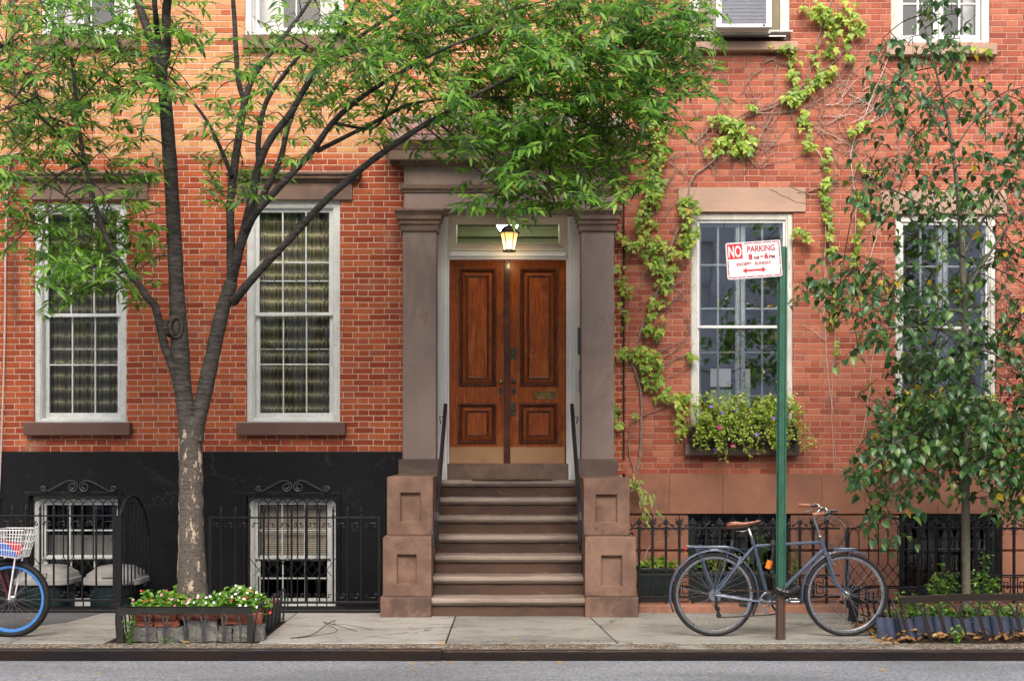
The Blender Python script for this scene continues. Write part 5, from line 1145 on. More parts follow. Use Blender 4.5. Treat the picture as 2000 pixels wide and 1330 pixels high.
# saddle
mb = MB(); secs = []
for t, w_, zz, dp in ((0,.062,.004,.028),(.12,.078,.010,.036),(.3,.070,.006,.036),(.5,.045,-.001,.026),(.75,.022,.0,.018),(.93,.017,.006,.014),(1,.010,.006,.010)):
    px = 1420+65*t; py = 1027-9*t if t > .3 else 1026-8*t; c = B(px, py); ring = []
    for k in range(12):
        a = 2*math.pi*k/12; zz2 = math.sin(a); ring.append((c.x, c.y+w_*math.cos(a), c.z+zz+(dp*.45*zz2 if zz2 > 0 else dp*1.15*zz2*abs(math.sin(a)))))
    secs.append(ring)
loft(mb, secs); mb.build('saddle', M['leather'], bike, smooth=True)
mb = MB(); mb.tube([B(1461,1030), ST, SL], .0125, 10); mb.tube([B(1436,1036), B(1450,1038), B(1480,1030)], .0035, 5); mb.build('seat_post', M['chrome'], bike, smooth=True)
fender(bike, RH, WR+.022, 203, -28, 'bikeblue'); fender(bike, FH_, WR+.022, 190, 62, 'bikeblue')
# racks
mb = MB(); ra, rb = B(1342,1067), B(1428,1069)
for s in (-1, 1): mb.tube(spline([ra+Vector((0,s*.03,0)), ra+Vector((.01,s*.055,0)), (ra+rb)/2+Vector((0,s*.058,0)), rb+Vector((0,s*.05,0)), B(1452,1080)+Vector((0,s*.03,0)), B(1468,1092)+Vector((0,s*.015,0))],4), .0055, 7)
mb.tube([ra+Vector((0,-.03,0)), ra+Vector((0,.03,0))], .0055, 6); mb.tube([ra+Vector((.02,0,.004)), rb+Vector((0,0,.004))], .005, 6)
for s in (-1, 1):
    for px in (1358, 1362, 1424): mb.tube([B(px,1068)+Vector((0,s*.05,0)), RH+Vector((.0,s*.07,.03))], .0035, 6)
for px in (1360,1385,1410): mb.tube([B(px,1068)+Vector((0,-.055,0)), B(px,1068)+Vector((0,.055,0))], .004, 6)
mb.tube(spline([rb+Vector((0,-.03,0)), rb+Vector((.01,-.03,.05)), rb+Vector((.0,0,.06)), rb+Vector((.01,.03,.05)), rb+Vector((0,.03,0))],4), .004, 6); mb.build('rear_rack', M['bikeblue'], bike)
mb = MB(); c = B(1649,1071)
for q in (.058,): mb.tube([(c.x+.10*math.cos(2*math.pi*k/20), YB+q*math.sin(2*math.pi*k/20), c.z) for k in range(20)], .005, 6, closed=True)
for dy in (-.03,0,.03): mb.tube([(c.x-.09,YB+dy,c.z),(c.x+.09,YB+dy,c.z)], .0035, 5)
for s in (-1,1): mb.tube([(c.x+.03,YB+s*.055,c.z), FH_+Vector((0,s*.06,0))], .004, 6)
mb.tube(spline([B(1624,1072), B(1621,1062), B(1626,1060), B(1628,1070)],4), .004, 6); mb.build('front_rack', M['bikeblue'], bike)
mb = MB(); mb.lathe([(.012,-.006),(.02,.0),(.02,.014),(.01,.018)], 10, B(1337,1071), 'x'); mb.build('tail_light', M['redp'], bike)
# fender stays
for c_, a_, rr_ in ((RH, 167, -.06), (FH_, 165, -.055)):
    mb = MB(); a = R(a_); mb.tube([(c_.x+(WR+.02)*math.cos(a), YB-.024, c_.z+(WR+.02)*math.sin(a)), c_+Vector((0,rr_,0))], .0014, 5); mb.build('mudguard_stay', M['iron_l'], bike)
# drivetrain on the near side
yd_ = YB-.05; mb = MB(); c = Vector((BBk.x, yd_, BBk.z)); R1_ = .098
b = len(mb.v); n = 44
for k in range(n):
    a = 2*math.pi*k/n; ro = R1_+(.003 if k % 2 else 0)
    for rr, dy in ((ro,-.002),(ro,.002),(R1_-.014,.002),(R1_-.014,-.002)): mb.v.append((c.x+rr*math.cos(a), c.y+dy, c.z+rr*math.sin(a)))
for k in range(n):
    for j in range(4): k2 = (k+1) % n; j2 = (j+1) % 4; mb.f.append((b+k*4+j, b+k*4+j2, b+k2*4+j2, b+k2*4+j))
for k in range(5): a = 2*math.pi*k/5+.3; mb.bar((c.x,c.y-.002,c.z),(c.x+(R1_-.01)*math.cos(a),c.y-.001,c.z+(R1_-.01)*math.sin(a)),.022,.004,up=(0,1,0))
mb.lathe([(.022,-.02),(.022,.0)], 14, c, 'y'); pe = B(1546,1169)+Vector((0,-.1,0)); pe2 = B(1458,1183)+Vector((0,.09,0)); mb.bar((c.x,c.y-.014,c.z),(pe.x,c.y-.026,pe.z),.022,.010,up=(0,1,0)); mb.bar((c.x,YB+.05,c.z),(pe2.x,YB+.06,pe2.z),.02,.01,up=(0,1,0)); mb.build('crankset', M['chrome'], bike, bevel=.001)
for p, s in ((pe,-1),(pe2,1)):
    mb = MB(); x, y, z = p; frame(mb, x-.045, x+.045, z-.012, z+.012, .008, y-.04, y+.04); mb.tube([(x,y+.06 if s < 0 else y-.06,z),(x,y,z)], .006, 6); mb.build('pedal', M['chrome'] if s < 0 else M['plastic'], bike, bevel=.003)
cc = Vector((RH.x, yd_, RH.z)); dr = B(1402,1200)+Vector((0,yd_-YB,0)); dr2 = B(1399,1186)+Vector((0,yd_-YB,0))
mb = MB(); P = [cc+Vector((0,0,.045)), c+Vector((0,0,R1_))]+[c+Vector((R1_*math.sin(R(a)),0,R1_*math.cos(R(a)))) for a in range(20,180,20)]+[c+Vector((0,0,-R1_)), dr+Vector((.01,0,-.018))]
for p, q in zip(P, P[1:]): mb.bar(p, q, .009, .007, up=(0,1,0))
mb.build('chain', M['rustc'], bike)
mb = MB(); mb.lathe([(.052,-.004),(.052,0),(.044,.002),(.044,.008),(.036,.01),(.036,.02),(.03,.03)], 24, cc-Vector((0,.004,0)), 'y'); mb.build('cassette', M['chrome'], bike)
mb = MB(); mb.tube([cc+Vector((.01,-.012,-.01)), dr2+Vector((-.01,-.012,.02)), dr2+Vector((.02,-.012,-.01))], .012, 8); mb.lathe([(.022,-.006),(.022,.006)], 12, dr2, 'y'); mb.lathe([(.022,-.006),(.022,.006)], 12, dr, 'y'); mb.bar(dr2-Vector((0,.008,0)), dr-Vector((0,.008,0)), .024, .004, up=(0,1,0)); mb.build('derailleur', M['plastic'], bike)
for pts, nm in (([(1424,1108),(1434,1114),(1446,1086)],'rear_brake'),([(1616,1078),(1622,1094),(1630,1102)],'front_brake')):
    mb = MB()
    for s in (-1,1): mb.tube([B(*p)+Vector((0,s*.032,0)) for p in pts], .008, 6)
    mb.build(nm, M['chrome'], bike)
mb = MB(); mb.tube([B(1467,1078)+Vector((0,-.03,0)), B(1467,1100)+Vector((0,-.03,0))], .018, 10); mb.build('light_case', M['plastic'], bike, smooth=False)
# lock
BL = lambda px, py, dy=0.0: W(px, py, YB+dy)
lk = thing('chain_lock', 'black cloth covered chain lock with orange sleeve, looped around bicycle and post', 'bike lock', BL(1525,1150))
P = spline([BL(1507,1068,-.03), BL(1512,1078,-.05), BL(1507,1095,-.06), BL(1504,1108,-.06), BL(1510,1122,-.07), BL(1515,1140,-.10), BL(1517,1148,-.24), BL(1527,1154,-.255), BL(1540,1156,-.25), BL(1552,1152,-.18), BL(1558,1146,-.05), BL(1545,1140,.02), BL(1520,1145,.02)],5)
mb = MB(); mb.tube(P[12:], [.020+.004*math.sin(i*2.1) for i in range(len(P)-12)], 8); mb.build('chain_sleeve', M['plastic'], lk)
mb = MB(); mb.tube([BL(1509,1090,-.06), BL(1507,1098,-.06)], .017, 10); mb.tube([BL(1510,1056,-.01), BL(1510,1066,-.03)], .022, 10); mb.tube([BL(1510,1066,-.03), BL(1510,1082,-.055)], .008, 8); mb.tube([BL(1511,1080,-.055),BL(1507,1096,-.06)], .017, 10); mb.build('lock_body', M['plastic'], lk)
mb = MB(); mb.tube([BL(1504.5,1094,-.062), BL(1499.5,1110,-.062)], .026, 14); mb.build('orange_sleeve', M['orange'], lk)
# second bicycle, mostly out of frame
YB2 = -2.95
def Q(px, py, dy=0.0): p = W(px, py, YB2); p.y += dy; return p
b2 = thing('shared_bicycle', 'maroon bicycle with bright blue wheel rims and a wire front basket at the left edge', 'bicycle', (X(-80,YB2), YB2, 0))
F2 = Q(22.5,1167); F2.z = .318; R2_ = F2-Vector((1.06,0,0))
for c in (F2, R2_): wheel(b2, c, .322, 'bluerim', .024, .019, knobs=True)
mb = MB(); h0, h1 = Q(-28,1048), Q(-16,1088)
mb.tube([h0,h1], .019, 10); bb = Vector((R2_.x+.46, YB2, .27)); st = Vector((R2_.x+.30, YB2, .72)); mb.tube([h1+Vector((-.01,0,.02)), bb], .02, 10); mb.tube([h0+Vector((0,0,-.04)), (bb+st)/2], .016, 10); mb.tube([bb, st], .016, 10)
for s in (-1,1): mb.tube([bb+Vector((0,s*.03,0)), R2_+Vector((0,s*.06,0))], .010, 8); mb.tube([st+Vector((0,s*.012,-.03)), R2_+Vector((0,s*.06,0))], .008, 8)
mb.build('frame', M['maroon'], b2)
mb = MB()
for s in (-1,1): mb.tube(spline([h1+Vector((.005,s*.04,-.01)), Q(4,1120)+Vector((0,s*.055,0)), Q(15,1148)+Vector((0,s*.055,0)), F2+Vector((-.004,s*.055,.01))],4), [.016-.0004*k for k in range(13)], 8)
mb.build('fork', M['maroon'], b2)
mb = MB(); mb.tube([h0, Q(-36,1020)], .012, 8); mb.tube(spline([Q(-52,1008,-.28), Q(-38,1010,-.2), Q(-34,1014,0), Q(-38,1010,.2), Q(-52,1008,.28)],4), .011, 8); mb.build('handlebar', M['chrome'], b2)
mb = MB(); mb.tube([st, st+Vector((-.03,0,.14))], .013, 8); mb.ball(st+Vector((-.04,0,.17)), (.13,.075,.035), 8); mb.build('saddle', M['plastic'], b2)
fender(b2, F2, .345, 160, 88, 'plastic', .03)
mb = MB()
for s in (-1,1):
    mb.tube([F2+Vector((0,s*.065,0)), Q(40,1072,s*.09)], .0075, 7)
    mb.tube([Q(40,1072,s*.09), Q(16,1088,s*.09)], .006, 6)
mb.build('basket_strut', M['alu'], b2)
# basket
mb = MB(); zt, zb = Z(1033,YB2), Z(1088,YB2); xa, xb, xc, xd = (-2-VX)/S(YB2), (60-VX)/S(YB2), (2-VX)/S(YB2), (46-VX)/S(YB2); dt, db = .17, .13
def bk(u, v, w): # u 0..1 along x, v -1..1 across, w 0..1 height
    x0, x1 = xc+(xa-xc)*w, xd+(xb-xd)*w; return Vector((x0+(x1-x0)*u, YB2+v*(db+(dt-db)*w), zb+.03*(1-w)*u*-1+(zt-zb)*w+.03*(1-w)))
for w in (0,.25,.5,.75,1): mb.tube([bk(0,-1,w),bk(1,-1,w),bk(1,1,w),bk(0,1,w)], .0045 if w == 1 else .0028, 5, closed=True)
for i in range(11):
    u = i/10
    for v in (-1,1): mb.tube([bk(u,v,0),bk(u,v,1)], .0026, 4)
    mb.tube([bk(u,-1,0),bk(u,1,0)], .0026, 4)
for i in range(9):
    v = -1+i*.25
    for u in (0,1): mb.tube([bk(u,v,0),bk(u,v,1)], .0026, 4)
    mb.tube([bk(0,v,0),bk(1,v,0)], .0026, 4)
mb.build('basket', M['alu'], b2)
cb = thing('basket_liner', 'blue and red printed cardboard lying in the wire basket', 'packaging', bk(.5,0,.1))
mb = MB(); mb.prism([(bk(.02,-.9,.05).x, bk(0,0,.05).z), (bk(.95,-.9,.05).x, bk(1,0,.05).z), (bk(.5,0,.6).x, bk(0,0,.38).z), (bk(.05,0,.6).x, bk(0,0,.62).z)], 'y', YB2-.11, YB2-.10); mb.build('blue_panel', mat_gen('blue card', (.05,.16,.62), None, .4), cb)
mb = MB(); mb.prism([(bk(.45,0,.6).x, bk(0,0,.42).z), (bk(.97,-.9,.05).x, bk(1,0,.08).z), (bk(.98,0,.6).x, bk(0,0,.42).z), (bk(.2,0,.6).x, bk(0,0,.60).z)], 'y', YB2-.10, YB2-.09); mb.build('red_panel', mat_gen('red card', (.65,.02,.03), None, .4), cb)
# ============================================================ VEGETATION
def mat_leaf(name, stops, rough=.45, trans=.35, tcol=1.6, spec=.5, vein=.15):
    m, nt, out = newmat(name); N = NT(nt); r = N.n('NewGeometry', out=8); c = N.ramp(r, stops)
    c = N.mix(vein, c, N.ramp(N.noise(N.obj(), 30, 3), [(.3,.55),(.7,1.)]), 'MULTIPLY')
    p = N.bsdf(c, rough, 0, None, spec); t = N.n('BsdfTranslucent', {0: N.mix(1., c, (tcol, tcol*1.05, tcol*.5), 'MULTIPLY')})
    fin(nt, out, N.n('MixShader', {0: trans, 1: p, 2: t})); return m
M['leaf_z'] = mat_leaf('zelkova leaf', [(0,(.022,.070,.012)),(.25,(.045,.135,.018)),(.55,(.095,.235,.026)),(.82,(.17,.36,.04)),(.97,(.26,.44,.07)),(1,(.26,.22,.04))], .36, .45)
M['leaf_d'] = mat_leaf('dark glossy heart leaf', [(0,(.022,.070,.022)),(.35,(.035,.10,.032)),(.7,(.06,.15,.04)),(.88,(.10,.19,.04)),(.975,(.12,.18,.03)),(.98,(.42,.30,.02)),(1,(.50,.36,.03))], .34, .28, 1.8, .5)
M['leaf_y'] = mat_leaf('yellow leaf', [(0,(.50,.33,.02)),(.6,(.62,.44,.03)),(1,(.42,.36,.04))], .45, .35)
M['leaf_i'] = mat_leaf('ivy leaf', [(0,(.15,.27,.04)),(.4,(.27,.41,.06)),(.75,(.40,.52,.09)),(.92,(.50,.56,.11)),(1,(.45,.30,.06))], .45, .35)
M['leaf_b'] = mat_leaf('begonia leaf', [(0,(.06,.16,.02)),(.5,(.13,.30,.035)),(1,(.24,.44,.07))], .35, .3)
M['leaf_p'] = mat_leaf('petunia leaf', [(0,(.16,.24,.035)),(.4,(.30,.42,.06)),(.75,(.44,.55,.11)),(.9,(.52,.58,.15)),(1,(.26,.16,.07))], .55, .3)
M['leaf_s'] = mat_leaf('shrub leaf', [(0,(.03,.09,.02)),(.5,(.08,.19,.03)),(1,(.20,.34,.05))], .4, .3)
for nm, c in (('white',(.85,.85,.82)),('pink',(.80,.28,.42)),('red',(.70,.05,.03)),('purple',(.30,.18,.62)),('magenta',(.50,.02,.22))): M['pet_'+nm] = mat_gen(nm+' petal', c, None, .5, 20., bump=0)
M['fallen'] = mat_leaf('dry fallen leaf', [(0,(.35,.20,.05)),(.5,(.45,.28,.05)),(1,(.26,.12,.04))], .7, .1)
def mat_bark():
    m, nt, out = newmat('dark bark with lenticels'); N = NT(nt); o = N.obj(); z = N.n('SeparateXYZ', {0: o}, out=2)
    l = N.noise(N.obj((1,1,5)), 9, 5, .7); f = N.noise(o, 50, 5, .7)
    c = N.ramp(l, [(.3,(.014,.012,.011)),(.5,(.042,.037,.034)),(.66,(.085,.076,.07)),(.8,(.17,.15,.135))])
    lo = N.m('ADD', z, N.m('MULTIPLY', N.m('SUBTRACT', N.noise(o, 5, 3), .5), .5)); lf = N.ss(lo, 1.0, 2.1, 1., 0.)
    c = N.mix(N.m('MULTIPLY', lf, .85), c, N.ramp(f, [(.3,(.06,.048,.04)),(.55,(.13,.11,.095)),(.75,(.22,.185,.155))]))
    pat = N.m('MULTIPLY', N.ss(N.noise(N.obj((1,1,.3)), 13, 5, .75), .56, .60), N.ss(lo, 1.55, 1.9, 1., 0.)); c = N.mix(pat, c, (.50,.40,.30))
    h = N.m('ADD', N.m('MULTIPLY', l, 1.5), f); fin(nt, out, N.bsdf(c, .8, 0, N.bump(h, .8, .012), .3)); return m
M['bark'] = mat_bark(); M['twig'] = mat_gen('dark twig', (.045,.034,.028), (.03,.022,.018), .8, 30.)
M['bark2'] = mat_gen('grey green sapling bark', (.16,.15,.11), (.10,.095,.07), .8, 20., 0, .6, 60, .3, c3=(.05,.05,.04), stretch=(1,1,3)); M['vine'] = mat_gen('bare vine wood', (.58,.45,.39), (.44,.32,.27), .85, 30.); M['vine_d'] = mat_gen('old vine wood', (.34,.245,.20), (.20,.14,.115), .85, 30.)
TPL = {}
def tpl(name, outline, fold=.12, droop=.15):
    # outline: half outline (x,y) from base to tip; builds both halves around a midrib
    pts = outline; mid = [(x, 0) for x, y in pts]; n = len(pts); V = []
    for x, y in pts: V.append((x, 0, -droop*x*x))
    for s in (1, -1):
        for x, y in pts[1:-1]: V.append((x, s*y, -droop*x*x + fold*y*1.0))
    F = []
    for si, s in enumerate((0, 1)):
        off = n + si*(n-2)
        F.append((0, off, 1) if s == 0 else (0, 1, off))
        for i in range(1, n-2): a, b = off+i-1, off+i; F.append((i, a, b, i+1) if s == 0 else (i, i+1, b, a))
        F.append((n-2, off+n-3, n-1) if s == 0 else (n-2, n-1, off+n-3))
    TPL[name] = (np.array(V), F)
tpl('lance', [(0,0),(.20,.11),(.45,.15),(.75,.085),(1.06,0)], .35, .16)
tpl('heart', [(0,0),(-.06,.18),(.12,.36),(.42,.39),(.75,.21),(1,0)], .42, .35)
tpl('oval', [(0,0),(.2,.24),(.55,.30),(.85,.17),(1,0)], .3, .2)
tpl('ivy', [(0,0),(-.12,.30),(.10,.36),(.42,.62),(.42,.30),(.70,.20),(1,0)], .15, .45)
tpl('petal', [(0,0),(.3,.32),(.7,.36),(1,0)], .2, -.1)
def leaves(name, mat, parent, items, tp, loc=None):
    # items: (pos, dir, up, size)
    V, F = TPL[tp]; n = len(items); k = len(V)
    P = np.array([tuple(i[0]) for i in items]); D = np.array([tuple(i[1]) for i in items]); U = np.array([tuple(i[2]) for i in items]); S_ = np.array([i[3] for i in items])[:,None,None]
    D /= np.linalg.norm(D, axis=1)[:,None]+1e-9; Y = np.cross(U, D); Y /= np.linalg.norm(Y, axis=1)[:,None]+1e-9; Zz = np.cross(D, Y)
    co = P[:,None,:] + S_*(V[None,:,0:1]*D[:,None,:] + V[None,:,1:2]*Y[:,None,:] + V[None,:,2:3]*Zz[:,None,:])
    O = WP.get(parent.name, Vector((0,0,0))) if parent is not None else Vector(loc or (0,0,0)); co = co.reshape(-1,3) - np.array(tuple(O))
    me = bpy.data.meshes.new(name); fs = [tuple(v+i*k for v in f) for i in range(n) for f in F]
    me.from_pydata(co.tolist(), [], fs); me.materials.append(M[mat]); me.polygons.foreach_set('use_smooth', [True]*len(fs))
    o = bpy.data.objects.new(name, me); COL.objects.link(o)
    if parent is not None: o.parent = parent
    else: o.location = O; WP[o.name] = O
    return o
def rv(s=1.): return Vector((RN.gauss(0,s), RN.gauss(0,s), RN.gauss(0,s)))
GZ = """
5554443200013567899999999985000000000000
4455465401234678877999999985000000000000
4467664024135686567889999984000000000000
5556643112135544468999999962000000000000
5565320023123334469999998610000000000000
4443110010010011136789986310000000000000
5432330033100000002567652000000000000000
5101220022000000003666653000000000000000
5533420000000000000011000000000000000000
2356641000000000000000000000000000000000
0366420000000000000000000000000000000000
0012110000000000000000000000000000000000
""".split()
TY = -2.55
tree = thing('street_tree', 'big street tree with dark forked trunk and long green sprays, rising from the flower bed', 'tree', (X(375,TY), TY, 0))
def T(px, py, y=TY): return W(px, py, y)
def limb(pts, parent=tree, mat='bark', name='limb', n=10, sm=5, store=None, y0=TY, knots=0):
    P = [T(p[0], p[1], p[3] if len(p) > 3 else y0) for p in pts]; r = [p[2]*.94/2/S(q.y) for p, q in zip(pts, P)]
    sp_ = spline(P, sm); rr = []
    for i in range(len(pts)-1):
        for j in range(sm): rr.append(r[i]+(r[i+1]-r[i])*j/sm)
    rr.append(r[-1])
    rr = [q*(1+RN.uniform(-.04,.05)) for q in rr]
    if store is not None: store += [(p, q) for p, q in zip(sp_, rr)]
    mb = MB(); mb.tube(sp_, rr, n); return mb, sp_
SK = []
def addlimb(pts, **k):
    mb, sp_ = limb(pts, store=SK, **k); nm = k.get('name', 'limb'); return mb.build(nm, M['bark'], tree, smooth=True)
mb, _ = limb([(378,1210,70),(376,1150,62),(374,1080,56),(373,1000,50),(373,930,49),(372,880,48),(371,850,46),(366,815,40),(359,770,36),(353,700,37),(349,640,38),(346,590,32),(342,500,31),(337,400,30),(330,290,29),(322,190,27),(314,135,25)], n=16, store=SK)
mbk, _ = limb([(380,862,38),(384,830,34),(394,790,33),(405,740,32),(418,680,30),(431,620,29),(443,580,29),(452,550,26)], n=12, store=SK); mb.v_ = None
off = len(mb.v); mb.v += mbk.v; mb.f += [tuple(i+off for i in f) for f in mbk.f]
# pruning scar on the trunk
c = T(340,640,TY-.07)
for k in range(14):
    a = 2*math.pi*k/14; 
P = [(c.x+.045*math.cos(2*math.pi*k/14)+.02, c.y-.015+.02*math.cos(2*math.pi*k/14), c.z+.085*math.sin(2*math.pi*k/14)) for k in range(14)]; mb.tube(P, [.016+.006*math.sin(k*1.7) for k in range(14)], 7, closed=True)
mb.tube([c+Vector((-.06,.03,.06)), c+Vector((-.08,0,.05)), c+Vector((-.075,-.01,-.02)), c+Vector((-.04,.02,-.08))], [.02,.035,.03,.015], 7)
mb.build('trunk', M['bark'], tree, smooth=True)
mb = MB(); mb.ball(c+Vector((.02,-.012,0)), (.032,.014,.065), 8); mb.build('scar', M['twig'], tree, smooth=True)
L = addlimb
L([(314,140,24),(300,100,18),(288,60,17,-2.5),(272,10,16,-2.45),(258,-60,14,-2.4),(235,-180,10,-2.2)])
L([(316,138,22),(324,100,20),(326,60,19,-2.65),(325,20,18,-2.7),(336,-60,14,-2.9),(350,-180,10,-3.1)])
L([(312,125,14),(308,70,13),(303,20,11,-2.8),(296,-60,8,-2.9),(280,-150,5,-3)])
L([(352,770,22),(338,720,18),(323,680,18,-2.6),(313,640,17,-2.65),(303,600,15,-2.7),(287,580,16,-2.72),(270,555,13,-2.75),(240,520,12,-2.8),(215,480,11,-2.8),(198,440,10,-2.8),(178,370,10,-2.75),(160,290,9,-2.7),(148,200,8,-2.7),(140,120,7,-2.65),(110,60,6,-2.6),(78,0,5,-2.6),(50,-60,4,-2.6)])
L([(163,320,5,-2.7),(120,270,4.5,-2.9),(80,230,4,-3.1),(30,190,3,-3.3),(-30,150,2,-3.5)])
L([(205,455,5,-2.8),(150,400,4,-3),(90,360,4,-3.2),(30,350,3,-3.3),(-40,345,2,-3.4)])
L([(160,290,4,-2.7),(100,230,3,-2.4),(60,160,3,-2.2),(10,90,2.5,-2)])
L([(150,200,4,-2.7),(200,150,3,-2.4),(240,110,2.4,-2.3)])
L([(452,556,20),(451,480,18,-2.5),(450,400,16,-2.45),(456,340,17,-2.4),(466,270,16,-2.35),(478,200,15,-2.3),(496,150,11,-2.3),(540,90,9,-2.2),(600,10,7,-2.1),(640,-70,5,-2)])
L([(453,345,10,-2.45),(435,300,8,-2.5),(412,250,7,-2.55),(385,210,6,-2.6),(350,170,4,-2.7),(330,150,3,-2.8)])
L([(478,200,11,-2.3),(466,160,11,-2.35),(461,100,10,-2.4),(458,40,10,-2.4),(452,-40,8,-2.5),(445,-150,5,-2.6)])
L([(452,552,22),(464,500,20,-2.65),(480,440,19,-2.7),(494,380,18,-2.75),(506,320,16,-2.8),(530,270,15,-2.85),(565,225,14,-2.9),(600,165,12,-2.95),(640,100,10,-3),(690,20,9,-3.1),(730,-60,6,-3.2)])
L([(466,490,16,-2.5),(492,430,14,-2.4),(520,370,13,-2.35),(548,310,12,-2.3),(562,250,11,-2.25),(590,180,11,-2.2),(640,120,9,-2.1),(720,60,8,-2),(800,10,6,-1.9)])
L([(506,325,12,-2.8),(505,270,11,-2.85),(520,200,10,-2.9),(560,140,9,-3),(600,90,7,-3.1)])
L([(478,450,18,-2.7),(505,410,15,-2.8),(560,350,14,-2.85),(610,295,13,-2.9),(650,240,12,-2.95),(700,195,10,-3),(770,150,8,-3.1),(860,100,6,-3.2),(960,60,4,-3.3)])
L([(456,590,20),(478,562,18,-2.7),(520,515,16,-2.8),(575,458,15,-2.9),(630,398,15,-3),(700,335,14,-3.05),(760,290,13,-3.1),(820,250,12,-3.15),(870,222,10,-3.2),(930,185,9,-3.2),(1010,150,7,-3.2),(1110,120,5,-3.3),(1240,100,3,-3.3)])
L([(620,295,11,-2.9),(680,265,9,-2.7),(740,235,9,-2.6),(800,205,7,-2.5),(900,190,6,-2.4),(1000,190,5,-2.3),(1120,180,4,-2.3),(1260,170,3,-2.3)])
L([(850,236,7,-3.15),(880,260,5,-3.2),(920,290,4.5,-3.25),(970,315,4,-3.3),(1030,345,3.4,-3.3),(1090,365,2.6,-3.3),(1150,385,1.8,-3.3)])
L([(830,246,4,-3.15),(880,290,3.5,-3.2),(930,330,3,-3.3),(980,365,2.6,-3.35),(1040,390,2,-3.4)])
L([(640,120,7,-2.1),(700,100,7,-2.2),(780,90,6,-2.3),(880,60,5,-2.4),(1000,20,4,-2.5),(1150,-20,3,-2.6)])
L([(650,240,7,-2.95),(730,250,6,-2.9),(760,200,5,-2.9),(790,140,4,-2.8),(850,20,3,-2.7)])
L([(1010,150,4,-3.2),(1100,220,3.4,-3.1),(1180,250,3,-3),(1240,240,2,-2.9)])
SKP = np.array([tuple(p) for p, r in SK]); 
TW = MB(); LF = []
def nearest(p, arr):
    d = ((arr-np.array(tuple(p)))**2).sum(1); i = int(d.argmin()); return Vector(arr[i]), math.sqrt(d[i])
def spray(p0, d, ln, out, tw, size=.085, step=.026, plane=None, ang=52, r=.0022, droop=.25):
    """twig with alternate leaves lying roughly in one plane"""
    up = plane or Vector((RN.gauss(0,.25), RN.gauss(0,.22)-.62, 1)).normalized(); d = d.normalized(); pts = [p0.copy()]; p = p0.copy(); n = max(3, int(ln/step)); s = 1
    for i in range(n):
        d = (d + Vector((RN.gauss(0,.06), RN.gauss(0,.06), -droop*step*2.2+RN.gauss(0,.05)))).normalized(); p = p + d*step; pts.append(p.copy())
        if i > 0:
            side = up.cross(d).normalized()*s; s = -s; a = R(ang+RN.uniform(-14,14)); ld = d*math.cos(a)+side*math.sin(a)+Vector((0,0,RN.uniform(-.30,.06)))
            sz = size*(.6+.55*math.sin(math.pi*(i+1)/(n+1.5)))*RN.uniform(.65,1.25); out.append((p+ld.normalized()*.006, ld, up+rv(.14), sz))
    out.append((p, d+Vector((0,0,-.3)), up+rv(.2), size)); tw.tube([pts[0], pts[len(pts)//2], pts[-1]], [r, r*.8, r*.5], 3, caps=False)
def cellfill(grid, px0, py0, dens, yr, sk, out, tw, size, sprayf, right_bias=.15, rows=None):
    nodes = sk
    for j, row in enumerate(grid):
        for i, ch in enumerate(row):
            v = int(ch)
            if not v: continue
            cx, cy = px0+i*50, py0+j*50
            yc = yr[0]+(yr[1]-yr[0])*RN.random(); node = W(cx+25, cy+25, yc)
            q, dd = nearest(node, nodes)
            if dd > .9: # pull node closer in depth to the limb
                yc = (yc+q.y)/2; node = W(cx+25, cy+25, yc); q, dd = nearest(node, nodes)
            mid = (q+node)/2+Vector((0,0,.08*dd)); P = spline([q, mid, node], 4); tw.tube(P, [.0065-.0004*k for k in range(len(P))], 4, caps=False)
            ns = v*dens*(1.25 if v > 7 else 1); ns = int(ns)+(1 if RN.random() < ns % 1 else 0)
            for k in range(ns):
                yy = yc+RN.gauss(0,.38); yy = min(max(yy, -4.3), -.75); p = W(cx+RN.uniform(-4,54), cy+RN.uniform(-4,54), yy)
                d = Vector((RN.gauss(right_bias,.7), RN.gauss(-.15,.55), RN.gauss(-.05,.22))); d.normalize(); ln = RN.uniform(.16,.34)
                if RN.random() < .75: pm = (P[-2]+p)/2+rv(.02); tw.tube([P[-1 if RN.random() < .5 else -3], pm, p], [.003,.0025,.002], 3, caps=False)
                sprayf(p, d, ln, out, tw, size)
def zs(p, d, ln, out, tw, size): spray(p-d*ln*.5, d, ln, out, tw, size)
cellfill(GZ[:], 0, 0, 2.3, (-3.7,-1.5), SKP, LF, TW, .097, zs)
top = [GZ[0].replace('1','3')]*2; cellfill(top, 0, -100, .45, (-3.8,-1.6), SKP, LF, TW, .09, zs)
cellfill(['5555544334']*11, -500, 0, .3, (-3.6,-1.8), SKP, LF, TW, .09, zs)
TW.build('twigs', M['twig'], tree, recalc=False); leaves('crown', 'leaf_z', tree, LF, 'lance')

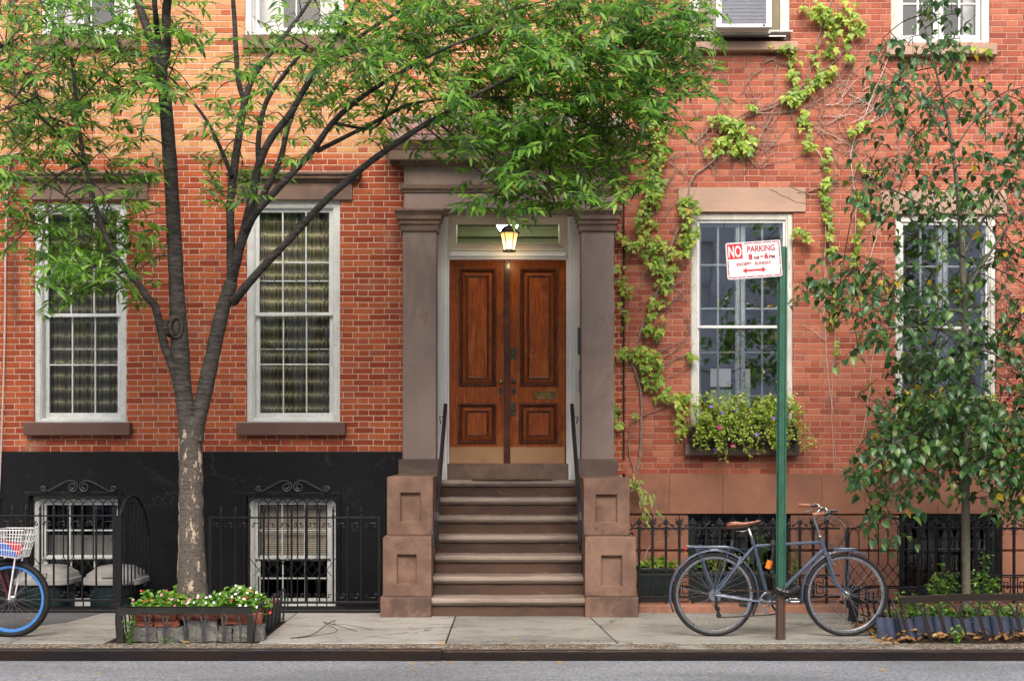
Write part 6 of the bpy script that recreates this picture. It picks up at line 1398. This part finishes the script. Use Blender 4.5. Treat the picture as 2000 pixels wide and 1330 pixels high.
# ---- slim tree with heart shaped leaves
SY = -2.35
st_ = thing('slim_tree', 'slim young tree with glossy dark heart shaped leaves turning yellow in places', 'tree', (X(1887,SY), SY, 0))
SK2 = []
def L2(pts, name='limb', n=8, build=True):
    mb, _ = limb([(p[0],p[1],p[2],p[3] if len(p) > 3 else SY) for p in pts], store=SK2, n=n); return mb.build(name, M['bark2'], st_, smooth=True)
L2([(1888,1195,20),(1887,1140,18),(1886,1000,17),(1887,900,16),(1888,800,15),(1887,700,14),(1884,600,13),(1879,500,12),(1873,400,10),(1864,320,8),(1854,250,6.5),(1838,180,5),(1818,100,4),(1800,30,3),(1795,-30,2)], 'trunk', 12)
for p in ([(1883,610,7),(1820,600,6,-2.45),(1750,592,5,-2.5),(1660,560,3.5,-2.55),(1570,545,2,-2.6)], [(1885,650,7),(1820,640,6,-2.6),(1740,640,4,-2.8),(1660,650,3,-2.9)], [(1880,500,7),(1920,430,6,-2.2),(1960,360,4,-2.1),(2010,290,3,-2)],
          [(1874,430,5),(1810,405,4.5,-2.2),(1740,370,4,-2.1),(1660,345,2.5,-2)], [(1858,280,4),(1820,230,3.5,-2.4),(1780,180,2.5,-2.5),(1720,135,2,-2.5)], [(1860,300,4),(1900,240,3,-2.3),(1940,205,2.5,-2.2),(1975,178,2,-2.2)],
          [(1884,570,6),(1930,500,6,-2.4),(1980,430,5,-2.5),(2050,380,4,-2.5)], [(1887,800,7),(1830,830,6,-2.6),(1760,860,5,-2.8),(1700,910,3.5,-2.9),(1660,935,2,-2.9)], [(1760,865,3.5,-2.8),(1748,920,3,-2.8),(1742,980,2.4,-2.8),(1735,1030,2,-2.8)],
          [(1888,780,7),(1940,830,6,-2.2),(1990,880,4.5,-2.1),(2020,960,3,-2)], [(1888,720,6),(1820,730,5,-2),(1760,770,4,-1.9),(1720,830,3,-1.8)], [(1887,680,6),(1940,690,5,-2.6),(2010,740,4,-2.8)]): L2(p)
SKP2 = np.array([tuple(p) for p, r in SK2])
GS = """
00000320000
00012320000
00013420000
00034332110
00012223110
00013211344
00131222455
00343444566
00013444566
00002233566
03344223467
35554333456
01234555555
00223455445
00015777667
00038998777
00069999988
00289999998
00574455676
00053002455
00031000112
""".split()
T2 = MB(); LF2 = []; LY = []
def hs(p, d, ln, out, tw, size):
    d = Vector((d.x*.8, d.y, d.z*.8-.25)); p = p-d.normalized()*ln*.4; n = max(2, int(ln/.055)); s = 1; pts = [p.copy()]
    for i in range(n):
        d = (d.normalized()+Vector((0,0,-.10))+rv(.06)).normalized(); p = p+d*.055; pts.append(p.copy()); side = Vector((0,0,1)).cross(d).normalized()*s; s = -s
        ld = d*.45+side*.75+Vector((0,0,-.35+RN.gauss(0,.25))); up = Vector((RN.gauss(0,.4), RN.gauss(-.38,.32), RN.gauss(1.,.3))); b = p+ld.normalized()*.025
        tw.tube([p, b], .0012, 3, caps=False); out.append((b, ld, up, size*RN.uniform(.7,1.15)))
    tw.tube([pts[0], pts[-1]], [.0028,.0018], 3, caps=False)
RN.seed(11); cellfill(GS[:14], 1550, 0, 2.2, (-2.9,-1.75), SKP2, LF2, T2, .074, hs, -.1); cellfill(GS[14:19], 1550, 700, 1.75, (-2.9,-1.75), SKP2, LF2, T2, .076, hs, -.1); cellfill(GS[19:], 1550, 950, 1.3, (-2.9,-2.0), SKP2, LF2, T2, .084, hs, -.1)
# yellow patches
keep = []
for it in LF2:
    q = it[0]; s = S(q.y); px, py = VX+q.x*s, VY-(q.z-EYE)*s
    yl_ = any((px-a)**2/rx**2+(py-b)**2/ry**2 < 1 for a, b, rx, ry in ((1860,650,45,28),(1950,740,60,45),(1980,560,60,60),(1850,450,60,25),(1985,600,60,50),(1905,470,50,30),(1800,520,90,30),(1960,430,50,60)))
    (LY if yl_ and RN.random() < .7 else keep).append(it)
LF2 = keep
T2.build('twigs', M['twig'], st_, recalc=False); cr = leaves('crown', 'leaf_d', st_, LF2, 'heart'); y_ = leaves('yellow_leaves', 'leaf_y', cr, LY, 'heart') if LY else None

# ---- climbing vines on the right house
def vine(lab, stems, leafy, mat='vine_d', loc=None, seed=3):
    RN.seed(seed); v = thing('climbing_vine', lab, 'vine', loc, 'vines on the brick wall'); mb = MB(); y = -.022
    for pts, w in stems:
        P = [Vector((X(p[0],y), y-(.0 if len(p) < 3 else p[2]), Z(p[1],y))) for p in pts]; P = spline(P, 5)
        P = [p+Vector((RN.gauss(0,.004), 0, RN.gauss(0,.004))) for p in P]; mb.tube(P, [w*(1-.55*k/len(P)) for k in range(len(P))], 6, caps=False)
        for k in range(2, len(P)-1):
            if RN.random() < .42 and w < .02:
                a = P[k]; d = (P[k]-P[k-1]).normalized(); s = RN.choice((-1,1)); t = Vector((-d.z*s,0,d.x*s)); e = a+(d*.7+t)*RN.uniform(.02,.05); mb.tube([a,e], [w*.35,.0009], 3, caps=False)
                if RN.random() < .4: mb.tube([e, e+(d+t*.1)*.03], [.0012,.0008], 3, caps=False)
    mb.build('stem', M[mat], v, recalc=False)
    it = []
    for path, sp, den in leafy:
        P = spline([Vector((X(p[0],-.08), -.08, Z(p[1],-.08))) for p in path], 6); tot = sum((b-a).length for a, b in zip(P, P[1:])); n = int(tot*den*(1.15 if sp < .065 else 1.6))
        for k in range(n):
            t = RN.random()*(len(P)-1.001); a = P[int(t)]; b = P[int(t)+1]; p = a+(b-a)*(t % 1); p = p+Vector((RN.uniform(-sp,sp), RN.uniform(-.05,.04), RN.uniform(-sp,sp)*.6))
            d = Vector((RN.gauss(0,.6), -.45+RN.gauss(0,.25), -.8+RN.gauss(0,.35))); up = Vector((RN.gauss(0,.35), -.8, .65+RN.gauss(0,.2))); it.append((p, d, up, RN.uniform(.04,.088)))
    if it: leaves('leaves', 'leaf_i', v, it, 'ivy')
    return v
def netw(seed, region, n, step=26, ang0=-50):
    RN.seed(seed); out = []
    for _ in range(n):
        x = RN.uniform(region[0], region[1]); y = RN.uniform(region[2], region[3]); a = R(ang0+RN.gauss(0,32)); P = [(x,y)]
        for k in range(RN.randint(3,7)):
            a += RN.gauss(0,.35); x += math.cos(a)*step; y += math.sin(a)*step
            if not (region[0]-10 < x < region[1]+20 and region[2]-20 < y < region[3]+20): break
            P.append((x,y))
        if len(P) > 2: out.append((P, RN.uniform(.0034,.006)))
    return out
vine('vine with thick pale stem climbing from the stoop over the first lintel',
  [([(1238,1000),(1244,940),(1252,860),(1250,760),(1236,705),(1250,650),(1272,600),(1290,550),(1305,490),(1330,440),(1342,420),(1343,385),(1355,345),(1390,318),(1420,285),(1440,240),(1475,222),(1530,200),(1570,165),(1588,120),(1600,70),(1625,0)], .014),
   ([(1238,920),(1228,870),(1240,825),(1285,800),(1330,785)], .008), ([(1343,560),(1300,600),(1265,640)], .006), ([(1590,150),(1640,110),(1662,60),(1650,0)], .008), ([(1570,165),(1580,200),(1566,240)], .004), ([(1475,222),(1560,215),(1625,180),(1690,120),(1740,70)],.006)]+netw(5,(1225,1345,300,760),46,22,-60),
  [([(1282,232),(1290,270),(1278,320),(1282,360),(1270,395),(1258,440),(1262,490),(1290,520)], .085, 60), ([(1270,395),(1285,330),(1283,260)], .10, 40), ([(1205,462),(1225,470),(1250,500)], .06, 60), ([(1262,430),(1262,470),(1300,480)], .11, 50), ([(1345,385),(1350,440),(1340,480),(1300,530)], .10, 55), ([(1300,530),(1285,600),(1275,650)], .10, 60), ([(1210,520),(1220,580),(1215,640)], .06, 30),
   ([(1225,690),(1265,690),(1275,730),(1290,765),(1340,775)], .10, 80), ([(1205,790),(1212,830)], .05, 40), ([(1235,805),(1250,815)], .04, 30), ([(1330,780),(1332,850)], .05, 45), ([(1352,690),(1356,700)],.03,60)], loc=(X(1243),-.02,Z(1000)), seed=5)
vine('lime green vine patch under the air conditioner window, around a bare branching stem',
  netw(21,(1350,1540,110,350),40,24,-48)+netw(9,(1350,1500,230,340),16,22,-60), [([(1400,235),(1440,245),(1460,280),(1440,295)], .10, 105), ([(1385,300),(1420,265)], .08, 70), ([(1465,205),(1472,212)], .03, 120)], loc=(X(1430),-.02,Z(300)), seed=6)
vine('yellow green vine running down the wall between the two upper right windows',
  netw(33,(1520,1700,60,240),26,24,-60), [([(1590,15),(1620,30),(1640,70),(1600,110)], .13, 75), ([(1655,0),(1670,40),(1690,65)], .10, 60), ([(1510,90),(1545,95),(1550,140),(1545,150)], .06, 60), ([(1640,110),(1660,115)], .07,60), ([(1620,135),(1590,165),(1550,185),(1545,195)], .09, 85), ([(1560,195),(1570,225),(1575,250),(1582,290)], .05, 42)], loc=(X(1600),-.02,Z(100)), seed=7)
vine('thin strand of paired yellow green leaves hanging right of the first storm window',
  [([(1582,280),(1600,300),(1614,350),(1618,440),(1622,500),(1628,560),(1632,640),(1625,760),(1628,900),(1632,960),(1648,1010)], .0065), ([(1612,380),(1612,480),(1610,600),(1612,665),(1618,740),(1628,810)], .007), ([(1720,430),(1700,500),(1650,590),(1612,665)], .0075), ([(1612,665),(1580,640),(1560,632)], .003)],
  [([(1622,285),(1614,330),(1612,380),(1618,420),(1620,470),(1625,500)], .045, 48), ([(1630,560),(1628,580),(1630,635),(1632,700)], .03, 24), ([(1552,448),(1580,470)], .05, 70)], 'vine', (X(1612),-.02,Z(650)), 8)
vine('strand of yellow green leaves hanging just left of the window behind the slim tree',
  [([(1740,100),(1700,200),(1662,300),(1672,400),(1670,500),(1680,580),(1710,640),(1702,720),(1690,820),(1672,900),(1680,960),(1690,1030)], .007), ([(1665,260),(1740,215),(1790,230)], .004)]+netw(44,(1600,1760,170,300),22,26,-35),
  [([(1700,232),(1665,255)], .05, 60), ([(1680,320),(1690,335)], .05, 60), ([(1680,375),(1685,420),(1672,460),(1670,515)], .04, 42)], 'vine', (X(1680),-.02,Z(600)), 10)
vine('bare brown vine twigs spreading over the brick wall above the right lintel', netw(55,(1480,1760,180,380),40,26,-30)+[([(1920,150),(1950,130),(1985,120)], .004), ([(1905,150),(1940,110),(2000,80)], .004)], [([(1895,95),(1925,100)], .03, 60)], loc=(X(1600),-.02,Z(300)), seed=12)

# ---- ground plants
def bushy(name, lab, cat, cpx, y, z0, rx, ry, h, n, size, mat, tp='oval', grp=None, flowers=(), stems=10, seed=1, droop=0.):
    RN.seed(seed); x = X(cpx, y); o = thing(name, lab, cat, (x, y, z0), grp); mb = MB(); it = []; tips = []
    for k in range(stems):
        a = RN.uniform(0, 6.28); u = math.sqrt(RN.random()); e = Vector((x+rx*u*math.cos(a), y+ry*u*math.sin(a), z0+h*(1-.55*u*u)*RN.uniform(.7,1.))); b = Vector((x+(e.x-x)*.35, y+(e.y-y)*.35, z0)); m_ = (b+e)/2+Vector((0,0,h*.12)); P = spline([b,m_,e],4); mb.tube(P, .0022, 3, caps=False); tips.append(P)
    for k in range(n):
        P = RN.choice(tips); t = RN.random()**.6*(len(P)-1.001); p = P[int(t)]+(P[int(t)+1]-P[int(t)])*(t % 1); d = Vector((RN.gauss(0,1), RN.gauss(-.2,1), RN.gauss(.1-droop,.5))); it.append((p+rv(.008), d, Vector((RN.gauss(0,.4), RN.gauss(-.4,.4), 1)), size*RN.uniform(.6,1.2)))
    mb.build('stems', M['leaf_s'] if mat != 'leaf_p' else M['leaf_p'], o, recalc=False); leaves('foliage', mat, o, it, tp)
    for fm, nf, fs in flowers:
        fl = []
        for k in range(int(nf*1.7)):
            P = RN.choice(tips); c = P[-1]+Vector((RN.gauss(0,rx*.15), RN.gauss(-.01,.02), RN.uniform(-.3*h,.04)+.0))
            f = Vector((RN.gauss(0,.4), -1, RN.gauss(.5,.3))).normalized(); s1 = f.orthogonal().normalized(); s2 = f.cross(s1)
            for q in range(5): a = q*1.2566; fl.append((c, s1*math.cos(a)+s2*math.sin(a)+f*.35, f, fs*RN.uniform(.6,.95)))
        leaves(fm.replace('pet_','')+'_flowers', fm, o, fl, 'petal')
    return o
bg_ = 'begonias in the flower bed'
for k, (px, y, z0, rx, h, fl, lab) in enumerate(((300,-2.95,.16,.17,.22,(('pet_pink',6,.018),('pet_red',4,.018)),'begonia plant with pink and red flowers at the left end of the flower bed'),
    (340,-3.02,.16,.17,.21,(('pet_pink',9,.018),('pet_red',5,.018)),'begonia plant with pink and deep red flowers, left of the trunk foot'),
    (392,-3.05,.15,.15,.19,(('pet_white',9,.018),('pet_pink',5,.018)),'begonia plant with white and pale pink flowers in front of the trunk foot'),
    (428,-2.98,.16,.16,.23,(('pet_white',14,.018),('pet_pink',2,.02)),'white flowered begonia plant just right of the trunk foot'),
    (466,-3.0,.16,.16,.25,(('pet_white',16,.018),('pet_red',4,.019)),'white flowered begonia plant with a few red blooms, second from the right end'),
    (496,-2.92,.15,.14,.23,(('pet_white',10,.018),('pet_red',6,.02)),'begonia plant with white and red flowers at the right corner of the flower bed'),
    (350,-2.5,.14,.16,.24,(('pet_red',4,.018),),'begonia plant with red flowers behind the left side of the trunk'),
    (470,-2.45,.14,.2,.26,(('pet_white',10,.018),('pet_red',2,.018)),'white begonia plant at the back right of the flower bed'))):
    bushy('begonia_plant', lab, 'flower', px, y, z0, rx*1.08, .17, h*1.12, 420, .046, 'leaf_b', 'oval', bg_, fl, 34, 100+k)
bushy('weed', 'leafy green weed growing through the left end of the iron hoop guard', 'weed', 252, -3.34, .0, .07, .05, .30, 70, .045, 'leaf_s', 'lance', None, (), 7, 121)
bushy('weed', 'small grassy weed at the foot of the granite blocks', 'weed', 322, -3.36, 0, .05, .02, .07, 26, .03, 'leaf_s', 'lance', None, (), 8, 122)
bushy('weed', 'pale green weed in front of the blue edging tiles', 'weed', 1868, -3.3, 0, .07, .03, .16, 46, .032, 'leaf_b', 'oval', None, (), 8, 123)
for k, (px, y, z0, rx, ry, h, n, sz, lab) in enumerate(((1765,-2.75,.05,.16,.25,.26,240,.045,'low leafy ground plant at the left corner of the right tree pit'),
    (1845,-2.2,.05,.17,.14,.42,230,.042,'bushy green shrub left of the slim trunk'), (1832,-2.9,.05,.18,.14,.18,200,.045,'low green plant behind the second arch of the leaning guard'),
    (1922,-2.3,.05,.13,.14,.52,190,.038,'taller feathery shrub right of the slim trunk'), (1900,-2.95,.05,.2,.12,.17,200,.045,'dark low ground plant in front of the slim trunk'),
    (1970,-2.85,.05,.2,.14,.2,220,.045,'low green ground plant at the right edge of the tree pit'))):
    bushy('shrub', lab, 'plant', px, y, z0, rx*1.15, ry, h*1.3, int(n*1.7), sz, 'leaf_s', 'oval', 'plants in the right tree pit', (), 22, 140+k)
# planters behind the right fence
def trough(lab, a, b, y, z0, z1, par=None, depth=.2):
    x0, x1 = X(a,y), X(b,y); o = thing('planter', lab, 'planter', ((x0+x1)/2,y,z0), None); mb = MB(); mb.prism([(y+.01,z0),(y+depth-.01,z0),(y+depth,z1),(y,z1)], 'x', x0+.01, x1-.01); mb.box(x0, x1, y-.012, y, z1-.03, z1+.004); mb.box(x0, x1, y+depth, y+depth+.012, z1-.03, z1+.004)
    mb.build('box', M['green_dk'], o, bevel=.004); mb = MB(); mb.box(x0+.01, x1-.01, y+.01, y+depth-.01, z1+.0005, z1+.006); mb.build('soil', M['soil'], o); return x0, x1
for (a,b,py,lab) in ((1246,1318,1110,'dark green trough planter next to the stoop, behind the ornate fence'),(1352,1500,1118,'long dark green trough planter behind the rear wheel of the blue bicycle')):
    trough(lab, a, b, -.95, .12, Z(py,-.95))
    mb = MB(); x0, x1 = X(a,-.95), X(b,-.95); mb.box(x0+.02, x1-.02, -.93, -.78, -.56, .119); tag(mb.build('plinth_block', M['dirt'], loc=((x0+x1)/2,-.85,-.56)), 'dark block carrying the '+lab.split(',')[0].replace('dark green ','')[:60], 'block')
for k, (px, y, h, rx, sz, n, mt, tp, lab) in enumerate(((1268,-.85,.16,.12,.055,90,'leaf_i','ivy','bright ivy plant in the planter next to the stoop, left half'),(1298,-.85,.2,.13,.06,90,'leaf_i','ivy','bright ivy plant in the planter next to the stoop, right half'),
    (1370,-.85,.22,.10,.04,70,'leaf_s','oval','small green plant seen through the rear wheel spokes'),(1405,-.85,.26,.12,.035,110,'leaf_p','oval','yellow green seedling plant above the rear hub'),(1480,-.85,.50,.12,.04,170,'leaf_s','lance','tall green plant behind the seat tube'),(1450,-.85,.3,.1,.035,80,'leaf_p','oval','wispy pale plant behind the orange lock'),(1550,-.85,.42,.10,.045,150,'leaf_s','lance','upright green plant just right of the sign post'))):
    bushy('potted_plant', lab, 'plant', px, y, .33 if px != 1550 else .2, rx, .07, h, n, sz, mt, tp, 'plants behind the ornate fence', (), 10, 160+k)
trough('short dark planter just right of the sign post, behind the fence', 1528, 1580, -.95, -.1, .2)
# vine shoots beside the stoop
RN.seed(77); v = thing('climbing_vine', 'young bright green vine shoots over the brown base beside the stoop pier', 'vine', (X(1240),-.3,Z(1020)), 'vines on the brick wall'); mb = MB(); it = []
for pts in ([(1238,930,-.1),(1246,960,-.25),(1256,985,-.4),(1262,1015,-.5)],[(1236,925,-.1),(1250,950,-.3),(1275,975,-.45),(1282,990,-.5)],[(1270,1000,-.3),(1300,1020,-.2),(1316,1048,-.15),(1300,1055,-.15),(1275,1062,-.2),(1262,1080,-.4),(1258,1110,-.7)]):
    P = spline([W(*p) for p in pts], 6); mb.tube(P, .006, 6, caps=False)
    if pts[0][0] < 1260:
        for k in range(16): p = RN.choice(P[2:]); it.append((p+rv(.03), Vector((RN.gauss(.3,.5),-.3,-.8+RN.gauss(0,.4))), Vector((0,-.9,.5))+rv(.2), RN.uniform(.07,.12)))
mb.build('stem', M['vine_d'], v, recalc=False); leaves('leaves', 'leaf_i', v, it, 'lance')
# window boxes with petunias
def wbox(lab, a, b, plab, seed, n=5):
    y = -.20; x0, x1 = X(a,y), X(b,y); z0, z1 = Z(866,-.1)+.001, Z(836,y); o = thing('window_box', lab, 'window box', ((x0+x1)/2,y,z0)); mb = MB(); mb.box(x0, x1, y, -.01, z0+.012, z1); mb.box(x0-.012, x1+.012, y-.012, -.012, z1, z1+.018); mb.box(x0-.01, x1+.01, y-.008, y-.0005, z0+.02, z0+.045)
    for f in (.02,.98): xx = x0+(x1-x0)*f; mb.lathe([(.02,z0),(.028,z0+.02),(.018,z0+.04),(.018,z1-.03),(.026,z1-.01)], 10, (xx,y-.008,0))
    mb.build('box', M['iron_b'], o, bevel=.004)
    for i in range(n):
        RN.seed(seed+i); cx = x0+(x1-x0)*(i+.5)/n; y0 = y+.06; p_ = thing('petunia', plab[i], 'flower', (cx,y0,z1), 'petunias in the window boxes'); mb = MB(); it = []; tips = []
        for k in range(26):
            a_ = RN.uniform(0,6.28); up = RN.random(); hh = RN.uniform(.12,.36) if up < .5 else RN.uniform(.03,.12); dx = RN.gauss(0,.11); out_ = RN.uniform(.05,.2); dn = 0 if up < .5 else RN.uniform(.1,.42 if i in (1,2) else .3)
            P = spline([Vector((cx+dx*.2,y0,z1)), Vector((cx+dx*.6,y0-out_*.6,z1+hh)), Vector((cx+dx,y0-out_,z1+hh*.8-dn*.5)), Vector((cx+dx*1.15,y0-out_*1.05,z1+hh*.6-dn))],5); mb.tube(P, .0018, 3, caps=False); tips.append(P)
        for k in range(1000):
            P = RN.choice(tips); t = RN.random()**.7*(len(P)-1.001); p = P[int(t)]+(P[int(t)+1]-P[int(t)])*(t % 1); it.append((p+rv(.010), Vector((RN.gauss(0,1),RN.gauss(-.3,1),RN.gauss(0,.8))), Vector((RN.gauss(0,.5),RN.gauss(-.5,.5),1)), RN.uniform(.018,.042)))
        mb.build('stems', M['leaf_p'], p_, recalc=False); leaves('foliage', 'leaf_p', p_, it, 'oval')
        fl = []
        for k in range(2):
            c = RN.choice(tips)[-2]+rv(.02)+Vector((0,-.02,0)); f = Vector((RN.gauss(0,.4),-1,RN.gauss(.2,.3))).normalized(); s1 = f.orthogonal().normalized(); s2 = f.cross(s1)
            for q in range(5): a = q*1.2566; fl.append((c, s1*math.cos(a)+s2*math.sin(a)+f*.4, f, .028))
        leaves('flowers', 'pet_magenta' if i == 1 else 'pet_purple', p_, fl, 'petal')
wbox('black window box full of petunias under the first storm window', 1350, 1558, ['pale green petunia at the left end of the first window box','petunia with a magenta bloom, second from left in the first window box','trailing petunia in the middle of the first window box','petunia just right of the sign post in the first window box','petunia with lilac blooms at the right end of the first window box'], 200)
wbox('black window box half hidden by the slim tree', 1750, 1950, ['petunia at the left end of the window box behind the slim tree','petunia left of middle in the window box behind the slim tree','petunia behind the slim trunk','petunia right of the slim trunk in the window box','petunia at the right end of the window box behind the slim tree'], 230)
# fallen leaves
RN.seed(9)
spots = [(780,1203,-1.9),(835,1212,-2.0),(932,1211,-2.0),(1122,1210,-2.0),(1390,1214,-2.2),(1404,1218,-2.25),(1640,1205,-2.1)]
for px, py, _ in spots+[(RN.uniform(20,1700), RN.uniform(1206,1262), 0) for _ in range(34)]+[(RN.uniform(700,1100), RN.uniform(1294,1299), 0) for _ in range(14)]+[(RN.uniform(20,1990), RN.uniform(1300,1325), 0) for _ in range(9)]:
    s = (py-VY)/(EYE+(.088 if py > 1290 else 0)); y = FOC/s+CAMY; z = -.086 if py > 1290 else .004
    x = (px-VX)/s; a = RN.uniform(0,6.28); leaves('fallen_leaf', 'fallen', None, [((x,y,z+.004), (math.cos(a),math.sin(a),.12), (RN.gauss(0,.25),RN.gauss(-.2,.25),1), RN.uniform(.035,.07))], 'lance', (x,y,z))
    o = COL.objects[-1]; road_ = py > 1290
    tag(o, 'small dry yellow brown leaf fallen on the asphalt' if road_ else 'small dry yellow brown leaf fallen on the pavement', 'leaf', 'fallen leaves on the road' if road_ else 'fallen leaves on the pavement')
# mulch of dead leaves in the right tree pit
it = []
for k in range(1500):
    x = RN.uniform(3.0,5.2); y = RN.uniform(-3.3,-1.9); 
    if x < 3.15: y = RN.uniform(-3.35,-2.2)
    it.append(((x,y,RN.uniform(.03,.085) if x > 3.15 else .01), (RN.gauss(0,1),RN.gauss(0,1),RN.gauss(0,.3)), (RN.gauss(0,.4),RN.gauss(-.3,.4),1), RN.uniform(.03,.07)))
M['litter'] = mat_leaf('leaf litter', [(0,(.13,.06,.025)),(.5,(.22,.11,.035)),(.85,(.30,.17,.05)),(1,(.40,.27,.09))], .7, .05)
lo = leaves('leaf_litter', 'litter', None, it, 'oval', (4.,-2.6,.05)); lo['kind'] = 'stuff'; lo['label'] = 'brown dead leaves covering the soil of the right tree pit'; lo['category'] = 'leaf litter'
RN.seed(4); mb = MB(); p = W(575,1236,-3.1); P = [Vector((X(568,-3.1),-3.1,.01)), Vector((X(610,-2.9),-2.9,.012)), Vector((X(640,-2.5),-2.5,.05)), Vector((X(655,-2.0),-2.0,.012))]
mb.tube(spline(P,6), .004, 5); mb.tube(spline([P[0]+Vector((.05,0,0)), P[1]+Vector((.2,.05,.02)), P[2]+Vector((-.05,.1,.0)), P[1]+Vector((.35,.2,0))],6), .003, 5); mb.tube(spline([P[2], P[2]+Vector((.2,-.1,.0)), P[2]+Vector((.4,-.12,-.035))],5), .0022, 4)
tag(mb.build('twig', M['twig'], loc=P[1]), 'thin bent dark twig lying on the pavement right of the flower bed', 'twig')
